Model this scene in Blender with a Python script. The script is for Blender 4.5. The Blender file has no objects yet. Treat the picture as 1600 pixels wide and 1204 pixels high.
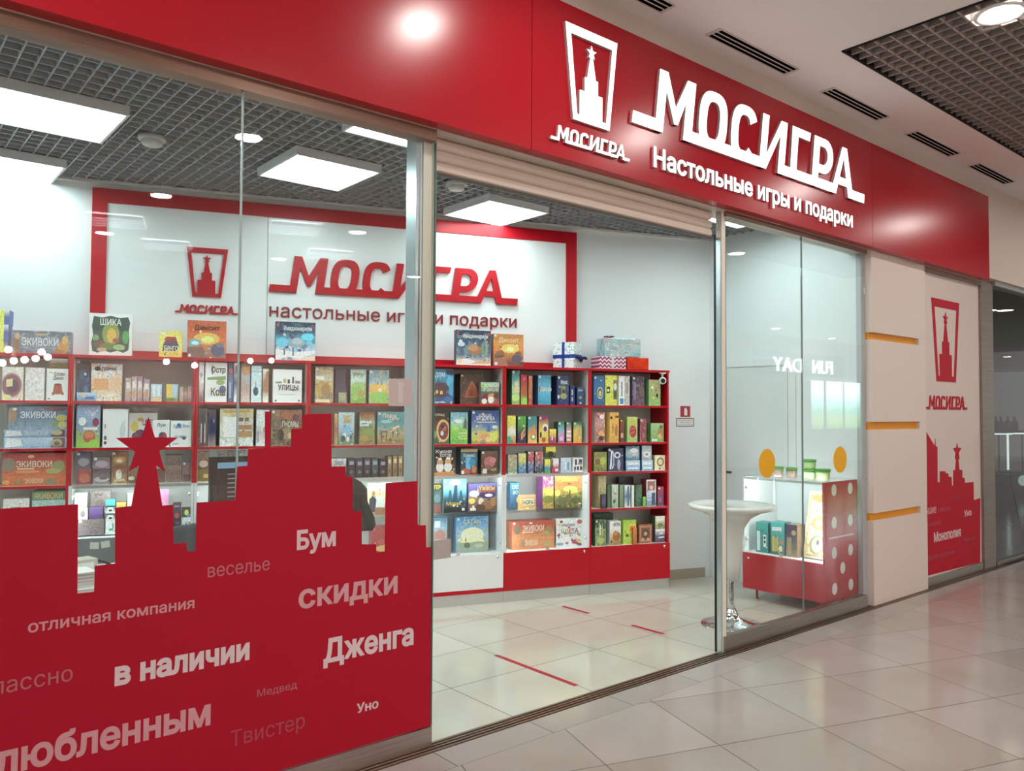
import bpy, bmesh, math, random
from mathutils import Vector, Matrix
from mathutils.geometry import tessellate_polygon

SC = bpy.context.scene
COL = SC.collection
random.seed(7)

# ------------------------------------------------------------------ camera, world, exposure
IMG_W, IMG_H, FOCAL = 1600, 1204, 1250.656
YAW, PITCH, ROLL = math.radians(50.055), math.radians(1.8436), math.radians(0.3071)
cam_data = bpy.data.cameras.new('camera')
cam_data.sensor_fit = 'HORIZONTAL'
cam_data.sensor_width = 36.0
cam_data.lens = 36.0 * FOCAL / IMG_W
cam_data.clip_start = 0.05
camera = bpy.data.objects.new('camera', cam_data)
COL.objects.link(camera)
_a = Vector((math.cos(YAW), math.sin(YAW), 0)); _r = Vector((math.sin(YAW), -math.cos(YAW), 0)); _u = Vector((0, 0, 1))
_f = _a * math.cos(PITCH) + _u * math.sin(PITCH)
_up = _u * math.cos(PITCH) - _a * math.sin(PITCH)
_r2 = _r * math.cos(ROLL) + _up * math.sin(ROLL)
_up2 = _up * math.cos(ROLL) - _r * math.sin(ROLL)
camera.matrix_world = Matrix(((_r2.x, _up2.x, -_f.x, 0.0), (_r2.y, _up2.y, -_f.y, -3.1195),
                              (_r2.z, _up2.z, -_f.z, 1.55), (0, 0, 0, 1)))
SC.camera = camera
world = bpy.data.worlds.new('mall_ambience')
SC.world = world
world.use_nodes = True
world.node_tree.nodes['Background'].inputs[0].default_value = (0.60, 0.57, 0.565, 1)
world.node_tree.nodes['Background'].inputs[1].default_value = 0.62
SC.view_settings.view_transform = 'Standard'
SC.view_settings.look = 'None'
SC.view_settings.exposure = 0.5
SC.view_settings.gamma = 1.0
SC.view_settings.use_curve_mapping = False
SC.cycles.transparent_max_bounces = 24
SC.cycles.max_bounces = 10
SC.cycles.glossy_bounces = 5
SC.cycles.sample_clamp_indirect = 6.0
PANEL_GLOW, DOWNLIGHT_GLOW, SIGN_GLOW, CASE_GLOW = 9.6, 110.0, 0.8, 32.0

# ------------------------------------------------------------------ helpers
TH = math.radians(-18.8554)                     # the shelving wall is turned by this against the shop front
ROTB = Matrix.Rotation(TH, 4, 'Z')
def B(s, c, z=0.0):                             # point given along / into the shelving wall
    return ROTB @ Vector((s, c, z))

def lin(h):
    h = h.lstrip('#')
    v = [int(h[i:i + 2], 16) / 255 for i in (0, 2, 4)]
    return tuple(x / 12.92 if x <= 0.04045 else ((x + 0.055) / 1.055) ** 2.4 for x in v) + (1.0,)

MATS = {}
def mat(name, color, rough=0.5, metal=0.0, spec=0.5, emit=0.0, ecol=None, coat=0.0):
    if name in MATS: return MATS[name]
    m = bpy.data.materials.new(name); m.use_nodes = True
    p = m.node_tree.nodes['Principled BSDF']
    c = lin(color) if isinstance(color, str) else tuple(color) + (1.0,)
    p.inputs['Base Color'].default_value = c
    p.inputs['Roughness'].default_value = rough
    p.inputs['Metallic'].default_value = metal
    p.inputs['Specular IOR Level'].default_value = spec
    p.inputs['Coat Weight'].default_value = coat
    if emit:
        p.inputs['Emission Color'].default_value = lin(ecol) if ecol else c
        p.inputs['Emission Strength'].default_value = emit
    MATS[name] = m
    return m

def noisy(name, c1, c2, scale, rough=0.5, metal=0.0, stretch=(1, 1, 1), rough2=None, spec=0.5, bump=0.0):
    """a surface whose colour wanders a little between two tones"""
    if name in MATS: return MATS[name]
    m = mat(name, c1, rough, metal, spec); nt = m.node_tree; p = nt.nodes['Principled BSDF']
    tc = nt.nodes.new('ShaderNodeTexCoord'); mp = nt.nodes.new('ShaderNodeMapping')
    mp.inputs['Scale'].default_value = stretch
    n = nt.nodes.new('ShaderNodeTexNoise'); n.inputs['Scale'].default_value = scale; n.inputs['Detail'].default_value = 4
    nt.links.new(tc.outputs['Object'], mp.inputs['Vector']); nt.links.new(mp.outputs['Vector'], n.inputs['Vector'])
    r = nt.nodes.new('ShaderNodeValToRGB')
    r.color_ramp.elements[0].position = 0.3; r.color_ramp.elements[1].position = 0.7
    r.color_ramp.elements[0].color = lin(c1); r.color_ramp.elements[1].color = lin(c2)
    nt.links.new(n.outputs['Fac'], r.inputs['Fac']); nt.links.new(r.outputs['Color'], p.inputs['Base Color'])
    if bump:
        b = nt.nodes.new('ShaderNodeBump'); b.inputs['Strength'].default_value = bump; b.inputs['Distance'].default_value = 0.02
        nt.links.new(n.outputs['Fac'], b.inputs['Height']); nt.links.new(b.outputs['Normal'], p.inputs['Normal'])
    return m

def tiles(name, c1, c2, size, grout, off=(0, 0), rot=0.0, rough=0.14, joint=0.004, sizey=None):
    """polished stone tiles laid on a square grid"""
    if name in MATS: return MATS[name]
    m = mat(name, c1, rough); nt = m.node_tree; p = nt.nodes['Principled BSDF']; L = nt.links.new
    tc = nt.nodes.new('ShaderNodeTexCoord'); mp = nt.nodes.new('ShaderNodeMapping'); mp.vector_type = 'TEXTURE'
    mp.inputs['Location'].default_value = (off[0], off[1], 0); mp.inputs['Rotation'].default_value = (0, 0, rot)
    mp.inputs['Scale'].default_value = (size, sizey or size, 1)
    L(tc.outputs['Object'], mp.inputs['Vector'])
    sep = nt.nodes.new('ShaderNodeSeparateXYZ'); L(mp.outputs['Vector'], sep.inputs[0])
    masks = []
    for i, sz in ((0, size), (1, sizey or size)):
        fr = nt.nodes.new('ShaderNodeMath'); fr.operation = 'FRACT'; L(sep.outputs[i], fr.inputs[0])
        pp = nt.nodes.new('ShaderNodeMath'); pp.operation = 'PINGPONG'; pp.inputs[1].default_value = 0.5; L(fr.outputs[0], pp.inputs[0])
        lt = nt.nodes.new('ShaderNodeMath'); lt.operation = 'LESS_THAN'; lt.inputs[1].default_value = joint / sz / 2; L(pp.outputs[0], lt.inputs[0])
        masks.append(lt)
    mx = nt.nodes.new('ShaderNodeMath'); mx.operation = 'MAXIMUM'; L(masks[0].outputs[0], mx.inputs[0]); L(masks[1].outputs[0], mx.inputs[1])
    fl = nt.nodes.new('ShaderNodeVectorMath'); fl.operation = 'FLOOR'; L(mp.outputs['Vector'], fl.inputs[0])
    wn = nt.nodes.new('ShaderNodeTexWhiteNoise'); L(fl.outputs['Vector'], wn.inputs['Vector'])
    nz = nt.nodes.new('ShaderNodeTexNoise'); nz.inputs['Scale'].default_value = 2.2; nz.inputs['Detail'].default_value = 6
    L(tc.outputs['Object'], nz.inputs['Vector'])
    ad = nt.nodes.new('ShaderNodeMath'); ad.operation = 'MULTIPLY_ADD'; ad.inputs[1].default_value = 0.45
    L(wn.outputs['Value'], ad.inputs[0]); L(nz.outputs['Fac'], ad.inputs[2])
    r = nt.nodes.new('ShaderNodeValToRGB'); r.color_ramp.elements[0].position = 0.35; r.color_ramp.elements[1].position = 1.0
    r.color_ramp.elements[0].color = lin(c1); r.color_ramp.elements[1].color = lin(c2); L(ad.outputs[0], r.inputs['Fac'])
    mix = nt.nodes.new('ShaderNodeMix'); mix.data_type = 'RGBA'
    L(mx.outputs[0], mix.inputs['Factor']); L(r.outputs['Color'], mix.inputs['A']); mix.inputs['B'].default_value = lin(grout)
    L(mix.outputs['Result'], p.inputs['Base Color'])
    rr = nt.nodes.new('ShaderNodeMath'); rr.operation = 'MULTIPLY_ADD'; rr.inputs[1].default_value = 0.5; rr.inputs[2].default_value = rough
    L(mx.outputs[0], rr.inputs[0]); L(rr.outputs[0], p.inputs['Roughness'])
    return m

def glass(name, tint, gain=1.0):
    """clear pane: lets light straight through and mirrors by Schlick's law on both faces"""
    m = bpy.data.materials.new(name); m.use_nodes = True; nt = m.node_tree; nt.nodes.clear(); L = nt.links.new
    out = nt.nodes.new('ShaderNodeOutputMaterial'); tr = nt.nodes.new('ShaderNodeBsdfTransparent'); gl = nt.nodes.new('ShaderNodeBsdfGlossy')
    tr.inputs['Color'].default_value = tint + (1,); gl.inputs['Roughness'].default_value = 0.0
    geo = nt.nodes.new('ShaderNodeNewGeometry'); dot = nt.nodes.new('ShaderNodeVectorMath'); dot.operation = 'DOT_PRODUCT'
    L(geo.outputs['Normal'], dot.inputs[0]); L(geo.outputs['Incoming'], dot.inputs[1])
    ab = nt.nodes.new('ShaderNodeMath'); ab.operation = 'ABSOLUTE'; L(dot.outputs['Value'], ab.inputs[0])
    su = nt.nodes.new('ShaderNodeMath'); su.operation = 'SUBTRACT'; su.inputs[0].default_value = 1.0; L(ab.outputs[0], su.inputs[1])
    pw = nt.nodes.new('ShaderNodeMath'); pw.operation = 'POWER'; pw.inputs[1].default_value = 5.0; L(su.outputs[0], pw.inputs[0])
    ma = nt.nodes.new('ShaderNodeMath'); ma.operation = 'MULTIPLY_ADD'; ma.inputs[1].default_value = 0.96 * gain; ma.inputs[2].default_value = 0.04 * gain
    L(pw.outputs[0], ma.inputs[0])
    mix = nt.nodes.new('ShaderNodeMixShader'); L(ma.outputs[0], mix.inputs[0]); L(tr.outputs[0], mix.inputs[1]); L(gl.outputs[0], mix.inputs[2])
    L(mix.outputs[0], out.inputs[0])
    return m

def box(bm, x0, x1, y0, y1, z0, z1, mi=0):
    v = [bm.verts.new(p) for p in ((x0, y0, z0), (x1, y0, z0), (x1, y1, z0), (x0, y1, z0), (x0, y0, z1), (x1, y0, z1), (x1, y1, z1), (x0, y1, z1))]
    fs = []
    for q in ((0, 3, 2, 1), (4, 5, 6, 7), (0, 1, 5, 4), (1, 2, 6, 5), (2, 3, 7, 6), (3, 0, 4, 7)):
        f = bm.faces.new([v[i] for i in q]); f.material_index = mi; fs.append(f)
    return fs

def solid(bm, loops, y0, y1, mi=0, smi=None):
    """outline with holes in x,z (first loop outer), given thickness from y0 (front) to y1"""
    flat = [(x, z) for lp in loops for x, z in lp]
    tris = tessellate_polygon([[Vector((x, z, 0)) for x, z in lp] for lp in loops])
    a = [bm.verts.new((x, y0, z)) for x, z in flat]
    b = [bm.verts.new((x, y1, z)) for x, z in flat] if y1 != y0 else None
    for i, j, k in tris:
        (x1, z1), (x2, z2), (x3, z3) = flat[i], flat[j], flat[k]
        ar = (x2 - x1) * (z3 - z1) - (x3 - x1) * (z2 - z1)
        if abs(ar) < 1e-14: continue
        q = (i, j, k) if ar > 0 else (k, j, i)
        try:
            bm.faces.new([a[t] for t in q]).material_index = mi
            if b: bm.faces.new([b[t] for t in q[::-1]]).material_index = mi
        except ValueError: pass
    if not b: return
    o = 0
    for lp in loops:
        n = len(lp); ccw = sum(lp[i][0] * lp[(i + 1) % n][1] - lp[(i + 1) % n][0] * lp[i][1] for i in range(n)) > 0
        if lp is not loops[0]: ccw = not ccw
        for i in range(n):
            i0, i1 = o + i, o + (i + 1) % n
            q = (a[i1], a[i0], b[i0], b[i1]) if ccw else (a[i0], a[i1], b[i1], b[i0])
            try: bm.faces.new(q).material_index = mi if smi is None else smi
            except ValueError: pass
        o += n

def prism(bm, pts, y0, y1, mi=0, smi=None):
    solid(bm, [list(pts)], y0, y1, mi, smi)

def ring(bm, outer, inner, y0, y1, mi=0, smi=None):
    n = len(outer)
    ao = [bm.verts.new((x, y0, z)) for x, z in outer]; ai = [bm.verts.new((x, y0, z)) for x, z in inner]
    bo = [bm.verts.new((x, y1, z)) for x, z in outer]; bi = [bm.verts.new((x, y1, z)) for x, z in inner]
    for i in range(n):
        j = (i + 1) % n
        for q in ((ao[i], ao[j], ai[j], ai[i]), (bo[j], bo[i], bi[i], bi[j]), (ao[j], ao[i], bo[i], bo[j]), (ai[i], ai[j], bi[j], bi[i])):
            bm.faces.new(q).material_index = mi if smi is None or q[0] in (ao[i], bo[j]) and q[2] in (ai[j], bi[i]) else smi

def lathe(bm, prof, cx=0, cy=0, seg=32, mi=0, smooth=True):
    """profile of (radius, z) turned about the vertical through cx, cy"""
    rings = []
    for r, z in prof:
        if r < 1e-5: rings.append([bm.verts.new((cx, cy, z))])
        else: rings.append([bm.verts.new((cx + r * math.cos(2 * math.pi * k / seg), cy + r * math.sin(2 * math.pi * k / seg), z)) for k in range(seg)])
    for a, b in zip(rings, rings[1:]):
        for k in range(seg):
            k2 = (k + 1) % seg
            q = [a[k % len(a)], a[k2 % len(a)], b[k2 % len(b)], b[k % len(b)]]
            q = [v for i, v in enumerate(q) if v not in q[:i]]
            if len(q) > 2:
                f = bm.faces.new(q); f.material_index = mi; f.smooth = smooth

def tube(bm, pts, r, seg=8, mi=0):
    pts = [Vector(p) for p in pts]; rings = []
    for i, p in enumerate(pts):
        d = (pts[min(i + 1, len(pts) - 1)] - pts[max(i - 1, 0)]).normalized()
        s = d.cross(Vector((0, 0, 1)) if abs(d.z) < 0.9 else Vector((1, 0, 0))).normalized(); t = d.cross(s)
        rings.append([bm.verts.new(p + r * (math.cos(2 * math.pi * k / seg) * s + math.sin(2 * math.pi * k / seg) * t)) for k in range(seg)])
    for a, b in zip(rings, rings[1:]):
        for k in range(seg):
            f = bm.faces.new((a[k], a[(k + 1) % seg], b[(k + 1) % seg], b[k])); f.smooth = True; f.material_index = mi
    bm.faces.new(rings[0][::-1]).material_index = mi; bm.faces.new(rings[-1]).material_index = mi

def disc_pts(cx, cz, rx, rz, n=24):
    return [(cx + rx * math.cos(2 * math.pi * k / n), cz + rz * math.sin(2 * math.pi * k / n)) for k in range(n)]

def obj(name, bm, mats, parent=None, loc=(0, 0, 0), rz=0.0, bevel=0.0):
    bmesh.ops.recalc_face_normals(bm, faces=bm.faces[:])
    if bevel:
        bmesh.ops.remove_doubles(bm, verts=bm.verts[:], dist=1e-6)
        bmesh.ops.bevel(bm, geom=[e for e in bm.edges if e.calc_face_angle(0) > 0.6], offset=bevel, segments=2, affect='EDGES', profile=0.6)
    me = bpy.data.meshes.new(name); bm.to_mesh(me); bm.free()
    for m in (mats if isinstance(mats, (list, tuple)) else [mats]): me.materials.append(m)
    o = bpy.data.objects.new(name, me); COL.objects.link(o)
    o.location = loc; o.rotation_euler = (0, 0, rz)
    if parent: o.parent = parent
    return o

def tag(o, label, cat, group=None):
    o['label'] = label; o['category'] = cat
    if group: o['group'] = group
    return o

def thing(name, label, cat, loc=(0, 0, 0), rz=0.0, group=None):
    o = bpy.data.objects.new(name, None); COL.objects.link(o)
    o.location = loc; o.rotation_euler = (0, 0, rz); o.empty_display_size = 0.1
    return tag(o, label, cat, group)

def struct(name, bm, m, loc=(0, 0, 0), rz=0.0, parent=None):
    o = obj(name, bm, m, parent, loc, rz)
    if parent is None: o['kind'] = 'structure'
    return o

def dup(root, loc, rz, label, group=None):
    r = root.copy(); COL.objects.link(r); r.location = loc; r.rotation_euler = (0, 0, rz); r['label'] = label
    if group: r['group'] = group
    for ch in list(root.children):
        c = ch.copy(); COL.objects.link(c); c.parent = r
        for g in ch.children:
            d = g.copy(); COL.objects.link(d); d.parent = c
    return r

NB = lambda: bmesh.new()

TEXT_CACHE = {}
def fatten(lp, b):
    n = len(lp); out = []
    for i in range(n):
        (x0, y0), (x1, y1), (x2, y2) = lp[i - 1], lp[i], lp[(i + 1) % n]
        l1 = math.hypot(x1 - x0, y1 - y0); l2 = math.hypot(x2 - x1, y2 - y1)
        n1 = ((y1 - y0) / l1, (x0 - x1) / l1); n2 = ((y2 - y1) / l2, (x1 - x2) / l2)
        mx_, my_ = n1[0] + n2[0], n1[1] + n2[1]; d = mx_ * mx_ + my_ * my_
        k = min(2 / d, 1.6) if d > 1e-6 else 0
        out.append((x1 + b * mx_ * k, y1 + b * my_ * k))
    return out

def text_outlines(txt, bold=0.0):
    """glyph outlines of a line of writing, gathered letter by letter"""
    key = (txt, bold)
    if key in TEXT_CACHE: return TEXT_CACHE[key]
    c = bpy.data.curves.new('lettering', 'FONT'); c.body = txt; c.size = 1.0; c.fill_mode = 'NONE'; c.resolution_u = 3
    t = bpy.data.objects.new('lettering', c); COL.objects.link(t)
    dg = bpy.context.evaluated_depsgraph_get(); dg.update()
    me = bpy.data.meshes.new_from_object(t.evaluated_get(dg))
    bpy.data.objects.remove(t); bpy.data.curves.remove(c)
    nxt = {}
    for e in me.edges:
        i, j = e.vertices; nxt.setdefault(i, []).append(j); nxt.setdefault(j, []).append(i)
    seen, loops = set(), []
    for v0 in range(len(me.vertices)):
        if v0 in seen or v0 not in nxt: continue
        lp, cur, prev = [], v0, None
        while cur not in seen:
            seen.add(cur); lp.append(cur); n = [q for q in nxt[cur] if q != prev and q not in seen]
            if not n: break
            prev, cur = cur, (min(n, key=lambda q: abs(q - cur)) if prev is None else n[0])
        if len(lp) > 2:
            pts = [(me.vertices[q].co.x, me.vertices[q].co.y) for q in lp]
            q = [p for i, p in enumerate(pts) if abs(p[0] - pts[i - 1][0]) + abs(p[1] - pts[i - 1][1]) > 1e-5]
            if len(q) > 2: loops.append(q)
    bpy.data.meshes.remove(me)
    area = lambda lp: sum(lp[i][0] * lp[(i + 1) % len(lp)][1] - lp[(i + 1) % len(lp)][0] * lp[i][1] for i in range(len(lp))) / 2
    spans = []                                      # each run of overlapping outlines is one letter
    for lp in sorted(loops, key=lambda q: min(p[0] for p in q)):
        lo, hi = min(p[0] for p in lp), max(p[0] for p in lp)
        if spans and lo < spans[-1][0] + .004: spans[-1][1].append(lp); spans[-1][0] = max(spans[-1][0], hi)
        else: spans.append([hi, [lp]])
    glyphs = []
    for _, g in spans:
        sg = math.copysign(1, area(max(g, key=lambda q: abs(area(q)))))
        glyphs.append([fatten(q, bold * sg) for q in g] if bold else g)
    loops = [q for g in glyphs for q in g]
    xs = [p[0] for lp in loops for p in lp]; zs = [p[1] for lp in loops for p in lp]
    TEXT_CACHE[key] = (glyphs, min(xs), max(xs), min(zs), max(zs))
    return TEXT_CACHE[key]

def fill_spans(loops):
    """strips that cover every point the outlines wind about, overlaps counted once"""
    edges = []
    for lp in loops:
        for i in range(len(lp)):
            (x1, y1), (x2, y2) = lp[i - 1], lp[i]
            if abs(y1 - y2) > 1e-7: edges.append((x1, y1, x2, y2, 1) if y1 < y2 else (x2, y2, x1, y1, -1))
    ys = {round(v, 6) for e in edges for v in (e[1], e[3])}
    for i, e in enumerate(edges):
        for f in edges[:i]:
            if e[1] >= f[3] or f[1] >= e[3]: continue
            ka = (e[2] - e[0]) / (e[3] - e[1]); kb = (f[2] - f[0]) / (f[3] - f[1])
            if abs(ka - kb) > 1e-9:
                y = ((f[0] - kb * f[1]) - (e[0] - ka * e[1])) / (ka - kb)
                if max(e[1], f[1]) < y < min(e[3], f[3]): ys.add(round(y, 6))
    ys = sorted(ys); out = []
    for y0, y1 in zip(ys, ys[1:]):
        if y1 - y0 < 2e-6: continue
        ym = (y0 + y1) / 2; row = []
        for x1, ya, x2, yb, w in edges:
            if ya < ym < yb:
                k = (x2 - x1) / (yb - ya); row.append((x1 + k * (ym - ya), x1 + k * (y0 - ya), x1 + k * (y1 - ya), w))
        row.sort(); wind = 0
        for q in row:
            if wind == 0: start = q
            wind += q[3]
            if wind == 0: out.append((start[1], q[1], q[2], start[2], y0, y1))
    return out

CAP, XH = 0.727, 0.546
def lettering(name, txt, m, parent, x0, x1, z0, h, kind='c', y=0.0, bold=0.0, depth=0.0, fit=None, side=None):
    """upright writing whose baseline runs from x0 to x1 at height z0; h is its cap height ('c') or x-height ('x')"""
    glyphs, a, b, lo, hi = text_outlines(txt, bold)
    sx = (x1 - x0) / (b - a); sz = h / (CAP if kind == 'c' else XH)
    if fit: sz = h / (hi - lo); z0 = z0 - lo * sz
    V, Fc, Mi = [], [], []
    PX_ = lambda p: (p - a) * sx + x0
    for k, g in enumerate(glyphs):
        yf = y - depth - .00008 * (k % 2)
        for xa, xb, xc, xd, ya, yb in fill_spans(g):
            n = len(V)
            V += [(PX_(xa), yf, z0 + ya * sz), (PX_(xb), yf, z0 + ya * sz), (PX_(xc), yf, z0 + yb * sz), (PX_(xd), yf, z0 + yb * sz)]
            Fc.append((n, n + 1, n + 2, n + 3)); Mi.append(0)
        if depth:
            for lp in g:
                for i in range(len(lp)):
                    (xa, ya), (xb, yb) = lp[i - 1], lp[i]; n = len(V)
                    V += [(PX_(xa), y - depth, z0 + ya * sz), (PX_(xb), y - depth, z0 + yb * sz), (PX_(xb), y + depth, z0 + yb * sz), (PX_(xa), y + depth, z0 + ya * sz)]
                    Fc.append((n, n + 1, n + 2, n + 3)); Mi.append(1 if side else 0)
    me = bpy.data.meshes.new(name); me.from_pydata(V, [], Fc); me.materials.append(m)
    if side: me.materials.append(side)
    me.polygons.foreach_set('material_index', Mi); me.update()
    o = bpy.data.objects.new(name, me); COL.objects.link(o)
    if parent: o.parent = parent
    return o

# house lettering with its running underline, in units of its own height
def logo_word(bm, x0, z0, k, y0, y1, smi=None):
    lay = [y0]                                      # strokes sit a hair in front of one another
    def nxt():
        lay[0] -= .0002; return lay[0]
    T = lambda pts: [(x0 + u * k, z0 + v * k) for u, v in pts]
    P = lambda *pts: prism(bm, T(pts), nxt(), y1, 0, smi)
    P((0, 0), (.72, 0), (.74, .19), (.03, .19)); P((.53, 0), (.72, 0), (.865, 1), (.66, 1))
    P((.70, 1), (.865, 1), (1.045, .48), (1.09, .2), (1.0, .2)); P((1.0, .2), (1.09, .2), (1.51, 1), (1.355, 1), (1.045, .48))
    P((1.22, 0), (1.43, 0), (1.573, 1), (1.355, 1)); P((1.22, 0), (3.56, 0), (3.6, .19), (1.25, .19))
    def sup(cx, rx, cz, rz, a0=0.0, a1=360.0, n=40):
        out = []
        for i in range(n + 1):
            t = math.radians(a0 + (a1 - a0) * i / n); c, s = math.cos(t), math.sin(t)
            px = math.copysign(abs(c) ** 0.72, c); pz = math.copysign(abs(s) ** 0.72, s)
            v = cz + rz * pz; out.append((cx + rx * px + .13 * (v - .5), v))
        return out
    o, i = sup(2.03, .385, .5, .5), sup(2.03, .175, .5, .325)
    ring(bm, T(o[:-1]), T(i[:-1]), nxt(), y1, 0, smi)
    o, i = sup(2.92, .385, .5, .5, 28, 322), sup(2.92, .175, .5, .325, 28, 322)
    pts = o + i[::-1]
    prism(bm, T(pts), nxt(), y1, 0, smi)
    P((3.36, 0), (3.56, 0), (3.71, 1), (3.507, 1)); P((3.40, 0), (3.576, 0), (4.26, 1), (4.10, 1)); P((3.95, 0), (4.16, 0), (4.31, 1), (4.104, 1))
    P((3.95, 0), (6.04, 0), (6.06, .19), (3.98, .19))
    P((4.36, 0), (4.57, 0), (4.70, 1), (4.477, 1)); P((4.46, .83), (5.08, .83), (5.122, 1), (4.477, 1))
    P((5.12, 0), (5.34, 0), (5.48, 1), (5.26, 1))
    o = [(5.30, 1)] + [(5.62 + .33 * math.cos(t) + .06 * math.sin(t), .65 + .35 * math.sin(t)) for t in [math.radians(90 - 18 * q) for q in range(11)]] + [(5.22, .30)]
    i = [(5.30, .83)] + [(5.57 + .17 * math.cos(t) + .03 * math.sin(t), .65 + .18 * math.sin(t)) for t in [math.radians(90 - 18 * q) for q in range(11)]] + [(5.24, .47)]
    prism(bm, T(o + i[::-1]), nxt(), y1, 0, smi)
    P((5.85, 0), (6.05, 0), (6.47, 1), (6.32, 1)); P((6.54, 0), (6.75, 0), (6.51, 1), (6.32, 1)); P((6.08, .21), (6.68, .21), (6.64, .37), (6.14, .37))
    P((6.54, 0), (7.2, 0), (7.22, .19), (6.6, .19))

def star_pts(cx, cz, r, r2=0.4):
    return [(cx + (r if i % 2 == 0 else r * r2) * math.sin(math.pi * i / 5), cz + (r if i % 2 == 0 else r * r2) * math.cos(math.pi * i / 5)) for i in range(10)]

def emblem(bm, x0, z0, w, h, y0, y1, smi=None):
    """glass-shaped frame around a stepped tower with a star"""
    T = lambda pts: [(x0 + u * w, z0 + v * h) for u, v in pts]
    ring(bm, T([(0.0, 1.0), (1.0, 1.0), (.845, 0), (.148, 0)]), T([(.105, .9), (.895, .9), (.775, .07), (.222, .07)]), y0, y1, 0, smi)
    prism(bm, T([(.265, .03), (.70, .03), (.70, .335), (.615, .335), (.615, .49), (.572, .49), (.505, .76), (.475, .76), (.405, .49), (.36, .49), (.36, .335), (.265, .335)]), y0 - .0003, y1, 0, smi)
    k = .1
    prism(bm, [(x0 + w * (.49 + k * a), z0 + h * .775 + w * k * b) for a, b in star_pts(0, 0, 1.0)], y0 - .0006, y1, 0, smi)

# ------------------------------------------------------------------ measured outlines, words and boxed games (metres)
DEC = [(-0.62, 1.22), (0.409, 1.22), (0.64, 1.219), (0.644, 0.91), (0.697, 0.909), (0.697, 0.999), (0.763, 1.0), (0.759, 1.198), (0.813, 1.2), (0.836, 1.345), (0.802, 1.326), (0.822, 1.395), (0.757, 1.447), (0.843, 1.448), (0.866, 1.523), (0.889, 1.447), (0.972, 1.445), (0.906, 1.395), (0.927, 1.32), (0.896, 1.343), (0.92, 1.194), (0.959, 1.195), (0.963, 1.05), (1.009, 1.049), (1.013, 1.016), (1.043, 1.014), (1.045, 1.197), (1.193, 1.196), (1.2, 1.327), (1.24, 1.329), (1.241, 1.394), (1.311, 1.396), (1.309, 1.544), (1.331, 1.544), (1.333, 1.398), (1.422, 1.4), (1.422, 1.472), (1.469, 1.475), (1.469, 1.533), (1.603, 1.536), (1.606, 1.31), (1.673, 1.309), (1.673, 1.268), (1.707, 1.262), (1.709, 1.115), (1.752, 1.11), (1.756, 0.967), (1.827, 0.959), (1.829, 0.924), (1.872, 0.922), (1.873, 1.226), (2.042, 1.227), (2.044, 1.023), (2.089, 1.021), (2.092, 0.918), (2.12, 0.917), (2.124, 0.097), (-0.62, 0.095)]
SKY2 = [(7.402, 0.108), (7.402, 1.431), (7.635, 1.254), (7.645, 1.325), (7.654, 1.252), (7.69, 1.246), (7.686, 0.925), (7.736, 0.922), (7.739, 1.021), (7.861, 1.016), (7.864, 0.998), (7.921, 0.995), (7.927, 0.961), (7.992, 0.958), (8.001, 0.875), (8.033, 0.873), (8.038, 1.018), (8.081, 1.018), (8.107, 1.12), (8.077, 1.121), (8.094, 1.181), (8.036, 1.224), (8.11, 1.229), (8.129, 1.271), (8.154, 1.228), (8.232, 1.221), (8.168, 1.179), (8.181, 1.117), (8.156, 1.118), (8.175, 1.018), (8.245, 1.011), (8.243, 0.938), (8.296, 0.935), (8.302, 0.886), (8.512, 0.883), (8.514, 0.706), (8.674, 0.715), (8.652, 0.087)]
WORDS = [('Бум', 1.453, 1.63, 0.977, 0.074, 'c'), ('веселье', 1.091, 1.338, 0.908, 0.039, 'x'), ('скидки', 1.464, 1.939, 0.734, 0.071, 'x'), ('отличная компания', 0.497, 1.043, 0.801, 0.029, 'x'), ('Дженга', 1.579, 2.027, 0.49, 0.093, 'c'), ('в наличии', 0.769, 1.26, 0.57, 0.059, 'x'), ('классно', 0.364, 0.635, 0.615, 0.041, 'x'), ('влюбленным', 0.35, 1.111, 0.352, 0.071, 'x'), ('Твистер', 1.19, 1.499, 0.242, 0.062, 'c'), ('Медвед', 1.294, 1.462, 0.411, 0.029, 'c'), ('Уно', 1.739, 1.847, 0.244, 0.038, 'c')]
WORDS2 = [('учшие', 7.39, 7.646, 0.651, 0.056, 'x'), ('классно', 7.687, 7.961, 0.651, 0.035, 'x'), ('Уно', 8.271, 8.446, 0.567, 0.058, 'c'), ('Монополия', 7.59, 8.186, 0.391, 0.084, 'c'), ('Весело', 8.277, 8.532, 0.326, 0.036, 'c'), ('компания', 7.393, 7.738, 0.541, 0.028, 'x'), ('отличное настроение', 7.415, 8.034, 0.237, 0.037, 'x'), ('подарки', 8.015, 8.267, 0.746, 0.024, 'x')]
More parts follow.
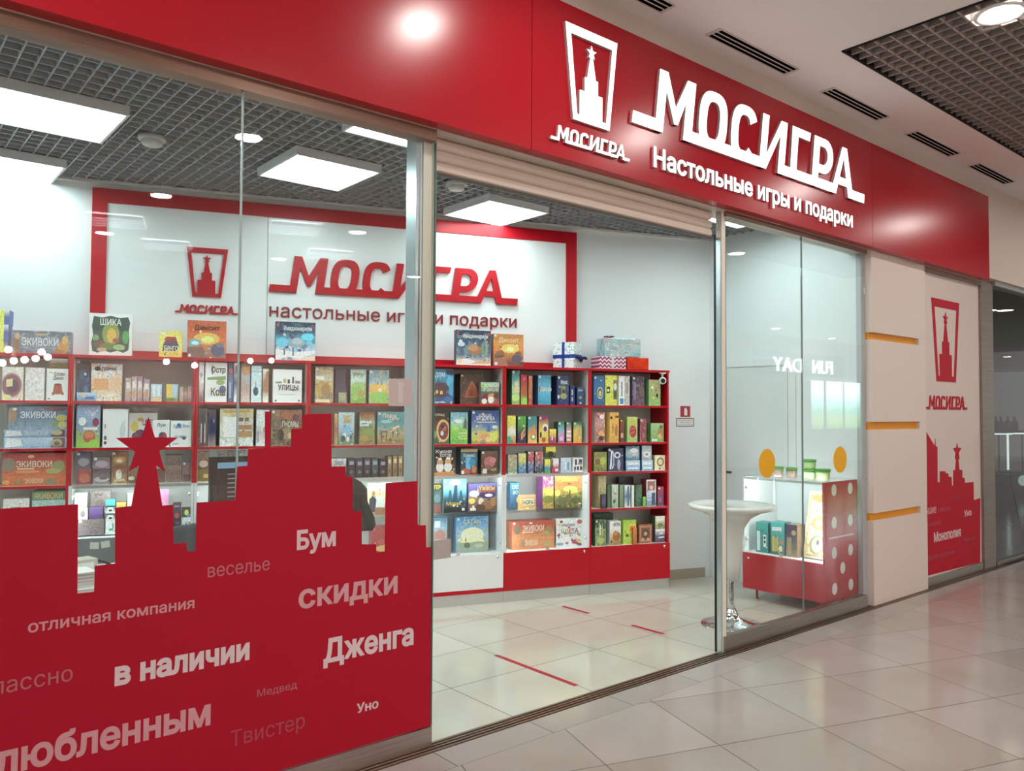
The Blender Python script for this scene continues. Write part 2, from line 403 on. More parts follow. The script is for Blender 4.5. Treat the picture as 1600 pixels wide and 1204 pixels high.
# along wall, front, base height, width, depth, height, cover colours foot to head, side colour, accent, cover shapes, titles, price tag, label, group, category
BOXES = [
(-0.234, 3.215, 1.9205, 0.044, 0.12, 0.085, 'd8c830 5a6aa0', '4a5c9c', '', 'p 0 0 .45 0 .45 1 0 1 #e0d840', '', 0, 'small blue and yellow box, lowest of the stack on the outermost unit', '', 'board game'),
(-0.234, 3.215, 2.0061, 0.049, 0.12, 0.102, '5a6aa0', '4a5c9c', '', 'p 0 0 .45 0 .45 1 0 1 #e0d840', '', 0, 'small blue and yellow box in the middle of the stack on the outermost unit', '', 'board game'),
(-0.233, 3.215, 2.1085, 0.055, 0.12, 0.097, '6272a8', '5264a4', '', 'p 0 0 .45 0 .45 1 0 1 #e0d840', '', 0, 'small blue and yellow box topping the stack on the outermost unit', '', 'board game'),
(-0.016, 3.215, 1.9205, 0.351, 0.1, 0.153, '64707c 7b8794 66737f', '8d979f', '98a2ab', 'e .87 .3 .1 .28 #c08a48;e .9 .62 .05 .2 #d0a050;e .8 .12 .1 .1 #a8743c;p .02 0 .16 0 .14 .5 .08 .8 .02 .6 #8a6a58;e .1 .75 .04 .14 #c8a074;e .5 .84 .12 .05 #b8a070', 'ЭКИВОКИ|.48 .52 .62 .36 #e8eaec', 0, 'long grey-blue box with an orange animal standing on the outermost unit', '', 'board game'),
(0.403, 3.215, 1.9205, 0.267, 0.08, 0.291, 'f2f2ee', 'e4e6e4', '', 'p .08 .1 .2 .06 .34 .12 .5 .07 .66 .12 .8 .07 .92 .14 .94 .4 .92 .6 .95 .8 .9 .93 .7 .9 .5 .95 .3 .9 .1 .93 .06 .7 .09 .5 .05 .3 #48564e;e .5 .52 .2 .28 #8c9448;e .52 .48 .11 .18 #d0a83c;e .25 .27 .17 .08 #7a5248;e .45 .22 .2 .08 #6a7a40;e .7 .2 .14 .07 #8fae68;e .85 .45 .08 .16 #4c9a50;e .15 .42 .08 .07 #6aa060;e .3 .14 .12 .05 #b89a7a;e .62 .36 .08 .06 #a05a3a', 'ШИКА|.5 .8 .5 .16 #eef0ec', 0, 'square white box with a dark green torn-edged picture', '', 'board game'),
(0.786, 3.215, 1.9205, 0.151, 0.05, 0.186, 'e6b83a ecd060 e8c64a', 'd8a830', '', 'p .15 .24 .8 .24 .85 .5 .18 .5 #3c4660;p .22 .5 .82 .5 .78 .64 .26 .64 #6a4a58;p .24 .64 .76 .64 .72 .78 .3 .78 #b03a44;p .06 .86 .3 .86 .3 .95 .06 .95 #f4f0e0', 'БИНГО|.52 .34 .6 .2 #f4f0e0', 0, 'small yellow box with a stack of coloured buses on its cover', '', 'board game'),
(1.026, 3.215, 1.9205, 0.263, 0.07, 0.27, '8a6a58 c8703c d06030 c05a34', 'a8603c', '', 'e .5 .52 .34 .16 #e8a83c;e .52 .5 .16 .09 #f8dc70;p .05 .3 .3 .34 .36 .44 .2 .52 .06 .48 #5aa0b8;e .2 .4 .1 .05 #bcdce4;e .78 .22 .17 .18 #4c5470;e .84 .36 .1 .06 #6a6c84;p 0 0 .45 0 .4 .3 0 .28 #7c5c50;e .86 .5 .05 .05 #c87840;p .03 .03 .1 .03 .1 .1 .03 .1 #f2ece0', 'Диксит|.5 .8 .66 .17 #6a3a28', 0, 'orange sunset box with a blue ship, standing above the star-decal unit', '', 'board game'),
(1.647, 3.215, 1.9205, 0.289, 0.07, 0.289, 'b8c0d0 a8b8cc 48b0cc 3a5068 2c3448', '34445a', '4a6a84', 'e .18 .46 .16 .12 #58b8d0;e .5 .44 .2 .1 #8898a4;e .54 .5 .14 .09 #a4b0b8;e .8 .62 .16 .1 #58c0d8;p 0 0 .3 .1 .6 .04 1 .2 1 .28 .5 .22 0 .28 #d8dce8;p .5 0 1 .0 1 .14 .7 .08 #d8c4b0;p .2 .14 .24 .14 .24 .3 .2 .3 #5a6a80;p .42 .12 .46 .12 .46 .34 .42 .34 #5a6a80;p .04 .86 .08 .86 .08 .96 .04 .96 #c04040;e .92 .9 .05 .05 #7a4a6a', 'Имаджинариум|.55 .82 .7 .15 #e4e8ec', 0, 'teal and white fantasy box standing above the monitor unit', '', 'board game'),
(3.051, 3.215, 1.9205, 0.296, 0.06, 0.285, 'c8c4c8 66707c 4a5a70 3a4c66 2c3850', '2c3444', '6a8a94', 'e .55 .44 .2 .13 #9a6a40;e .5 .5 .13 .1 #b88050;e .14 .6 .1 .07 #b4c4d4;p .1 .3 .22 .28 .2 .5 .12 .52 #4a5a78;p .72 .3 .8 .3 .8 .62 .72 .62 #6a8a74;p .84 .3 .9 .3 .9 .72 .84 .72 #7a9a80;p 0 0 1 0 1 .14 .6 .1 .3 .2 0 .14 #dcdce0;p .4 .04 1 .06 1 .14 .6 .12 #c8a468;e .1 .12 .06 .07 #e0c078;p .03 .88 .07 .88 .07 .97 .03 .97 #c04040;e .93 .9 .05 .05 #8a4a5a', 'Имаджинариум|.55 .82 .72 .15 #e8ecec', 0, 'navy fantasy box with a brown snail standing above the open shelving by the post', '', 'board game'),
(3.354, 3.215, 1.9205, 0.266, 0.06, 0.266, '7a4a3a b06a40 d07c34 d08a34 b87428', '8a5a30', '', 'e .55 .55 .3 .14 #f0b83c;e .55 .53 .13 .08 #fce890;e .2 .34 .16 .08 #6a4c3c;p .05 .3 .36 .36 .3 .5 .12 .46 #8a5c40;e .78 .24 .18 .14 #5a5260;e .82 .4 .1 .07 #7a5a40;p 0 0 .5 0 .4 .22 0 .26 #9c6c58;p .04 .03 .14 .03 .14 .12 .04 .12 #f2ece0', 'Диксит|.5 .8 .66 .17 #f0d8b0', 1, 'orange sunset box beside the navy snail box above the open shelving', '', 'board game'),
(-0.177, 3.215, 1.6055, 0.122, 0.06, 0.222, 'd8c4b4 e4d4cc', 'd8ccc4', '', 'e .45 .45 .5 .38 #b08a86;e .45 .45 .44 .33 #8a5a64;e .5 .42 .28 .2 #6a4a5a;p .2 .4 .5 .42 .5 .65 .2 .62 #ecc890;e .2 .1 .25 .07 #e8cc88', '', 0, 'pale pink box with a large round dark picture in the outermost unit', '', 'board game'),
(-0.049, 3.215, 1.6055, 0.112, 0.07, 0.221, 'd4ccca e8e0dc d8d0cc', 'dcd4d0', 'c0b4b0', '', '', 0, 'plain whitish box between the round-picture box and the red-pot box', '', 'board game'),
(0.084, 3.215, 1.6055, 0.129, 0.07, 0.216, 'eef0ea', 'dcdcd4', '', 'p .34 .2 .72 .2 .76 .24 .7 .5 .36 .5 .3 .24 #a4523c;e .33 .22 .08 .05 #b05c44;e .76 .22 .06 .05 #b05c44;e .53 .5 .17 .04 #8a4030;p .06 .04 .18 .04 .18 .08 .06 .08 #6a6a64;e .2 .88 .12 .02 #c8b080', 'Слово|.6 .84 .5 .12 #6a5c4c;Дело|.55 .7 .46 .12 #6a5c4c', 0, 'white box with a red-brown teapot drawn on its cover', '', 'board game'),
(0.09, 3.215, 1.8222, 0.107, 0.14, 0.068, '6a5426', '5c4820', '', '', '', 0, 'dark olive box lying across the tops of the outermost unit boxes', '', 'board game'),
(-0.036, 3.215, 1.2855, 0.368, 0.2, 0.073, '8aa8c8 a4bcd4', '7e98b8', '', 'p .74 .05 .97 .05 .97 .95 .78 .95 #8a5a5a;e .84 .5 .09 .36 #a8a878;e .84 .4 .05 .2 #8a5a5a;p .02 .1 .3 .2 .26 .8 .04 .9 #d8d8dc', 'ЭКИВОКИ|.5 .5 .4 .6 #dce6ee', 0, 'pale blue long box at the bottom of the pile of three', '', 'board game'),
(-0.037, 3.215, 1.3594, 0.369, 0.2, 0.051, '7a94b0 8aa4c0', '7a94b4', '', 'p .74 .05 .97 .05 .97 .95 .78 .95 #7a4c54;e .84 .6 .09 .36 #b4a878;p .02 .1 .3 .2 .26 .8 .04 .9 #c8ccd0', 'ЭКАНОКИ|.5 .5 .38 .6 #d4dee8', 0, 'grey-blue slim long box in the middle of the pile of three', '', 'board game'),
(-0.024, 3.215, 1.4108, 0.343, 0.2, 0.158, '8a9cac 5e7892 54708e', '56708c', '6a86a0', 'e .9 .5 .1 .14 #b8a858;e .82 .28 .12 .1 #7a9060;e .92 .2 .08 .14 #c0b468;e .06 .6 .08 .34 #a08470;e .8 .88 .2 .1 #6a4a54;e .1 .86 .04 .06 #d8c8b0', 'ЭКИВОКИ|.5 .62 .6 .3 #e8ecf0', 0, 'long blue box with a yellow dragon, uppermost of the pile of three', '', 'board game'),
(-0.039, 3.215, 1.0355, 0.373, 0.2, 0.066, 'c8602c d0703c', 'b85430', '', 'p .2 .6 .3 .6 .26 .2 .22 .2 #8a8a5c;e .76 .4 .1 .3 #8a8060;e .06 .4 .06 .2 #e09a50', 'ЭКИВОКИ|.5 .5 .28 .5 #f0d8b8', 0, 'slim orange long box under the orange party box', '', 'board game'),
(-0.04, 3.215, 1.1026, 0.377, 0.2, 0.149, 'c8683c b4483c b03c38', 'a8443a', '', 'e .88 .4 .1 .26 #8c9058;e .8 .2 .12 .14 #a8a060;e .1 .5 .12 .3 #8a7a6c;e .45 .86 .05 .08 #e8a868;e .4 .18 .2 .06 #dc8a50;p .24 .28 .5 .28 .5 .34 .24 .34 #e8c8a8', 'ЭКИВОКИ|.5 .52 .56 .3 #f2e2cc', 0, 'large orange-red long box with squirrels lying in the outermost unit', '', 'board game'),
(0.05, 3.215, 0.7205, 0.196, 0.2, 0.216, '5c8a8c 9cc4c0', '4a8084', '', 'p .1 .3 .25 .3 .25 .8 .1 .8 #e8ece4;p .3 .3 .42 .3 .42 .8 .3 .8 #e8ece4;e .55 .5 .07 .25 #c07060;p .64 .3 .76 .3 .76 .8 .64 .8 #e8ece4;p .8 .3 .95 .3 .95 .8 .8 .8 #e8ece4', '', 0, 'pale green party box with light lettering, lower of two in the outermost unit', '', 'board game'),
(0.048, 3.215, 0.9374, 0.196, 0.2, 0.059, '5a8a78 6a9a84', '4a7a6a', '', 'e .52 .5 .08 .3 #c05a50', 'ЯКИВОКИ|.5 .5 .86 .7 #e4dc8c', 0, 'green party box with yellow letters, upper of two in the outermost unit', '', 'board game'),
(-0.139, 3.215, 0.7205, 0.151, 0.1, 0.231, 'eceae6 d8d4d0', 'd8d4d0', '', 'e .4 .66 .3 .1 #c8a8a4', 'КОТЫ|.55 .7 .5 .14 #b04a50', 0, 'white box with red drawn letters low in the outermost unit', '', 'board game'),
(0.233, 3.26, 1.6055, 0.082, 0.08, 0.285, '3a4a5c 34506c 384454 34323a', '2a2c34', '', 'e .62 .58 .34 .17 #33628c;e .7 .64 .2 .09 #1e3048;e .66 .65 .1 .04 #a8d0e0;e .5 .34 .3 .2 #2c4460;e .7 .28 .16 .1 #4a7494', '', 1, 'dark blue box with a crouching hooded figure', '', 'board game'),
(0.261, 3.215, 1.6055, 0.117, 0.03, 0.058, '6a8cb8 88a8cc a8c0d8', '8aa4c4', '', 'e .3 .7 .12 .2 #e8c468;p .4 .2 .9 .2 .9 .5 .5 .5 #4a6088', '', 0, 'small sky-blue box in front of the hooded-figure box', '', 'board game'),
(0.379, 3.26, 1.6055, 0.192, 0.07, 0.261, 'e4d8cc d8b890 e0b890 e8e0d8 eceae4', 'e0dcd4', 'e4a870', 'p .08 .3 .55 .3 .55 .6 .08 .6 #d89a60;p .6 .3 .94 .3 .94 .66 .6 .66 #dcb48c;e .2 .86 .1 .06 #4a4448', 'Кланы|.5 .88 .6 .12 #5c4c50', 0, 'white box with orange striped picture behind the star decal', '', 'board game'),
(0.519, 3.215, 1.6055, 0.036, 0.1, 0.164, 'a89088 c8b8b0 a89088', 'a89088', '7a6460', 'e .5 .3 .35 .14 #c08a60;p .2 .55 .8 .55 .8 .8 .2 .8 #d8ccc8', '', True, 'brown narrow box with a price tag, first in the slim row of the star-decal unit', '', 'board game'),
(0.557, 3.215, 1.6055, 0.032, 0.1, 0.174, 'b8a09c c8b8b0 b8a09c', 'b8a09c', '7a6460', 'e .5 .3 .35 .14 #c08a60;p .2 .55 .8 .55 .8 .8 .2 .8 #d8ccc8', '', False, 'dusty pink narrow box, second in the slim row of the star-decal unit', '', 'board game'),
(0.593, 3.215, 1.6055, 0.033, 0.1, 0.174, 'a8788c c8b8b0 a8788c', 'a8788c', '7a6460', 'e .5 .3 .35 .14 #c08a60;p .2 .55 .8 .55 .8 .8 .2 .8 #d8ccc8', '', False, 'mauve narrow box with orange print in the slim row of the star-decal unit', '', 'board game'),
(0.635, 3.215, 1.6055, 0.041, 0.1, 0.157, '988494 c8b8b0 988494', '988494', '7a6460', 'e .5 .3 .35 .14 #c08a60;p .2 .55 .8 .55 .8 .8 .2 .8 #d8ccc8', '', False, 'grey-violet narrow box in the slim row of the star-decal unit', '', 'board game'),
(0.699, 3.215, 1.6055, 0.07, 0.09, 0.122, 'd0b890 a8bcd4 b4c8dc', '98a8c0', '', 'p .15 .3 .4 .3 .4 .9 .15 .9 #dce4ec;p .55 .3 .85 .3 .85 .9 .55 .9 #c4d4e4;e .5 .14 .4 .1 #d4b484', '', 0, 'light blue box with pale towers beside the yellow-spined box', '', 'board game'),
(0.801, 3.215, 1.6055, 0.075, 0.09, 0.124, '7a9448 d8b440 a8c4d0', 'd0a83c', '', 'p 0 .24 .5 .24 .5 1 0 1 #e4b834;p .52 .24 1 .24 1 1 .52 1 #9cc0d0;e .4 .12 .4 .1 #5a7a38', '', 0, 'yellow-spined box with a blue face in the star-decal unit', '', 'board game'),
(0.864, 3.215, 1.6055, 0.025, 0.1, 0.107, 'a09080 c8a89c a09080', 'a09080', '6a4a48', '', '', 0, 'taupe narrow box near the divider of the star-decal unit', '', 'board game'),
(0.892, 3.215, 1.6055, 0.021, 0.1, 0.098, '98605c c8a89c 98605c', '98605c', '6a4a48', '', '', 0, 'brownish red narrow box near the divider of the star-decal unit', '', 'board game'),
(0.917, 3.215, 1.6055, 0.021, 0.1, 0.112, 'b07478 c8a89c b07478', 'b07478', '6a4a48', '', '', 0, 'rose narrow box near the divider of the star-decal unit', '', 'board game'),
(0.276, 3.215, 1.2855, 0.145, 0.08, 0.29, '90b840 98a868 7a94b0 8aa4c4 8498bc', '6a88a4', '', 'e .25 .62 .16 .1 #e8e4e0;e .82 .6 .14 .1 #84384c;e .55 .26 .26 .15 #b4583c;e .55 .3 .2 .08 #c87850;p 0 0 1 0 1 .14 .7 .2 .4 .08 0 .16 #8cc038;p .3 .42 .9 .42 .9 .48 .3 .48 #d4dce0', 'Поле|.66 .82 .3 .12 #dce8f4', 0, 'meadow picture box with a white cat and red bowl', '', 'board game'),
(0.443, 3.215, 1.2855, 0.156, 0.08, 0.265, 'e8eaec', 'dce0e2', '', 'p .06 .08 .16 .08 .16 .16 .06 .16 #3c4048;p .06 .2 .16 .2 .16 .3 .06 .3 #5c6068;e .8 .42 .12 .2 #c0c4c8;p .76 .6 .8 .6 .78 .78 #b4b8bc;p .82 .6 .88 .6 .9 .76 #b4b8bc;p .08 .5 .12 .5 .12 .6 .08 .6 #70747a', '', 0, 'tall white box with a sketched rabbit', '', 'board game'),
(0.614, 3.3, 1.2855, 0.182, 0.08, 0.239, 'eceae4', 'dcdcd8', '', 'e .2 .6 .14 .16 #d8c048;e .4 .8 .12 .06 #c8a84c;e .4 .34 .22 .17 #6c3c5c;e .64 .42 .08 .1 #d8b050;e .2 .3 .1 .12 #7a4a64;e .6 .15 .06 .05 #a83a48', 'ЦВЕТ|.7 .7 .44 .2 #b83a58', 0, 'white flower box with yellow and purple blooms, half behind the star', '', 'board game'),
(0.735, 3.215, 1.2855, 0.108, 0.06, 0.19, 'e4e6ea', 'd8dadc', '', 'e .6 .36 .26 .2 #a04458;e .5 .44 .12 .1 #584a58;e .36 .2 .14 .08 #6a6878;e .7 .2 .1 .06 #c06a74', 'Луи|.5 .8 .5 .16 #6a6e74', 0, 'small white box with a red mouse in the star-decal unit', '', 'board game'),
(0.864, 3.215, 1.2855, 0.135, 0.06, 0.185, 'e8eef2', 'd8dee4', '', 'e .4 .84 .1 .06 #2e78b0;e .6 .38 .2 .05 #8a9098;e .66 .32 .1 .05 #40464e;p .1 .08 .4 .1 .4 .14 .1 .12 #8a9098;e .3 .4 .12 .03 #a4acb4', 'Тайм|.32 .78 .4 .14 #3a80b4;Зон|.74 .8 .36 .12 #5a9ac4', 0, 'white box with blue handwritten letters next to the mouse box', '', 'board game'),
(0.257, 3.215, 1.0355, 0.089, 0.08, 0.107, '883840 a04c48', '883840', '5a4a44', 'e .55 .4 .4 .3 #b4604c', '', 0, 'maroon small box beneath the dark blue card box', '', 'board game'),
(0.253, 3.215, 1.1435, 0.086, 0.08, 0.112, '5c5a70 48506c', '5c5a70', '5a4a44', 'e .5 .4 .4 .24 #8a8890', '', 1, 'dark blue card box on the maroon small box', '', 'board game'),
(0.365, 3.215, 1.0355, 0.103, 0.08, 0.105, '8c8488 5c4c58', '8c8488', '5a4a44', 'e .5 .3 .45 .18 #b4b0b0;e .6 .4 .26 .12 #6a626a', '', 0, 'grey crayfish box under a price-tagged grey box', '', 'board game'),
(0.364, 3.215, 1.1413, 0.103, 0.08, 0.078, '8a7a84 6c5c6c', '8a7a84', '5a4a44', 'e .5 .4 .4 .3 #a494a0', '', 1, 'price-tagged grey-mauve box on the crayfish box', '', 'board game'),
(0.476, 3.215, 1.0355, 0.096, 0.08, 0.12, 'b48858 7c4c30', 'b48858', '5a4a44', 'e .45 .5 .2 .3 #dcd8d0;p .1 .1 .9 .16 .8 .3 .2 .26 #c8b490;e .5 .7 .1 .12 #d4a070', '', 0, 'brown box with a white ghostly figure', '', 'board game'),
(0.474, 3.215, 1.1567, 0.096, 0.08, 0.099, '84602c 94683c', '84602c', '5a4a44', 'e .5 .4 .4 .26 #a47c4c;e .5 .36 .2 .12 #d4b890', '', 1, 'dark golden box on the ghostly figure box', '', 'board game'),
(0.556, 3.215, 1.0355, 0.049, 0.08, 0.114, '7c5a3c 8c7450', '7c5a3c', '5a4a44', 'e .4 .3 .4 .12 #c8c0ac', '', 0, 'narrow brown box partly hidden by the tower of the star decal', '', 'board game'),
(0.737, 3.215, 1.0355, 0.05, 0.08, 0.093, '88685c 6a4c44', '88685c', '5a4a44', '', '', 0, 'reddish brown narrow box just past the decal tower', '', 'board game'),
(0.823, 3.215, 1.0355, 0.105, 0.15, 0.055, '8a7468 846c60', '8a7468', '5a4a44', '', '', 0, 'flat brown box at the bottom of the brown stack', '', 'board game'),
(0.822, 3.215, 1.0911, 0.105, 0.15, 0.063, '7a6458 8c7468', '7a6458', '5a4a44', '', '', 0, 'flat brown box in the middle of the brown stack', '', 'board game'),
(0.82, 3.215, 1.1544, 0.105, 0.15, 0.072, '6c5a54 7c6a60', '6c5a54', '5a4a44', '', '', 0, 'flat dark brown box topping the brown stack', '', 'board game'),
(0.907, 3.215, 1.0355, 0.046, 0.08, 0.053, '7c5a5c 6c4c50', '7c5a5c', '5a4a44', '', '', 0, 'tiny plum box under another beside the orange divider', '', 'board game'),
(0.905, 3.215, 1.0891, 0.046, 0.08, 0.086, '8a6e70 7c5c60', '8a6e70', '5a4a44', '', '', 1, 'tiny rose-brown box on the plum box beside the orange divider', '', 'board game'),
(0.302, 3.265, 0.6805, 0.161, 0.12, 0.11, '6c5c5c 7c6a68', '6c5c5c', '5a4a4a', '', '', 1, 'wide brown box lying at the bottom of the bright display', '', 'board game'),
(0.249, 3.265, 0.7915, 0.059, 0.06, 0.076, 'eaeaea f2f2f2', 'eaeaea', '', 'e .5 .5 .26 .3 #7a6a68', '', 0, 'white card box with a grey hand on the wide brown box', '', 'board game'),
(0.331, 3.265, 0.7915, 0.083, 0.06, 0.082, '503868 6a4c84', '503868', '', 'e .5 .5 .3 .3 #5c3c7c', '', 0, 'purple box with a round badge in the bright display', '', 'board game'),
(0.235, 3.265, 0.8682, 0.074, 0.03, 0.105, 'f4f6f0 f0f4e0', 'f4f6f0', '', 'p .2 0 1 0 1 .3 .2 .2 #d8e070', '', 0, 'upright white leaflet box with a yellow foot', '', 'board game'),
(0.421, 3.265, 0.6805, 0.06, 0.06, 0.092, 'e8f0ec f0f4f2', 'e8f0ec', '', 'p .3 .3 .8 .3 .8 .45 .4 .45 #4aa070;p .7 .45 .85 .45 .85 .8 .7 .8 #4aa070', '', 0, 'green and white box at the foot of the camera-picture column', '', 'board game'),
(0.42, 3.265, 0.7731, 0.06, 0.06, 0.052, 'e4e8ec 30383c', 'e4e8ec', '', 'p .2 .2 .8 .2 .8 .8 .2 .8 #f0f2f4;e .5 .4 .2 .14 #20282c', '', 0, 'black and white box, second from the bottom of the camera-picture column', '', 'board game'),
(0.419, 3.265, 0.8262, 0.06, 0.06, 0.052, 'e4e8ec 30383c', 'e4e8ec', '', 'p .2 .2 .8 .2 .8 .8 .2 .8 #f0f2f4;e .5 .4 .2 .14 #20282c', '', 0, 'black and white box, third from the bottom of the camera-picture column', '', 'board game'),
(0.418, 3.265, 0.8794, 0.06, 0.06, 0.044, '30b0b8 48c4c8', '30b0b8', '', '', '', 0, 'turquoise box topping the camera-picture column', '', 'board game'),
(0.488, 3.265, 0.6805, 0.061, 0.06, 0.151, 'f0f0e8 e8eae0', 'f0f0e8', '', '', '', 0, 'white carton under the yellow box by the decal tower', '', 'board game'),
(0.486, 3.265, 0.8323, 0.061, 0.06, 0.07, 'b04a40 e8d444', 'b04a40', '', '', '', 0, 'red and yellow box beside the decal tower in the bright display', '', 'board game'),
(0.538, 3.265, 0.6805, 0.037, 0.05, 0.283, 'f2f4f6 eceef0', 'f2f4f6', '', 'p 0 0 .12 0 .12 1 0 1 #20242c', '', 0, 'tall white box with a dark edge beside the decal tower', '', 'board game'),
(0.76, 3.265, 0.6805, 0.054, 0.04, 0.299, 'f4eef2 d46aa0', 'f4eef2', '', 'p .1 .5 .5 .95 .9 .5 .9 .98 .1 .98 #d87aa8', '', 0, 'white box with pink rays in the bright display', '', 'board game'),
(0.846, 3.265, 0.6805, 0.055, 0.06, 0.205, '282430 3c3038', '282430', '', 'e .5 .55 .3 .1 #a04a4c;e .6 .3 .3 .06 #585060;p .2 .85 .8 .85 .8 .9 .2 .9 #8a8088', '', 0, 'tall black box with red swirls in the bright display', '', 'board game'),
(0.908, 3.265, 0.6805, 0.057, 0.06, 0.098, 'eef2f4 f4f6f8', 'eef2f4', '', 'p .3 .3 .7 .3 .55 .7 #4a7a6c', '', 0, 'white box with a small green pyramid', '', 'board game'),
(0.907, 3.265, 0.7789, 0.058, 0.06, 0.068, '50483c 383430', '50483c', '', 'e .55 .5 .24 .3 #e8d040;e .75 .2 .2 .16 #58a0d0', '', 0, 'dark picture box with a yellow chick on the pyramid box', '', 'board game'),
(0.347, 3.36, 0.8205, 0.125, 0.04, 0.153, 'b8a8a4 a89490 b4a4a0', 'a89894', '8a7270', 'e .5 .4 .3 .2 #8c7a78;e .78 .62 .18 .14 #b48c7c', 'КРАЙ|.4 .86 .4 .14 #6a5450', 0, 'dusty pink drawing-style flat box at the back of the bright display', '', 'board game'),
(0.994, 3.215, 1.6055, 0.032, 0.07, 0.285, '8a5a5c d8d4d4 dcdcdc', 'd0cccc', '', 'e .5 .68 .3 .06 #a8a4a8', '', 0, 'narrow white box with a grey heart beside the red divider', '', 'board game'),
(1.093, 3.215, 1.6055, 0.148, 0.09, 0.285, 'eceae6', 'e0e2e0', '', 'p .1 .56 .94 .56 .94 .66 .1 .62 #7a9058;e .7 .5 .2 .07 #8ca060;p .3 .7 .36 .7 .36 .92 .3 .92 #6a5040;e .8 .32 .16 .1 #5a6488', 'Остр|.6 .8 .66 .2 #4c4438;Кош|.6 .26 .66 .2 #5c5040', 0, 'large white box with collage letters in the monitor unit', '', 'board game'),
(1.193, 3.215, 1.6055, 0.035, 0.08, 0.285, '4a5c80 5a7098 2c3a58', '34466c', '', 'e .5 .8 .4 .06 #a8483c;p .2 .1 .6 .1 .6 .5 .2 .5 #8aa0bc', '', 0, 'navy narrow box with a red face beside the collage-letter box', '', 'board game'),
(1.233, 3.215, 1.6055, 0.035, 0.07, 0.285, 'eceaec 44486c e0e2e6', 'c8ccd4', '', 'p .2 .72 .8 .72 .8 .94 .2 .94 #5c6068;e .5 .12 .3 .06 #f4f4f4', '', 0, 'narrow white and indigo box in the monitor unit', '', 'board game'),
(1.295, 3.215, 1.6055, 0.062, 0.08, 0.285, 'c8b0a4 a88c84 a0a4ac 8c6c4c', '8a7468', '', 'p .3 .72 .9 .72 .9 .92 .3 .92 #c8843c', '', 0, 'hazy brown box with an orange lantern in the monitor unit', '', 'board game'),
(1.371, 3.215, 1.6055, 0.072, 0.08, 0.27, 'bcd4d8 b0ccd4', 'a0bcc4', '', 'e .45 .3 .26 .12 #3c5468;p .42 .4 .48 .4 .48 .56 .42 .56 #3c5468;p 0 .82 1 .82 1 .85 0 .85 #8ca8b4', '', 0, 'pale blue box with a hanging dark pear shape', '', 'board game'),
(1.437, 3.215, 1.6055, 0.041, 0.08, 0.248, 'e8dcc8 a87450 a87a5c e0d4c4', 'dcd0c0', '', 'p .3 .3 1 .3 1 .94 .5 .9 .4 .6 .1 .5 #a47050', '', 0, 'narrow cream box with a brown stain shape', '', 'board game'),
(1.593, 3.215, 1.6055, 0.208, 0.09, 0.247, 'ecebe2', 'e4e2da', '', 'e .4 .66 .06 .07 #b8a858;p .08 .58 .3 .58 .3 .64 .08 .62 #8a8474;p .5 .58 .58 .58 .58 .7 .5 .7 #4c4a44;p .66 .58 .72 .58 .72 .78 .66 .78 #4c4a44;p .76 .58 .94 .58 .94 .66 .76 .66 #8a8070;p .2 .24 .75 .24 .75 .25 .2 .25 #8a8474;e .1 .06 .03 .03 #3c3830;e .9 .06 .03 .03 #3c3830', 'УЛИЦЫ|.52 .44 .7 .2 #3c3830', 0, 'large cream box titled in dark stencil letters with a small skyline', '', 'board game'),
(1.008, 3.215, 1.2855, 0.059, 0.07, 0.273, '5c4844 4c4448 48484c', '3c3838', '', 'p .3 .1 .4 .1 .4 .6 .3 .6 #ccc4bc;p .7 .1 .8 .1 .8 .6 .7 .6 #ccc4bc', '', 0, 'dark shadowy box with two pale posts in the monitor unit', '', 'board game'),
(1.072, 3.215, 1.2855, 0.052, 0.07, 0.264, '8c7c74 2c3860 283458 5c5060', '283048', '', 'e .5 .55 .36 .2 #243058;e .7 .7 .1 .06 #8a94b8', '', 0, 'navy box with a figure in profile in the monitor unit', '', 'board game'),
(1.239, 3.215, 1.2855, 0.23, 0.1, 0.274, 'd0dadc c8c8c0 c4c4bc c8b878', 'b4c4cc', 'b0a890', 'p .1 .22 .5 .22 .5 .78 .1 .78 #eceef0;p .1 .22 .5 .22 .5 .23 .1 .23 #5c5c58;p .54 .24 .96 .24 .96 .4 .54 .4 #b0885c;p .54 .44 .96 .44 .96 .56 .54 .56 #a87c50;p .56 .66 .7 .66 .7 .76 .56 .76 #6a625c;p .74 .66 .86 .66 .86 .76 .74 .76 #7c6c60;p .1 .88 .9 .9 .9 .95 .1 .95 #b09c60', '', 0, 'grey box with a white letter sheet and tan collage photographs', '', 'board game'),
(1.421, 3.215, 1.2855, 0.09, 0.09, 0.266, 'd4dcda b8a8a8 d0d8d4 d8dedc', 'c4ccca', '', 'e .75 .45 .2 .1 #a87c80;p .1 .1 .2 .1 .2 .4 .1 .4 #8a948c', '', 0, 'pale grey-green box split by a strip of red decal', '', 'board game'),
(1.59, 3.215, 1.2855, 0.221, 0.08, 0.267, '6a584c 7a6c54 6c5c50 8c6a5c', '4a4440', 'a88858', 'e .6 .84 .3 .1 #b0704c;e .8 .78 .12 .1 #7a4c54;e .55 .34 .26 .16 #9c8868;e .66 .28 .12 .1 #c0b090;e .3 .3 .12 .16 #4c443c', 'ГНОМЫ|.62 .6 .52 .16 #f0e8dc', 1, 'dark brown box with bronze creatures beside the stepped red decal', '', 'board game'),
(1.018, 3.215, 1.0355, 0.079, 0.08, 0.087, '806420 8c7030', '806420', '5a4a44', 'p .5 .3 .9 .3 .9 .6 .5 .6 #c8b478', '', 0, 'mustard box standing low beside the monitor', '', 'board game'),
(1.017, 3.215, 1.1232, 0.077, 0.08, 0.127, '6a5248 9c8070', '6a5248', '5a4a44', 'e .5 .3 .4 .2 #c8a898', '', 0, 'brown fur-patterned box on the mustard box', '', 'board game'),
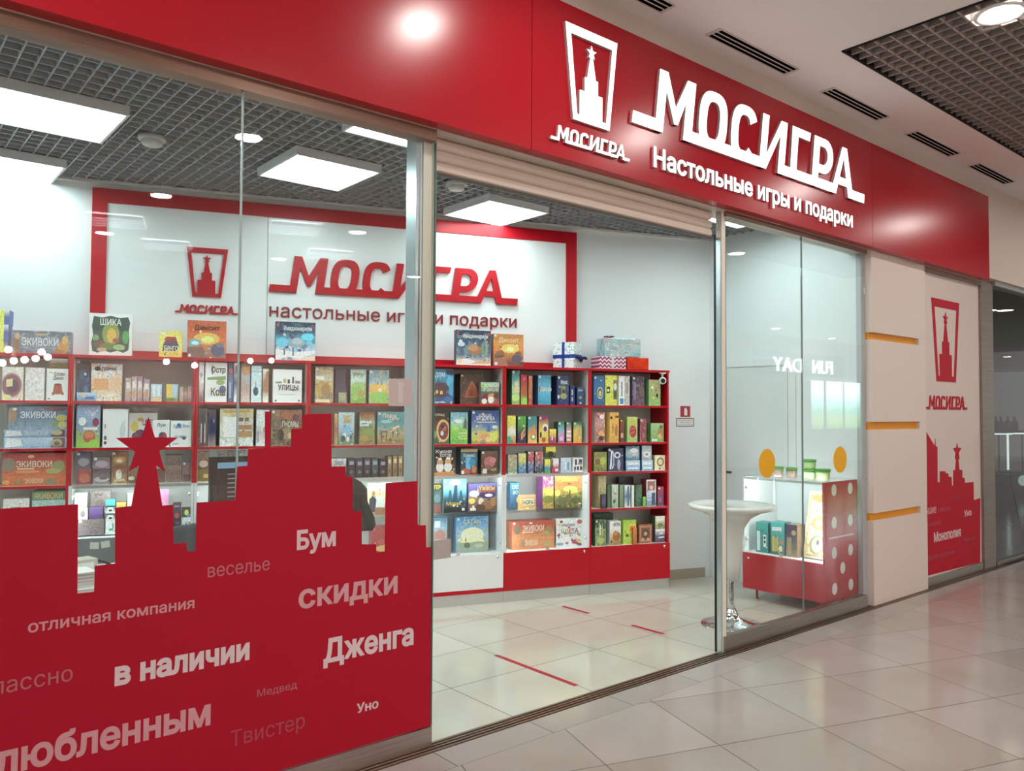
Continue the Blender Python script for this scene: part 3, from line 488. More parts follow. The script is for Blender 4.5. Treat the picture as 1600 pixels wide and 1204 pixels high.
(1.182, 3.25, 1.0355, 0.141, 0.08, 0.22, 'b8c0c0 8c9498', 'b8c0c0', '5a4a44', 'p .2 .2 .9 .2 .9 .5 .2 .5 #dcdcd4', '', 0, 'grey box with pale label lying behind the monitor', '', 'board game'),
(1.286, 3.25, 1.0355, 0.058, 0.08, 0.215, '7c8488 b0b8b8', '7c8488', '5a4a44', '', '', 0, 'small grey box beside the stepped decal above the monitor', '', 'board game'),
(1.862, 3.215, 1.6055, 0.134, 0.08, 0.273, '8c7a64 b89c60 c0a060 b0a898 9a8878', '5a4a54', 'd0b070', 'e .4 .42 .34 .2 #b4904c;e .6 .36 .28 .18 #a07c40;p .06 .66 .5 .62 .5 .74 .06 .74 #d0d4d0;p 0 .02 .8 .02 .8 .1 0 .1 #d8c8a0;p .6 .1 .96 .1 .96 .3 .6 .3 #8a7a60', 'Перевал|.55 .88 .7 .12 #ecd8a0', 1, 'golden mountain picture box in the stepped-decal unit', '', 'board game'),
(1.993, 3.27, 1.6055, 0.083, 0.07, 0.264, '6a5a60 54485c 3c4458', '2c3444', '', '', '', 0, 'dark narrow box behind the small green card box', '', 'board game'),
(2.001, 3.215, 1.6055, 0.063, 0.03, 0.081, '7a8c78 8a9c7c', '5a6c60', '', 'e .5 .5 .34 .3 #a89c6c', '', 0, 'small green card box at the foot of the dark narrow box', '', 'board game'),
(2.119, 3.215, 1.6055, 0.118, 0.09, 0.26, '6c9c3c 88b04c 9cb86c b4ccd0 98b0b4', '2c4a50', '6c9848', 'e .4 .4 .3 .16 #78b048;e .7 .3 .2 .1 #a8883c;e .3 .16 .2 .08 #88b848;p .1 .54 .5 .64 .9 .56 .9 .5 .1 .48 #90b058', 'Каркас|.5 .86 .7 .12 #b09c4c', 0, 'green valley box with a pale sky in the stepped-decal unit', '', 'board game'),
(2.28, 3.215, 1.6055, 0.155, 0.09, 0.259, '78b040 98b048 d0a84c 90b0b8 5c94b4 4888a8', '4888a4', 'd8b048', 'e .3 .46 .3 .12 #e0a83c;e .66 .5 .26 .1 #d8b45c;p .4 .56 .46 .56 .43 .72 #6a6450;p .6 .56 .68 .56 .64 .74 #7c7458;e .5 .2 .44 .12 #80b844;e .55 .4 .1 .06 #f0dc9c', 'Город|.5 .85 .6 .12 #c8c47c', 1, 'sunlit town picture box with a blue sky in the stepped-decal unit', '', 'board game'),
(2.46, 3.3, 1.6055, 0.103, 0.08, 0.206, '7a6848 6c5a40', '5c4c38', '', 'e .4 .5 .2 .12 #3c3428', '', 0, 'olive-brown box with a round handle hole above the taped sheet', '', 'board game'),
(1.955, 3.215, 1.2855, 0.024, 0.09, 0.24, 'a89448 b04c48 c0a050', '8a6a40', '', '', '', 0, 'narrow red and yellow box at the edge of the stepped decal', '', 'board game'),
(2.032, 3.215, 1.2855, 0.121, 0.08, 0.25, '5c8050 8ca8b0 98bcc8 a8c8d0', '5c7c64', '', 'e .55 .46 .26 .13 #6cacd0;e .4 .3 .1 .08 #e8ecec;e .3 .2 .14 .1 #3c4c54;e .6 .18 .1 .08 #e0e4e4;e .8 .24 .08 .08 #48545c', 'ПИНГ|.55 .84 .5 .14 #e0a820;ВИНГ|.6 .72 .5 .12 #d88c20', 0, 'pale blue penguin box with orange letters', '', 'board game'),
(2.192, 3.215, 1.2855, 0.119, 0.1, 0.25, '7c6438 7c8c3c 5c7038 8aa4a0 6c4838', '4c7838', '8a9848', 'p .04 .58 .6 .58 .6 .72 .04 .74 #c8dce4;p .1 .62 .5 .64 .5 .68 .1 .66 #5c6c84;e .3 .2 .3 .1 #a8883c;e .6 .4 .3 .12 #7c9040;p .64 .66 .76 .66 .74 .74 .62 .74 #e4ecf0', 'ВУЛ|.55 .86 .6 .16 #f09428', 0, 'dark green volcano box with orange letters', '', 'board game'),
(2.385, 3.215, 1.2855, 0.228, 0.08, 0.256, '8a7848 a08c54 98a088 489498 3c8c94 4c9498', '4c8c8c', '', 'p .4 .4 .7 .58 .74 .56 .48 .38 #c8a468;p .1 .36 .36 .36 .36 .42 .1 .42 #7a5c38;p .12 .12 .16 .12 .16 .36 .12 .36 #6a4c30;p .3 .12 .34 .12 .34 .36 .3 .36 #6a4c30;p .52 .22 .55 .22 .55 .42 .52 .42 #6a4c30;p .68 .22 .71 .22 .71 .5 .68 .5 #6a4c30;e .3 .7 .2 .05 #8cbcb8;p .5 .5 .75 .6 .76 .54 .55 .46 #dcc08c', 'Пляж|.42 .88 .5 .12 #e8ece0;Лето|.55 .79 .4 .1 #e8ece0', 1, 'teal beach box with a wooden deck chair', '', 'board game'),
(1.979, 3.215, 1.0355, 0.111, 0.12, 0.149, '30343c d8d8d8', '30343c', '4a4c4c', 'p .2 .66 .8 .66 .8 .86 .2 .86 #8a98a8;e .5 .3 .26 .1 #5c6468', '', 0, 'black box with white smears, first in the black row', '', 'board game'),
(2.075, 3.215, 1.0355, 0.054, 0.12, 0.148, '15191f 27313f', '15191f', '4a4c4c', 'p .2 .66 .8 .66 .8 .86 .2 .86 #8a98a8;e .5 .3 .26 .1 #5c6468', '', 0, 'black narrow box with a blue top stripe, second in the black row', '', 'board game'),
(2.137, 3.215, 1.0355, 0.049, 0.12, 0.142, '1b2126 2c3a4c', '1b2126', '4a4c4c', 'p .2 .66 .8 .66 .8 .86 .2 .86 #8a98a8;e .5 .3 .26 .1 #5c6468', '', 0, 'black narrow box, third in the black row', '', 'board game'),
(2.196, 3.215, 1.0355, 0.049, 0.12, 0.146, '14181e 3c4450', '14181e', '4a4c4c', 'p .2 .66 .8 .66 .8 .86 .2 .86 #8a98a8;e .5 .3 .26 .1 #5c6468', '', 0, 'black narrow box with a white badge, fourth in the black row', '', 'board game'),
(2.255, 3.215, 1.0355, 0.05, 0.12, 0.145, '202a33 48606c', '202a33', '4a4c4c', 'p .2 .66 .8 .66 .8 .86 .2 .86 #8a98a8;e .5 .3 .26 .1 #5c6468', '', 0, 'black box with a glassy blue front, fifth in the black row', '', 'board game'),
(2.318, 3.215, 1.0355, 0.055, 0.12, 0.139, '0e1014 22262c', '0e1014', '4a4c4c', 'p .2 .66 .8 .66 .8 .86 .2 .86 #8a98a8;e .5 .3 .26 .1 #5c6468', '', 0, 'plain black box, sixth and last of the black row', '', 'board game'),
(2.37, 3.215, 1.0355, 0.03, 0.12, 0.158, '8a7454 a88c64', '8a7454', '6a5430', 'p .2 .66 .8 .66 .8 .86 .2 .86 #d8c8a4;e .5 .3 .26 .1 #6c5438', '', 0, 'tan narrow box next to the black row', '', 'board game'),
(2.413, 3.215, 1.0355, 0.035, 0.12, 0.162, '7c684c a08860', '7c684c', '6a5430', 'p .2 .66 .8 .66 .8 .86 .2 .86 #d8c8a4;e .5 .3 .26 .1 #6c5438', '', 0, 'tan narrow box, second of the tan four', '', 'board game'),
(2.456, 3.215, 1.0355, 0.031, 0.12, 0.161, '8c7450 ac9468', '8c7450', '6a5430', 'p .2 .66 .8 .66 .8 .86 .2 .86 #d8c8a4;e .5 .3 .26 .1 #6c5438', '', 0, 'tan narrow box, third of the tan four', '', 'board game'),
(2.494, 3.215, 1.0355, 0.026, 0.12, 0.161, 'a0885c b8a070', 'a0885c', '6a5430', 'p .2 .66 .8 .66 .8 .86 .2 .86 #d8c8a4;e .5 .3 .26 .1 #6c5438', '', 0, 'light tan narrow box, last of the tan four', '', 'board game'),
(2.31, 3.285, 0.7285, 0.187, 0.06, 0.257, 'a89480 e0dcd8 dcd890 e4e08c f0eecc', 'd8d8d0', '', 'p .05 .1 .3 .12 .36 .5 .2 .62 .06 .5 #343c48;e .24 .68 .07 .08 #b0683c;p .36 .16 .66 .2 .6 .62 .44 .6 .34 .4 #f4f6f8;e .5 .66 .06 .06 #d8a47c;p .3 .04 .9 .04 .9 .24 .3 .26 #a06848;p .7 .2 .95 .2 .95 .6 .75 .6 #7a88a0', '', 0, 'white-framed box with a red-haired man, a bride and a yellow sky', '', 'board game'),
(2.326, 3.285, 0.4005, 0.162, 0.09, 0.245, 'b0343c a83c40 b84444', '8c3038', '', 'e .6 .3 .4 .1 #d8a860;e .5 .5 .2 .1 #c05050', '', 1, 'red box with a golden crest low in the stepped-decal unit', '', 'board game'),
(2.799, 3.215, 1.6055, 0.17, 0.08, 0.276, '34588c 3c4c74 5c4c54 54444c 3c7c9c 44a0c4 3c7ca4', '2c4468', '3c5c84', 'p .05 .2 .62 .2 .7 .5 .56 .62 .1 .6 #584048;p .14 .3 .24 .3 .24 .4 .14 .4 #e8a83c;p .34 .28 .46 .28 .46 .38 .34 .38 #f0b450;p .04 .26 .1 .26 .1 .36 .04 .36 #e0a040;e .8 .66 .16 .16 #48a8cc;p .74 .3 .98 .2 .98 .7 .8 .6 #3c94bc;e .75 .14 .2 .08 #3c6ca8;p .05 .04 .6 .04 .6 .06 .05 .06 #dce4ec;p .66 .86 1 .84 1 1 .6 1 #2c3c54', 'ДОМ|.32 .84 .46 .15 #e0ecf4', 0, 'blue haunted-house box with orange lit windows', '', 'board game'),
(3.058, 3.28, 1.6055, 0.198, 0.15, 0.249, '5c4438 4c3c30 544438 4c4034', '0c0c0e', '6c5844', 'p .18 .22 .82 .22 .72 .52 .56 .74 .5 .78 .34 .56 #b0603c;p .26 .26 .74 .26 .66 .5 .52 .66 .36 .5 #984c30;p .4 .26 .56 .26 .56 .46 .4 .46 #7c3c28;e .5 .9 .1 .03 #5c4c3c', '', 1, 'dark brown box with an orange hut and a thick black side', '', 'board game'),
(3.19, 3.205, 1.6055, 0.161, 0.05, 0.18, '8c5048 5c484c 5c7858 9cb4a0', '6c5c58', '', 'e .22 .82 .2 .14 #88b45c;e .3 .28 .2 .2 #7c2c34;e .62 .34 .24 .16 #d08c50;e .55 .2 .16 .16 #e0dcd8;e .82 .4 .12 .14 #5c4038;e .2 .14 .14 .12 #e8dcc8;e .84 .16 .1 .12 #9c4c44', 'ЗОМБИ|.56 .86 .8 .16 #f0f0e0;В ШКОЛЕ|.56 .66 .8 .14 #f4f4ec', 0, 'small green and maroon box with white double-row title', '', 'board game'),
(2.783, 3.215, 1.2855, 0.132, 0.07, 0.253, '4c5848 6c5440 5c4034 3c3430', '30342c', '', 'e .62 .42 .42 .36 #d0a860;e .64 .42 .32 .28 #7c4444;e .56 .34 .1 .08 #d8c4c0;e .7 .5 .12 .08 #a86c58;e .6 .56 .1 .06 #4c3434;e .1 .3 .12 .12 #7c9c64', 'Обед|.4 .92 .6 .1 #d8ccb0', 0, 'dark brown box with a large round pie', '', 'board game'),
(2.933, 3.215, 1.2855, 0.145, 0.06, 0.254, '5ca834 70b83c 8cc058 98c4c8 6ca8c4', '4c7c54', '84c84c', 'p .72 .5 .94 .46 .96 .7 .86 .86 .78 .7 #5c6868;e .45 .72 .24 .06 #d8e8ec;p .5 .14 .98 .14 .98 .4 .5 .36 #a8c86c;p .52 .2 .96 .2 .96 .22 .52 .22 #60782c;p .52 .28 .96 .28 .96 .3 .52 .3 #60782c;e .3 .5 .2 .06 #9ccc58', '', 0, 'bright green meadow box with a dark castle and blue sky', '', 'board game'),
(3.156, 3.215, 1.2855, 0.237, 0.06, 0.27, 'a88c3c c8c050 6c84a0 40609c 30508c', '2c4880', '', 'e .3 .2 .14 .12 #d8a85c;e .48 .22 .16 .1 #c8985c;e .8 .2 .15 .14 #c8cc48;e .1 .18 .1 .1 #b0c040;e .62 .12 .12 .08 #e0b878;p .56 .36 .68 .36 .68 .56 .56 .56 #3468b4;p .2 .64 .9 .64 .9 .66 .2 .66 #dce4ec;e .84 .5 .1 .05 #c4d4e4;e .3 .5 .08 .05 #7c98c0', 'БОЛЬШАЯ|.48 .85 .46 .1 #e0e4e8;БРОДИЛКА|.5 .75 .66 .14 #f0f4f8', 1, 'wide blue box with yellow animals along its foot', '', 'board game'),
(2.812, 3.215, 1.0355, 0.186, 0.1, 0.22, '7c5830 5c4c40 3c3838 2c2a2e 302e32', '1c1c20', '', 'e .3 .3 .17 .18 #e4e4e4;e .66 .3 .18 .18 #ececec;e .3 .5 .14 .1 #c09468;e .66 .52 .14 .1 #d09c5c;p .22 .56 .38 .56 .38 .64 .22 .64 #f4f4f4;p .58 .58 .74 .58 .74 .66 .58 .66 #f4f4f4;e .5 .06 .5 .08 #c8843c', 'Кухня|.46 .86 .7 .16 #ecece8;котов|.55 .73 .5 .12 #dcdcd8', 0, 'black box with two white cook cats behind a loaf', '', 'board game'),
(3.019, 3.215, 1.0355, 0.141, 0.14, 0.22, '6c3c34 3c4c60 2c6c88 3c3c44', '28323c', '', 'p .3 .2 .6 .2 .6 .64 .3 .64 #58acd0;e .7 .44 .2 .16 #3484b0;e .3 .14 .26 .1 #b85c44;e .8 .2 .14 .14 #c07838;p 0 .84 1 .84 1 .94 0 .94 #b09c60;p .04 .04 .2 .04 .2 .16 .04 .16 #e0dccc', 'Комикс|.5 .72 .7 .14 #d0e4ec', 0, 'comic-style box with a blue beam and orange edges', '', 'board game'),
(3.194, 3.215, 1.0355, 0.144, 0.1, 0.192, '5c4838 4c3c34 6c5444', '3c302c', '7c4c44', 'e .5 .52 .34 .24 #b0686c;e .7 .6 .2 .12 #c07c74;e .4 .3 .2 .12 #8c5c4c;p .1 .04 .34 .04 .34 .24 .1 .24 #d0ccc4;e .75 .2 .2 .06 #8c9050', '', 1, 'brown box with a pink beast picture beside the comic-style box', '', 'board game'),
(2.776, 3.285, 0.7285, 0.069, 0.06, 0.234, '7c4c48 3c5858 486868 2c3434', '2c3434', '', 'e .5 .5 .4 .14 #5c7c80;p .1 .04 .9 .04 .9 .3 .1 .3 #84504c', 'ТЕР|.45 .9 .9 .14 #f0d048', 0, 'dark green box with yellow letters behind the display glass', '', 'board game'),
(2.924, 3.285, 0.7285, 0.195, 0.06, 0.271, '20282c 2c3c44 345c6c 4ca0bc 8cd0e0 60acc8', 'a0d0d8', '', 'p .4 .34 .6 .34 .6 .78 .54 .9 .46 .78 #28485c;p .2 .34 .36 .34 .34 .66 .26 .68 #2c5468;p .66 .34 .84 .34 .8 .64 .72 .66 #2c5468;e .5 .9 .26 .08 #d0f0f4;p 0 .0 1 0 1 .14 0 .14 #181e22;p .8 .05 .92 .05 .92 .13 .8 .13 #e0dcd8', 'Мрак|.45 .26 .66 .14 #d8b868', 1, 'blue city box with dark towers and a golden title', '', 'board game'),
(3.16, 3.285, 0.7285, 0.244, 0.06, 0.229, '6c4838 7c5844 8c7860 584880 6c6098', '5c5484', '', 'e .2 .64 .18 .12 #c4c8dc;e .68 .58 .3 .12 #3c2c64;e .72 .57 .14 .06 #dce0f4;e .12 .38 .12 .1 #d8c048;e .45 .34 .1 .14 #d0c0a8;e .7 .24 .26 .16 #8c5c3c;e .88 .3 .1 .12 #a8703c;e .4 .14 .2 .12 #583c30;p .06 .04 .26 .04 .26 .14 .06 .14 #d8d4cc;p .3 .7 .36 .7 .33 .92 #b4b4d0', 'Ужасы|.64 .84 .56 .16 #f0d040;Глубин|.66 .72 .56 .12 #e0603c', 0, 'purple box with a shark and a ring of monsters', '', 'board game'),
(2.805, 3.295, 0.4005, 0.117, 0.1, 0.288, '8caac4 a4b4c4 b08478 88b8cc 5888a4', '6c94b0', '', 'p .1 .42 .84 .42 .84 .6 .5 .7 .1 .6 #b07c74;p .1 .74 .5 .74 .5 .92 .1 .92 #cce4ec;e .6 .14 .3 .1 #a4bcd4', '', 0, 'pale blue box with a pink house low behind the display glass', '', 'board game'),
(3.074, 3.285, 0.4005, 0.275, 0.08, 0.29, '7c8c74 a0a890 90b0c4 6ca0c8 3c80b4', '4880a8', '94acb4', 'e .5 .48 .36 .22 #ece8b0;p .14 .28 .86 .28 .86 .36 .14 .36 #dcd89c;p .0 .0 1 0 1 .24 .7 .3 .3 .26 0 .28 #8c9c8c;e .34 .2 .1 .08 #5c6c54;p .28 .3 .31 .3 .31 .4 .28 .4 #7c6c48;e .7 .18 .14 .06 #a8b49c', 'CATAN|.48 .86 .54 .13 #ccd4b4', 1, 'large pale blue island box low behind the display glass', '', 'board game'),
(3.42, 3.215, 1.6055, 0.068, 0.15, 0.285, '8cb04c a8bc7c b8c4a0 4c8c90 2c5c6c', '28583c', '6ca070', 'p .3 .34 .8 .34 .8 .7 .4 .66 #c8c08c;e .5 .2 .5 .1 #b0d070', '', 1, 'green landscape box with a pale gate beside the red divider', '', 'board game'),
(3.494, 3.215, 1.6055, 0.057, 0.08, 0.25, '88b43c 9c6838 a8483c 9c2c3c', '78342c', '', 'e .5 .86 .2 .07 #d04858;e .5 .45 .3 .14 #b05034;e .6 .12 .4 .12 #80c040', '', 0, 'red and green box with a small roof shape', '', 'board game'),
(3.552, 3.215, 1.6055, 0.035, 0.08, 0.241, 'a84038 b06038 b85040', '8c3830', 'd8b070', '', '', 1, 'narrow orange-red box with a price tag', '', 'board game'),
(3.68, 3.215, 1.6055, 0.117, 0.15, 0.249, '2c8cac 38a0c0 5cb4cc 4c9cb8 3080a0', '2c5c80', '', 'p .06 .42 .14 .42 .14 .64 .06 .64 #8c5c38;p .2 .44 .26 .44 .26 .6 .2 .6 #a8744c', 'Диско|.6 .52 .86 .17 #f0e8dc', 1, 'turquoise box with one wide white word', '', 'board game'),
(3.851, 3.215, 1.6055, 0.107, 0.15, 0.247, '28346c 2c4070 283c64', '243460', '', 'e .52 .6 .24 .06 #7c8450;p .3 .36 .74 .36 .74 .54 .3 .54 #5c6840;e .54 .3 .3 .1 #8c9458;e .54 .46 .12 .05 #2c3028;p .04 .2 .2 .24 .16 .34 .02 .34 #c4ccb8;e .2 .62 .06 .04 #a8a868', 'Мозг|.58 .8 .6 .1 #e4e8f0;бурь|.58 .74 .6 .08 #e4e8f0', 1, 'navy box with an olive robot', '', 'board game'),
(3.938, 3.215, 1.6055, 0.042, 0.05, 0.167, '28346c 24305c', '202c54', '', 'p .3 .2 .6 .2 .6 .4 .3 .4 #a8b4cc;p .3 .5 .6 .5 .6 .8 .3 .8 #a8b4cc', '', 0, 'narrow navy box with pale side letters', '', 'board game'),
(4.014, 3.215, 1.6055, 0.061, 0.06, 0.152, '2c4068 34507c', '24345c', '', 'e .5 .42 .24 .09 #7c9c74;e .5 .12 .2 .05 #a8c0cc', 'Мозг|.5 .84 .7 .14 #dce4ec', 0, 'small navy box at the far end of the turquoise row', '', 'board game'),
(3.385, 3.215, 1.2855, 0.074, 0.09, 0.229, '6c8c54 e0dcc4 c8c83c d4d040', 'a0a030', '', 'e .5 .5 .26 .12 #ece8dc;e .2 .14 .24 .12 #34a080;e .8 .14 .14 .14 #d88c3c', '', 0, 'lime yellow box with a white dog', '', 'board game'),
(3.476, 3.215, 1.2855, 0.074, 0.1, 0.224, '342c50 44345c 4c8c34 40a03c', '2c3c30', '', 'p .4 .1 .9 .3 .9 .4 .5 .26 .9 .5 .9 .58 .4 .36 #d08c4c;e .75 .64 .1 .04 #d0d8c4', '', 1, 'green and violet box with an orange zigzag', '', 'board game'),
(3.571, 3.215, 1.2855, 0.081, 0.1, 0.225, 'd8a850 d08c40 3c8c90 3c8088', '34706c', '', 'e .6 .24 .3 .12 #4c9080;e .6 .24 .18 .07 #e0d8a8;p .3 .3 .8 .34 .7 .7 .5 .62 .5 .5 #d87c30', '', 1, 'teal box with a fiery orange dragon', '', 'board game'),
(3.673, 3.215, 1.2855, 0.088, 0.1, 0.225, 'c8b830 d8c83c c0a040 8c2c5c', '6c2450', '', 'e .66 .56 .3 .16 #d8d0c0;e .66 .52 .18 .1 #6c2c48;e .5 .12 .2 .1 #c03c44;e .2 .3 .1 .12 #403428', '', 1, 'purple and yellow box with a white arch', '', 'board game'),
(3.751, 3.2, 1.2855, 0.059, 0.05, 0.118, '8c3c64 b05c6c d0b840 d8c840', '9c6c3c', '', 'p .3 .2 .45 .2 .45 .5 .3 .5 #e8d0dc', '', 0, 'small yellow-topped plum box in front of the arch box', '', 'board game'),
(3.835, 3.215, 1.2855, 0.059, 0.09, 0.177, 'a86494 c08cb0 70a8b8 2c7454', '28644c', '', 'p .2 .1 .8 .1 .8 .3 .2 .3 #d8a8cc', '', 1, 'slim green-topped lilac box, first of three', '', 'board game'),
(3.906, 3.215, 1.2855, 0.048, 0.09, 0.177, 'b8444c d8b0a8 c88c84 2c7454', '28644c', '', 'p .1 .1 .9 .1 .9 .18 .1 .18 #ecd8d0;p .1 .3 .9 .3 .9 .38 .1 .38 #ecd8d0;p .1 .5 .9 .5 .9 .58 .1 .58 #ecd8d0', '', 1, 'slim green-topped pink box, second of three', '', 'board game'),
(3.987, 3.215, 1.2855, 0.078, 0.09, 0.177, 'd8a030 d8a840 c8b450 2c7454', '28644c', '', 'e .7 .5 .18 .2 #a8a060', '', 1, 'slim green-topped amber box, third of three', '', 'board game'),
(3.396, 3.215, 1.0355, 0.079, 0.07, 0.158, '7c8c78 9c9c7c a88c70', '6c6c58', 'c8c8a8', '', '', 0, 'small grey-green patterned box in the low shelf of the middle open unit', '', 'board game'),
(3.481, 3.215, 1.0355, 0.069, 0.07, 0.167, '3c6c94 4c84a4 c0b838 d0c83c', '3c5c7c', 'dce4dc', '', '', 1, 'yellow and blue small box', '', 'board game'),
(3.558, 3.215, 1.0355, 0.052, 0.07, 0.182, '40587c 54749c b04048 c04850', '3c4c6c', 'd8dce0', '', '', 1, 'red and blue small box', '', 'board game'),
(3.633, 3.215, 1.0355, 0.075, 0.07, 0.181, '34384c 5c6474 b04440 c0504c', '343448', 'b8c0bc', '', '', 1, 'red and charcoal small box', '', 'board game'),
(3.703, 3.2, 1.0355, 0.053, 0.06, 0.117, '58a048 3c84b0 d8cc30 e0d438', '3c6c84', '', '', '', 0, 'tiny yellow-topped blue box', '', 'board game'),
(3.773, 3.2, 1.0355, 0.065, 0.06, 0.121, 'b83448 c8485c e0d8dc ecece8', 'b03c4c', '', 'p .05 .3 .2 .3 .2 .95 .05 .95 #2c3038;p .5 .1 .9 .1 .9 .3 .5 .3 #ecd8dc', '', 0, 'small white and crimson box with black bars', '', 'board game'),
(3.732, 3.2, 1.1665, 0.088, 0.06, 0.089, '2c4434 384c38 d8c830 e0d034', '8c8430', '', 'e .5 .36 .3 .2 #203028', '', 0, 'yellow and black box perched over the two small boxes', '', 'board game'),
(3.878, 3.215, 1.0355, 0.095, 0.07, 0.124, 'a8bcd0 c0d0e0', '98b0c8', '8cacc8', 'p .4 .2 .55 .2 .55 .7 .4 .7 #f0f4f8;p .66 .2 .8 .2 .8 .7 .66 .7 #5c88b0', '', 0, 'light blue box with white numerals', '', 'board game'),
(3.991, 3.215, 1.0355, 0.096, 0.07, 0.122, 'e0e4e4 e8ecec', 'd4d8d8', '', 'p .2 .5 .4 .5 .4 .9 .2 .9 #40444c;p .5 .55 .9 .55 .9 .62 .5 .62 #40444c;p .6 .65 .9 .65 .9 .9 .6 .9 #40444c;p .15 .15 .3 .15 .3 .4 .15 .4 #40444c;p .4 .15 .6 .15 .6 .4 .4 .4 #40444c;p .7 .15 .92 .15 .92 .4 .7 .4 #40444c', '', 0, 'white box with black block letters', '', 'board game'),
(3.451, 3.31, 0.7285, 0.08, 0.1, 0.224, '2c4458 285c7c 2c7c98', '1c5474', '', 'e .85 .36 .16 .1 #b8a84c', 'СЛО|.55 .84 .7 .16 #e4f0f4;ВО|.6 .64 .6 .14 #e4f0f4', 0, 'teal box with chunky white letters behind the display glass', '', 'board game'),
(3.543, 3.25, 0.7285, 0.15, 0.03, 0.125, 'd0a060 c88850 d0a474', 'b88850', '', 'p .22 .3 .88 .3 .88 .74 .22 .74 #e4d4b0;e .5 .12 .12 .08 #e8c878;e .1 .6 .06 .2 #c8b858', 'НОРА|.55 .52 .6 .3 #54442c', 0, 'small orange box with a framed dark word', '', 'board game'),
(3.747, 3.285, 0.7285, 0.101, 0.14, 0.277, 'a88438 90882c d0c83c b0548c 8c3c84', '90408c', 'd8c84c', 'e .6 .5 .4 .14 #dcd83c;e .5 .28 .5 .12 #78782c', 'УН|.7 .8 .46 .12 #f0dce8', 1, 'tall purple box with yellow trees', '', 'board game'),
(3.937, 3.285, 0.7285, 0.257, 0.08, 0.277, '50542c 6c6c38 a89440 d08c44 c86c38 c07c3c', '9c7430', '8c8c38', 'e .56 .58 .26 .09 #dce048;e .66 .5 .2 .06 #c8cc40;p .52 .3 .58 .3 .57 .55 .53 .55 #4c4428;e .1 .46 .1 .1 #d8d840;e .3 .24 .2 .1 #5c6034;e .75 .22 .2 .1 #54582c;p .86 .1 .96 .1 .96 .14 .86 .14 #e8e4d4;e .5 .34 .12 .08 #6c5a34', 'Саванна|.46 .86 .72 .11 #ecc458', 0, 'large sunset box with a glowing yellow tree', '', 'board game'),
(3.607, 3.27, 0.4005, 0.383, 0.15, 0.102, 'c87848 cc8450', 'a8643c', '', 'p .2 .2 .3 .2 .28 .8 .22 .8 #9c7c5c;e .84 .4 .1 .3 #b09058', 'ЭКИВОКИ|.45 .52 .3 .5 #f0dcc0', 0, 'slim orange long box at the bottom of the display', '', 'board game'),
(3.606, 3.27, 0.5038, 0.383, 0.15, 0.127, 'c87c4c b8523c b04838', 'a05438', '', 'e .88 .4 .08 .26 #8c7c48;e .8 .2 .1 .14 #a89050;e .12 .5 .08 .3 #6c6450;e .44 .88 .04 .06 #e8c8a0;p .24 .26 .5 .26 .5 .32 .24 .32 #ecd0ac', 'ЭКИВОКИ|.5 .55 .5 .4 #f0e4d0', 1, 'orange long box with a squirrel, on the slim one in the display', '', 'board game'),
(3.944, 3.285, 0.4005, 0.244, 0.08, 0.235, 'eae6e4 f0eeec', 'e0dcdc', '', 'e .2 .9 .06 .05 #8c3c4c;e .9 .88 .1 .08 #b04c54;e .72 .16 .12 .08 #a83c5c;e .86 .2 .1 .06 #d8a84c;e .15 .1 .14 .06 #8c9cb0;e .9 .06 .08 .05 #6c4c5c;p .3 .44 .7 .44 .7 .46 .3 .46 #8c8488', 'партия|.45 .76 .5 .1 #6c6468;Ц|.24 .56 .1 .16 #4c8c5c;В|.4 .56 .12 .16 #d8b048;Е|.53 .56 .1 .16 #b8485c;Т|.65 .56 .1 .16 #8c5c94;А|.78 .57 .14 .18 #b03c6c', 0, 'white box with multicoloured letters and berries', '', 'board game'),
(4.191, 3.215, 1.6055, 0.099, 0.08, 0.254, '2c5c8c 346c9c 2c6494', '285480', '', 'e .6 .42 .28 .2 #e0e4d4;e .6 .42 .24 .17 #4c6848;e .6 .4 .14 .1 #c8b868', '', 1, 'blue box with a round frog emblem in the end unit', '', 'board game'),
(4.309, 3.215, 1.6055, 0.113, 0.08, 0.262, 'c0c430 ccd038', 'c8cc34', '', 'p .1 .4 .4 .4 .4 .62 .1 .62 #3c4438;e .25 .5 .1 .05 #f0f4f0;p .68 .2 1 .2 1 .84 .68 .84 #7c6c5c;e .84 .62 .14 .12 #c8ccc8;e .84 .34 .14 .14 #4c5c34', '', 0, 'bright yellow box with a small owl face', '', 'board game'),
(4.438, 3.215, 1.6055, 0.108, 0.08, 0.259, 'b0aca4 bcb8b4', 'e4e6e8', '7c8490', 'p 0 0 .5 0 .5 1 0 1 #e8eaea;p .1 .05 .42 .05 .42 .24 .1 .24 #3c84a4;p .22 .3 .32 .3 .32 .8 .22 .8 #5c6878;e .75 .6 .16 .2 #9c8c84', '', 0, 'white-spined box with a grey crowd picture', '', 'board game'),
(4.579, 3.215, 1.6055, 0.122, 0.09, 0.256, '5c4454 4c3c50 3c3444', '443850', '7c6c74', 'p .1 .2 .3 .2 .3 .8 .1 .8 #7c6c88;e .75 .5 .2 .2 #6c5450', '', 1, 'dark plum box with a faded portrait', '', 'board game'),
(4.744, 3.215, 1.6055, 0.118, 0.13, 0.231, '88a854 98a868 b0a070', '5c9c54', '6ca058', 'e .6 .6 .1 .05 #c8504c;e .7 .4 .1 .07 #2c2420;e .4 .3 .08 .04 #d0c050;e .3 .7 .1 .06 #e0dca8', '', 0, 'light green box with tiny ladybirds', '', 'board game'),
(4.201, 3.215, 1.2855, 0.093, 0.1, 0.259, '8c5c4c a86858 b88c88 a84c50', 'c8a8a4', 'd8b8a8', 'e .7 .86 .24 .08 #d8d4d8;e .6 .3 .26 .1 #d09c5c;e .6 .14 .26 .08 #3c3438', '', 0, 'pink and brown box with a waiter and cake', '', 'board game'),
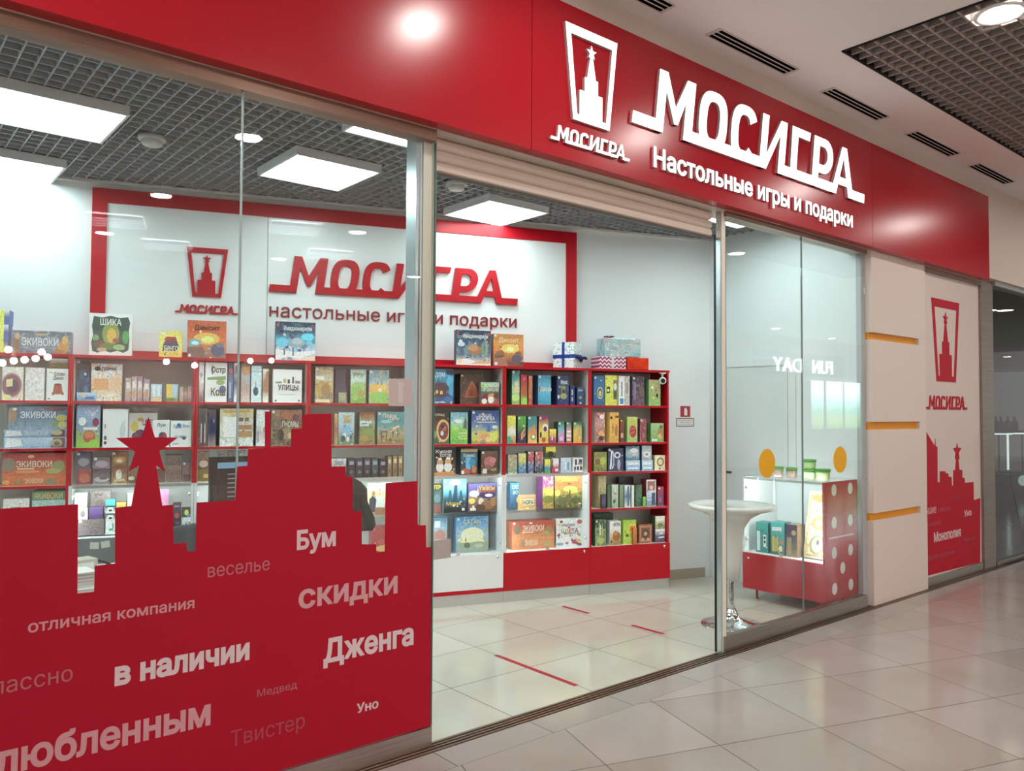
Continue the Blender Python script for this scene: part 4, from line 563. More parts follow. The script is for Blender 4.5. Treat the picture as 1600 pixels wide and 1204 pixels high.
(4.341, 3.215, 1.2855, 0.088, 0.1, 0.26, 'c89838 d8a83c d0a040', 'd8b048', '', 'e .15 .82 .14 .05 #443424;p .6 .8 1 .82 1 .9 .55 .88 #8c4824;e .7 .4 .16 .2 #a8702c;p .3 .3 .36 .3 .4 .5 .32 .66 .28 .5 #7c4c20', '', 0, 'mustard box with a dark wavy symbol', '', 'board game'),
(4.411, 3.205, 1.2855, 0.038, 0.06, 0.199, '6c3428 7c4034', '5c2c24', '', 'p .2 .2 .8 .2 .8 .4 .2 .4 #c8a890', '', 1, 'narrow reddish brown box beside the mustard box', '', 'board game'),
(4.518, 3.215, 1.2855, 0.102, 0.09, 0.222, '98b060 a0b868 b0bc58', 'a0b064', '', 'e .56 .42 .34 .24 #a83434;e .56 .76 .3 .12 #b0b43c;p .3 .3 .7 .4 .7 .44 .3 .34 #c8705c;p .4 .5 .8 .56 .8 .6 .4 .54 #c8705c', '', 0, 'green box with a big strawberry', '', 'board game'),
(4.627, 3.215, 1.2855, 0.065, 0.09, 0.205, '7c3444 8c3c4c', '6c2c3c', 'c08c84', '', '', 1, 'maroon narrow box with a price tag beside the strawberry box', '', 'board game'),
(4.77, 3.215, 1.2855, 0.131, 0.11, 0.166, '6c9c4c 84a86c 8cb878', '4c9438', '', 'e .75 .5 .2 .3 #a87c44;e .7 .3 .14 .14 #d8a860;p .1 .04 .5 .04 .5 .16 .1 .16 #e8e8dc;e .8 .8 .14 .1 #7c5c38', '', 0, 'green-spined wide box with bread rolls on its cover', '', 'board game'),
(4.205, 3.215, 1.0355, 0.123, 0.08, 0.168, '6c6c38 8c8c44 7c7444', '5c5834', 'a8b448', 'e .7 .55 .26 .2 #a0b440;e .3 .5 .2 .16 #7c5c3c', '', 0, 'olive box with autumn leaves', '', 'board game'),
(4.354, 3.215, 1.0355, 0.15, 0.1, 0.199, '34405c 384868 2c3850', '28344c', '', 'e .3 .5 .1 .4 #b8c0cc;e .3 .5 .05 .3 #34405c;e .6 .7 .22 .14 #c4ccd8;e .6 .7 .12 .07 #34405c;e .7 .3 .1 .24 #a8a0b8;p .1 .1 .2 .1 .3 .9 .2 .9 #d0d8e0', '', 1, 'navy box with white spiral ribbons', '', 'board game'),
(4.525, 3.215, 1.0355, 0.14, 0.12, 0.091, '5c8cb4 a8c4d8', '3c5c84', '', 'p .1 .55 .9 .6 .9 .8 .1 .8 #d8e4ec;p .1 .15 .9 .15 .9 .35 .1 .35 #c8d8e4', '', 0, 'striped blue box, bottom of the first ice-blue pair', '', 'board game'),
(4.521, 3.215, 1.1275, 0.134, 0.12, 0.122, '4c7088 9cb4c0 5c8098', '344c64', '', 'e .6 .7 .3 .16 #d8e0e4;p .2 .2 .8 .4 .9 .6 .7 .5 .3 .3 #c8b8b8;e .3 .3 .2 .12 #84a4b4', '', 0, 'ice-blue wave box, upper of the first ice-blue pair', '', 'board game'),
(4.669, 3.215, 1.0355, 0.11, 0.12, 0.089, '6c9cc0 b0ccdc', '3c5c84', '', 'p .1 .55 .9 .6 .9 .8 .1 .8 #dce8f0;p .1 .15 .9 .15 .9 .35 .1 .35 #ccdce8', '', 0, 'striped blue box, bottom of the second ice-blue pair', '', 'board game'),
(4.663, 3.215, 1.1251, 0.097, 0.12, 0.13, '8c9ca8 b8c4cc 98a8b4', '40586c', '', 'e .5 .4 .34 .2 #e0e4e8;e .5 .4 .16 .08 #7c8c98', '', 0, 'silvery wave box, upper of the second ice-blue pair', '', 'board game'),
(4.796, 3.215, 1.0355, 0.105, 0.08, 0.132, 'd8d0a4 dcd4a8', 'c8bc8c', '', 'e .55 .55 .34 .3 #7c6848;e .55 .55 .22 .2 #d4c890;e .5 .12 .1 .06 #4c4438', '', 0, 'cream box with a dark oval emblem at the end of the shelf', '', 'board game'),
(4.224, 3.215, 0.7205, 0.074, 0.12, 0.279, '8c8058 a09868 b0a87c b09c74', 'b09c70', '7c7c4c', '', '', 0, 'tall tan box with a plant drawing in the end unit', '', 'board game'),
(4.226, 3.19, 0.7205, 0.043, 0.02, 0.123, '3c3448 504058', '2c2838', '', 'e .5 .5 .4 .3 #5c4c74', '', 0, 'small dark violet box in front of the tan box', '', 'board game'),
(4.289, 3.215, 0.7205, 0.031, 0.1, 0.201, '4c6c48 3c5c40', '2c4434', '', '', '', 0, 'dark green narrow box beside the tan box', '', 'board game'),
(4.348, 3.215, 0.7205, 0.063, 0.1, 0.199, '8ca088 a8b49c b8c0ac', '98a894', '', 'p .2 .3 .3 .2 .5 .2 .6 .4 .5 .36 .4 .28 .3 .4 #2c3c2c;p .3 .6 .7 .6 .7 .64 .3 .64 #4c5c4c', '', 0, 'pale green box with a curling stem', '', 'board game'),
(4.411, 3.215, 0.7205, 0.038, 0.1, 0.197, '5c7450 7c9070', '3c5438', '', '', '', 0, 'mossy green narrow box beside the curling-stem box', '', 'board game'),
(4.471, 3.215, 0.7205, 0.057, 0.1, 0.19, 'c8ccc4 3c6484 d0d4cc', 'b8bcb4', '', 'p .45 .05 .75 .05 .75 .95 .45 .95 #34688c', '', 0, 'white and blue striped narrow box in the end unit', '', 'board game'),
(4.525, 3.215, 0.7205, 0.025, 0.1, 0.189, 'c0ccb8 d0d8c8', 'a8b4a0', '', '', '', 0, 'slim whitish green box between two darker ones', '', 'board game'),
(4.582, 3.215, 0.7205, 0.064, 0.1, 0.193, '2c4c34 3c6448 344c38', '24402c', '6c9470', '', '', 0, 'dark forest green box in the end unit', '', 'board game'),
(4.55, 3.38, 0.7205, 0.149, 0.05, 0.248, '4c4038 382c38 3c3440', '3c2420', '', 'p .2 .3 .9 .3 .9 .6 .2 .5 #58484c', '', 0, 'dark landscape box standing at the back of the green row', '', 'board game'),
(4.708, 3.215, 0.7205, 0.097, 0.1, 0.234, '7c8c9c a8c0d4 d0ccd0 dcd8dc', '902c34', '5c7ca0', 'p .1 .6 .9 .6 .9 .94 .1 .94 #8c5c54;e .5 .7 .2 .08 #c8a898;p .55 .04 .9 .04 .9 .5 .55 .5 #34405c', '', 0, 'red-sided box with a pale sky picture', '', 'board game'),
(4.805, 3.215, 0.7205, 0.059, 0.08, 0.169, '5c3c50 8c2c48 a02c44', '8c2838', '', 'e .6 .5 .28 .2 #6c3c7c;e .4 .3 .2 .12 #8c5ca0', '', 1, 'small red box with violet berries', '', 'board game'),
(4.625, 3.19, 0.7205, 0.026, 0.015, 0.088, '58a038 70b848', '4c8c34', '', '', '', 0, 'tiny bright green box at the foot of the red-sided box', '', 'board game'),
(4.209, 3.215, 0.4005, 0.105, 0.1, 0.227, '6c8048 7c9458 3c5c48 34503c', '304c3c', 'a8b870', 'p .4 .4 .5 .4 .5 .8 .4 .8 #d8dcc8;p .6 .4 .7 .4 .7 .7 .6 .7 #b8a868;e .5 .2 .34 .12 #a0b060', '', 1, 'dark green jungle box on the lowest shelf of the end unit', '', 'board game'),
(4.318, 3.37, 0.4005, 0.19, 0.08, 0.253, '48604c 3c5444', '34483c', '', '', '', 0, 'flat green box lying at the back on the lowest shelf', '', 'board game'),
(4.352, 3.215, 0.4005, 0.106, 0.08, 0.205, 'a07c48 c8b488 ecece4 f0f0ec', 'e8eae8', '', 'e .6 .36 .36 .2 #98642c;e .5 .5 .2 .1 #b48440;p .1 .1 .2 .1 .2 .2 .1 .2 #2c2c2c', 'ИГРА|.62 .86 .6 .14 #2c2c2c', 0, 'white box with black letters and a brown bear', '', 'board game'),
(4.493, 3.215, 0.4005, 0.127, 0.09, 0.209, 'a0c020 a8c828 94b828', '8cb424', '', 'p .4 .48 .96 .5 .96 .84 .5 .84 .4 .7 #d8b828;p .46 .54 .9 .56 .9 .76 .5 .76 #c88c20;e .3 .36 .12 .06 #4c5418;e .6 .2 .14 .06 #d0d040', '', 0, 'lime green box with a yellow framed number', '', 'board game'),
(4.53, 3.19, 0.4005, 0.038, 0.02, 0.145, 'b06030 c47038', 'a05428', '', '', '', 0, 'narrow orange box standing before the lime box', '', 'board game'),
(4.653, 3.22, 0.4005, 0.135, 0.08, 0.163, '8c5034 98603c', '7c4830', '', 'p .1 .1 .9 .1 .9 .9 .1 .9 #b8845c;p .16 .16 .84 .16 .84 .84 .16 .84 #7c4c34;e .5 .5 .26 .22 #4c3830;e .5 .5 .14 .12 #b09068;e .3 .2 .1 .08 #c89c6c;e .7 .2 .1 .08 #c89c6c', '', 0, 'brown box with an ornamented square frame', '', 'board game'),
(4.799, 3.215, 0.4005, 0.099, 0.1, 0.117, '4c4858 605c74 e0e0e4', '4c4858', '', 'p .3 .3 .9 .34 .9 .44 .3 .4 #d8dce0;p .4 .6 .8 .62 .8 .7 .4 .68 #d8dce0', '', 0, 'violet-black box under a white one at the shelf end', '', 'board game'),
(4.799, 3.215, 0.5184, 0.099, 0.1, 0.112, '7c8c58 b8b88c e0dcc4', '48543c', '', 'p .1 .6 .9 .64 .9 .86 .1 .82 #e8e8e0;e .5 .3 .3 .16 #68784c', '', 0, 'white and olive box on the violet-black box at the shelf end', '', 'board game'),
]
# ------------------------------------------------------------------ materials
M_WALL = noisy('painted_white_wall', '#e9edee', '#e4e9ea', 1.5, 0.55)
M_WALLWARM = mat('beige_plaster', '#d9cdc3', 0.55)
M_CEIL = noisy('ceiling_paint', '#f1eeeb', '#ebe7e3', 0.8, 0.6)
M_REDPANEL = mat('red_composite_panel', '#b40a20', 0.24, spec=0.5)
M_RED = mat('red_laminate', '#bc0a1e', 0.38, spec=0.35)
M_FILM = mat('red_vinyl_film', '#b80c2c', 0.5, spec=0.25)
M_LETTER = mat('red_acrylic_letter', '#b60a1e', 0.35, spec=0.35)
M_WHITE = mat('white_laminate', '#eef0f0', 0.3)
M_PANELWHITE = mat('white_gloss_board', '#eceff0', 0.28)
M_GREY = mat('grey_laminate', '#dcddd8', 0.5)
M_DKGREY = mat('mid_grey_laminate', '#83888a', 0.5)
M_STEEL = noisy('brushed_steel', '#b8b0a8', '#a39a92', 3.0, 0.3, 1.0, (1, 1, 40))
M_WARMMETAL = noisy('warm_tinted_metal', '#a08676', '#8d7465', 2.0, 0.32, 0.9, (1, 1, 30))  # warm reflections on the brushed metal are put into its brown colour
M_ALU = mat('anodised_aluminium', '#cfcfcb', 0.33, 0.75)
M_ALUBLUE = mat('polished_aluminium', '#d3dde2', 0.2, 0.85)
M_CHROME = mat('chrome', '#e4e6e8', 0.06, 1.0)
M_BLACK = mat('black_plastic', '#141416', 0.4)
M_VOID = mat('dark_plenum', '#1c2226', 0.95)
M_GRILLE = mat('grey_grille_bar', '#a9aeb0', 0.5)
M_GRILLE2 = mat('mall_grille_bar', '#a59c97', 0.5)
M_LED = mat('led_diffuser', '#ffffff', 0.5, emit=PANEL_GLOW, ecol='#e4fbf8')
M_BULB = mat('downlight_lens', '#ffffff', 0.5, emit=DOWNLIGHT_GLOW, ecol='#fff7f0')
M_SIGN = mat('lit_white_acrylic', '#ffffff', 0.5, emit=SIGN_GLOW, ecol='#ffffff')
M_SIGNSIDE = mat('sign_letter_return', '#c8b4b4', 0.5)
M_CABINET = mat('cabinet_light', '#ffffff', 0.5, emit=4.0, ecol='#eafcff')
M_DOMINOLED = mat('domino_case_light', '#ffffff', 0.5, emit=60.0, ecol='#eafcff')
M_CASELED = mat('case_led_strip', '#ffffff', 0.5, emit=CASE_GLOW, ecol='#eafcff')
M_ORANGE = mat('orange_laminate', '#eea01c', 0.45)
M_YELLOW = mat('yellow_vinyl', '#f4b61a', 0.45)
M_PLASTIC = mat('white_gloss_plastic', '#eceae6', 0.18, coat=0.4)
M_SHUTTER = mat('shutter_slat', '#e6d8ca', 0.42)
M_PAPER = mat('paper', '#e6e6e2', 0.7)
M_GLASS = glass('shop_window_glass', (0.965, 0.985, 0.98))
M_CASEGLASS = glass('display_glass', (0.975, 0.99, 0.985), 0.5)
M_DARKGLASS = glass('tinted_glass', (0.42, 0.44, 0.42), 1.2)
M_EDGE = mat('green_glass_edge', '#5c8078', 0.2)
M_PRINT = bpy.data.materials.new('printed_ink'); M_PRINT.use_nodes = True
_p = M_PRINT.node_tree.nodes['Principled BSDF']; _p.inputs['Roughness'].default_value = 0.4
_N = M_PRINT.node_tree.nodes; _K = M_PRINT.node_tree.links.new
_at = _N.new('ShaderNodeAttribute'); _at.attribute_name = 'ink'
_nz = _N.new('ShaderNodeTexNoise'); _nz.inputs['Scale'].default_value = 110; _nz.inputs['Detail'].default_value = 2
_tc = _N.new('ShaderNodeTexCoord'); _K(_tc.outputs['Object'], _nz.inputs['Vector'])
_mr = _N.new('ShaderNodeMapRange'); _mr.inputs['From Min'].default_value = .3; _mr.inputs['From Max'].default_value = .7; _mr.inputs['To Min'].default_value = .78; _mr.inputs['To Max'].default_value = 1.18
_K(_nz.outputs['Fac'], _mr.inputs['Value'])
_vm = _N.new('ShaderNodeVectorMath'); _vm.operation = 'SCALE'; _K(_at.outputs['Color'], _vm.inputs[0]); _K(_mr.outputs['Result'], _vm.inputs['Scale'])
_K(_vm.outputs['Vector'], _p.inputs['Base Color'])
ink = lambda h: mat('ink_' + h.lstrip('#'), '#' + h.lstrip('#'), 0.45)

# ------------------------------------------------------------------ setting: floors
ZC, ZM, ZS = 3.20, 3.84, 2.877           # shop ceiling, mall ceiling, underside of the red sign
CB = 3.49                                 # shelving wall
XR, XL = 6.35, -1.35                      # shop side walls
bm = NB(); box(bm, -9, 33, -10, -0.255, -0.1, 0)
struct('floor', bm, tiles('mall_floor_tiles', '#b0a6a2', '#a2978f', 0.595, '#5c504a', (5.251, -0.297), TH, 0.13, 0.006))
bm = NB(); box(bm, -9, 33, -0.255, -0.07, -0.1, 0)
struct('floor_border', bm, tiles('mall_border_tiles', '#aea5a2', '#a0978f', 0.575, '#5c504a', (2.677, -0.255), 0, 0.13, 0.006, 0.6))
bm = NB(); box(bm, XL, 6.4, 0.03, 4.6, -0.1, 0)
struct('floor_shop', bm, tiles('shop_floor_tiles', '#ccc8ba', '#c0baab', 0.582, '#655c50', (3.818, 0.03), 0, 0.1, 0.006, 0.538))
bm = NB(); box(bm, -9, 33, -0.07, 0.03, -0.1, -0.004)
struct('floor_track', bm, mat('dark_track_bed', '#3a332c', 0.6))
bm = NB()
for y in (-0.066, -0.04, -0.016, 0.008): box(bm, -1.4, 9.2, y, y + 0.014, -0.01, 0.004)
struct('trim_1', bm, M_WARMMETAL)            # metal floor track of the shutter

# ------------------------------------------------------------------ setting: shop room
def bwall(name, s0, s1, c0, c1, z0, z1, m):
    bm = NB(); box(bm, s0, s1, c0, c1, z0, z1); return struct(name, bm, m, rz=TH)
bwall('wall_back', -3.0, 5.56, CB, CB + 0.12, 0, ZC + 0.2, M_WALL)
bwall('baseboard_back', 4.9, 5.45, CB - 0.012, CB, 0, 0.09, noisy('skirting_tile', '#b9ad9c', '#ab9f8e', 3, 0.3))
bm = NB(); box(bm, XR, XR + 0.05, 0.06, 1.62, 0, ZC + 0.2); struct('wall_right', bm, M_WALL)
bm = NB(); box(bm, XL - 0.1, XL, 0.0, 4.6, 0, ZC + 0.2); struct('wall_left', bm, M_WALL)
bm = NB(); box(bm, -9, XL - 0.1, 0, 0.2, 0, ZM); struct('wall_mall', bm, M_WALLWARM)
# staff door in the side wall
bm = NB()
for y0, y1, z0, z1 in ((0.62, 0.69, 0, 2.03), (1.43, 1.5, 0, 2.03), (0.69, 1.43, 1.97, 2.03)): box(bm, XR - 0.014, XR, y0, y1, z0, z1)
door = struct('door_1', bm, mat('white_door_casing', '#e6e8e8', 0.4))
bm = NB(); box(bm, XR - 0.008, XR - 0.001, 0.70, 1.42, 0.01, 1.955); obj('door_leaf', bm, mat('white_door_leaf', '#dde2e2', 0.3), door)
bm = NB()
tube(bm, [(XR - 0.022, 1.36, 1.0), (XR - 0.07, 1.36, 1.0), (XR - 0.07, 1.24, 1.0)], 0.011)
lathe(bm, [(0, .985), (.03, .985), (.03, 1.015), (0, 1.015)], XR - 0.03, 1.36, 12); obj('door_handle', bm, M_BLACK, door)

# cell grille ceiling of the shop, dark void above
def grille(name, x0, x1, y0, y1, z, px, py, m, h=0.035, t=0.009):
    bm = NB(); x = x0
    while x <= x1 + 1e-6: box(bm, x - t / 2, x + t / 2, y0, y1, z, z + h); x += px
    y = y0
    while y <= y1 + 1e-6: box(bm, x0, x1, y - t / 2, y + t / 2, z, z + h); y += py
    o = struct(name, bm, m); return o
grille('ceiling_shop', XL, XR, 0.06, 4.5, ZC, 0.078, 0.09, M_GRILLE, 0.03, 0.007)
bm = NB(); box(bm, XL, XR, 0.06, 4.6, ZC + 0.22, ZC + 0.3); struct('ceiling_void', bm, M_VOID)
bwall('trim_2', -3.0, 5.56, CB - 0.035, CB, ZC - 0.02, ZC, M_GREY)

def led_panel(x, y, label):
    t = thing('ceiling_light_panel', label, 'ceiling light', (x, y, ZC - 0.055), 0, 'square LED panels in the shop ceiling')
    bm = NB()
    for a in ((-.305, .305, -.305, -.29), (-.305, .305, .29, .305), (-.305, -.29, -.29, .29), (.29, .305, -.29, .29)): box(bm, *a, 0, 0.055)
    box(bm, -.29, .29, -.29, .29, 0.04, 0.055); obj('frame', bm, mat('lamp_frame', '#e2e6e8', 0.45), t)
    bm = NB(); box(bm, -.29, .29, -.29, .29, 0.012, 0.02); obj('diffuser', bm, M_LED, t)
for x, y, l in ((0.86, 1.83, 'large bright square LED panel over the star decal, nearer the glass of the pair'),
                (0.80, 3.12, 'bright square LED panel close to the shelving wall above the outermost unit'),
                (2.44, 1.84, 'bright square LED panel seen whole above the red wall sign'),
                (4.03, 1.91, 'bright square LED panel seen through the open entrance below the shutter'),
                (0.86, 0.565, 'LED panel directly behind the window head, only its far edge in sight'),
                (2.46, 0.68, 'LED panel cut by the window head beside the entrance post'),
                (5.62, 0.62, 'LED panel over the domino display case, cut by the window head'),
                (4.03, 0.60, 'LED panel hidden behind the rolled-up shutter'),
                (-0.72, 1.83, 'LED panel near the far end wall of the shop')):
    led_panel(x, y, l)

def detector(x, y, z, label):
    t = thing('smoke_detector', label, 'smoke detector', (x, y, z), 0, 'smoke detectors in the shop ceiling')
    bm = NB(); lathe(bm, [(0, .06), (.075, .06), (.08, .05), (.08, .035), (.06, .03)], 0, 0, 28); obj('base', bm, mat('detector_shell', '#b6b8b6', 0.5), t)
    bm = NB(); lathe(bm, [(.058, .032), (.06, .012), (.05, 0), (0, -.004)], 0, 0, 28); obj('cap', bm, mat('detector_cap', '#c8cac8', 0.5), t)
detector(1.40, 1.95, ZC - 0.06, 'round grey smoke detector beyond the large LED panel')
detector(3.36, 1.53, ZC - 0.06, 'round grey smoke detector just inside the entrance')

# ------------------------------------------------------------------ setting: mall ceiling, bulkhead, neighbour front
bm = NB(); GX0, GX1, GY0, GY1 = 4.80, 13.0, -3.6, -0.62
box(bm, -9, GX0, -10, 0.2, ZM, ZM + .1); box(bm, GX1, 33, -10, 0.2, ZM, ZM + .1)
box(bm, GX0, GX1, GY1, 0.2, ZM, ZM + .1); box(bm, GX0, GX1, -10, GY0, ZM, ZM + .1)
struct('ceiling', bm, M_CEIL)
grille('ceiling_grille', GX0, GX1, GY0, GY1, ZM, 0.102, 0.096, M_GRILLE2, 0.07, 0.011)
bm = NB(); box(bm, GX0, GX1, GY0, GY1, ZM + .28, ZM + .34)
for a in ((GX0, GX0 + .015, GY0, GY1), (GX0, GX1, GY1 - .015, GY1), (GX1 - .015, GX1, GY0, GY1), (GX0, GX1, GY0, GY0 + .015)): box(bm, *a, ZM - .006, ZM + .28)
struct('ceiling_well', bm, mat('grille_well', '#1c1a1c', 1.0))
bm = NB(); box(bm, -1.5, 33, -0.085, 0.2, 3.70, ZM); struct('wall_bulkhead', bm, M_WALLWARM)
bm = NB(); box(bm, 8.72, 33, -0.085, 0.1, 2.905, 3.70); struct('wall_neighbour', bm, M_WALLWARM)
bm = NB(); box(bm, 9.0, 33, -0.05, 0.06, 2.86, 2.905); struct('trim_3', bm, M_ALU)

def vent(x0, x1, label):
    t = thing('ceiling_vent', label, 'air vent', ((x0 + x1) / 2, -0.245, ZM), 0, 'slot vents in the mall ceiling')
    w = (x1 - x0) / 2; bm = NB()
    for y in (-.062, -.027, .007, .042): box(bm, -w - .01, w + .01, y, y + .008, -.006, .0)
    box(bm, -w - .02, -w, -.06, .049, -.008, 0); box(bm, w, w + .02, -.06, .049, -.008, 0); obj('frame', bm, mat('vent_frame', '#cfc9c4', 0.5), t)
    for y in (-.053, -.018, .016):
        bm = NB(); box(bm, -w, w, y, y + .025, -.004, -.001); obj('slot', bm, mat('vent_shadow_gap', '#0a0808', 1.0, spec=0.0), t)
for x0, x1, l in ((2.72, 3.53, 'slot vent nearest the camera above the lit emblem'), (3.98, 4.82, 'three-slot vent in line with the big lit letters'),
                  (5.31, 6.13, 'three-slot vent past the last big lit letter'), (6.64, 7.48, 'three-slot vent above the plain red end of the sign'),
                  (7.93, 8.80, 'farthest slot vent, above the beige neighbouring front')):
    vent(x0, x1, l)

def downlight(x, y, label, r=0.12):
    t = thing('downlight', label, 'ceiling lamp', (x, y, ZM), 0, 'round downlights in the mall ceiling')
    bm = NB(); lathe(bm, [(r * .86, -.004), (r, -.012), (r * 1.12, -.008), (r * 1.14, 0)], 0, 0, 28); obj('rim', bm, M_WHITE, t)
    bm = NB(); lathe(bm, [(r * .88, -.005), (0, -.006)], 0, 0, 28); obj('lens', bm, M_BULB, t)
_n = ['first', 'second', 'third', 'fourth', 'fifth', 'sixth']
for k in range(6):
    downlight(2.57, -1.02 - 2.4 * k, 'mall downlight mirrored in the window, %s from the shop, row before the entrance' % _n[k]) if k < 4 else None
downlight(5.03, -1.45, 'round glowing downlight inside the open grille ceiling')
for k, x in enumerate((7.45, 9.83)): downlight(x, -1.45, ('round downlight mirrored in the red sign past the logo', 'round downlight in the grille beyond the sign, out of the picture')[k])
for k, y in enumerate((-3.6, -6.0, -8.4)):
    for j, x in enumerate((0.15, 5.03, 7.45, 9.83)):
        downlight(x, y, 'round mall downlight behind the camera, %s column, %s row' % (_n[j], _n[k]))
downlight(0.15, -1.02, 'round mall downlight right above the camera side of the sign')
for k, (x, y) in enumerate(((14.6, -3.6), (19.4, -3.6), (19.4, -8.9), (23.3, -9.4), (27.0, -9.6))):
    downlight(x, y, 'distant round mall downlight, %s down the hall' % _n[k])

# ------------------------------------------------------------------ red sign over the shop front
sign = thing('shop_sign', 'long red fascia sign with lit white logo, tower emblem and slogan', 'shop sign', (2.0, 0, ZS))
rel = lambda o: o                                       # parts are laid out in sign space below
OX, OZ = 2.0, ZS
for x0, x1 in ((-1.5, 2.647), (2.651, 6.272), (6.276, 8.70)):
    bm = NB(); box(bm, x0 - OX, x1 - OX, -0.10, 0.0, 0, 3.71 - OZ); obj('fascia_panel', bm, M_REDPANEL, sign)
bm = NB(); logo_word(bm, 3.387 - OX, 3.188 - OZ, 0.3755, -0.118, -0.1, 1); obj('logo_lettering', bm, [M_SIGN, M_SIGNSIDE], sign)
bm = NB(); emblem(bm, 2.867 - OX, 3.094 - OZ, 0.40, 0.507, -0.118, -0.1, 1); obj('tower_emblem', bm, [M_SIGN, M_SIGNSIDE], sign)
bm = NB(); logo_word(bm, 2.768 - OX, 2.956 - OZ, 0.0832, -0.115, -0.1, 1); obj('small_lettering', bm, [M_SIGN, M_SIGNSIDE], sign)
lettering('slogan', 'Настольные игры и подарки', M_SIGN, sign, 3.58 - OX, 5.92 - OX, 2.976 - OZ, 0.113, 'c', -0.1085, 0.028, 0.0075, side=M_SIGNSIDE)

# window heads, posts, skirtings
bm = NB(); box(bm, XL, 8.72, -0.03, 0.16, 2.872, 2.93); struct('trim_4', bm, mat('grey_beam', '#cfc4b8', 0.45, 0.1))
bm = NB(); box(bm, XL, 2.12, -0.028, 0.05, 2.818, 2.872); struct('trim_5', bm, M_WARMMETAL)
bm = NB(); box(bm, 4.42, 6.33, -0.028, 0.05, 2.835, 2.872); struct('trim_6', bm, M_WARMMETAL)
def post(name, x0, x1, xm, y0, y1, z1):
    bm = NB(); box(bm, xm, x1, y0, y1, 0, z1); p = struct(name, bm, mat('beige_aluminium', '#efeadc', 0.5))
    bm = NB(); box(bm, x0, xm - .002, y0 + .004, y1, 0, z1); box(bm, x0 + .02, x0 + .026, y0 - .002, y0 + .004, 0, z1); obj('guide_rail', bm, M_ALUBLUE, p)
    return p
post('trim_7', 2.035, 2.135, 2.072, 0.012, 0.10, 2.872)
bm = NB(); box(bm, 4.394, 4.434, -0.004, 0.035, 0, 2.872); p = struct('trim_8', bm, mat('beige_aluminium', '#efeadc', 0.5))
bm = NB(); box(bm, 4.384, 4.393, 0.0, 0.034, 0, 2.872); obj('guide_rail', bm, M_ALUBLUE, p)
bm = NB(); box(bm, 4.384, 4.40, 0.0355, 0.052, 0, 2.72); obj('rubber_seal', bm, M_BLACK, p)
bm = NB(); box(bm, 4.4345, 4.441, -.003, .02, 0, 2.83); obj('dark_joint', bm, M_BLACK, p)
bm = NB(); box(bm, -1.35, 2.125, -0.02, 0.03, 0.0, 0.095); struct('baseboard_left', bm, M_STEEL)
bm = NB(); box(bm, 4.40, 6.30, -0.02, 0.03, 0.0, 0.105); struct('baseboard_right', bm, M_STEEL)
def pane(name, x0, x1, z0, z1, y0=-0.006, y1=0.004, m=None):
    bm = NB(); box(bm, x0, x1, y0, y1, z0, z1); return struct(name, bm, m or M_GLASS)
pane('window_1', XL, 1.196, 0.095, 2.83); pane('window_2', 1.204, 2.128, 0.095, 2.83)
pane('window_3', 4.446, 5.370, 0.105, 2.84); pane('window_4', 5.378, 6.33, 0.105, 2.84)
bm = NB(); box(bm, 1.197, 1.203, -.0065, .0045, 0.095, 2.83); struct('trim_9', bm, mat('pane_seal', '#aebdbd', 0.3))
bm = NB(); box(bm, 5.371, 5.377, -.0065, .0045, 0.105, 2.84); struct('trim_10', bm, mat('dark_pane_seal', '#7c8684', 0.3))
bm = NB(); box(bm, 2.128, 2.134, -.007, .005, 0.095, 2.82); struct('trim_11', bm, M_EDGE)

# rolled-up shutter
sh = thing('roller_shutter', 'beige roller shutter pulled up above the open entrance', 'shutter', (3.25, 0.06, 2.70))
for k in range(3):
    bm = NB(); w = 1.108; z = 0.0566 * k
    prof = [(0, z + .002), (-.012, z + .012), (-.015, z + .03), (-.012, z + .046), (0, z + .057), (.014, z + .05), (.014, z + .008)]
    a = [bm.verts.new((-w, y, zz)) for y, zz in prof]; b = [bm.verts.new((w, y, zz)) for y, zz in prof]
    for i in range(len(prof)): bm.faces.new((a[i], a[(i + 1) % 7], b[(i + 1) % 7], b[i]))
    bm.faces.new(a); bm.faces.new(b[::-1]); obj('slat', bm, M_SHUTTER, sh)
bm = NB(); box(bm, -1.108, 1.108, .0145, .02, 0, .171); obj('light_stop_plate', bm, M_SHUTTER, sh)  # unseen backing, added to stop lamp light showing between the slats
bm = NB(); box(bm, -1.108, 1.108, -.01, .012, -.008, .002); obj('bottom_bar', bm, mat('shutter_seal', '#4c443e', 0.5), sh)

# grooved column and printed end panel
bm = NB(); core = NB()
zs = [0.0, 0.68, 0.742, 1.415, 1.48, 2.15, 2.21, 2.872]
for i in range(0, 8, 2): box(bm, 6.40, 7.40, -0.024, 0.05, zs[i], zs[i + 1])
for i in (1, 3, 5): box(bm, 7.27, 7.40, -0.022, 0.05, zs[i], zs[i + 1])
column = struct('column', bm, mat('column_white', '#e4d8ce', 0.4))
for i in (1, 3, 5):
    bm = NB(); box(bm, 6.404, 7.27, 0.010, 0.05, zs[i], zs[i + 1]); obj('orange_groove', bm, M_ORANGE, column)
bm = NB(); box(bm, 6.33, 6.40, 0.03, 0.07, 0, 2.872); struct('trim_12', bm, mat('grey_jamb', '#b9bcbf', 0.45))
panel = thing('advertising_panel', 'white shopfront panel with red tower emblem and red city skyline print', 'panel', (8.05, 0, 0.087))
PX, PZ = 8.05, 0.087
bm = NB(); box(bm, 7.40 - PX, 8.70 - PX, 0.004, 0.05, 0, 2.85 - PZ); obj('board', bm, mat('panel_white', '#dccfc7', 0.4), panel)
bm = NB(); prism(bm, [(x - PX, z - PZ) for x, z in SKY2], 0.001, 0.005); obj('skyline_print', bm, M_FILM, panel)
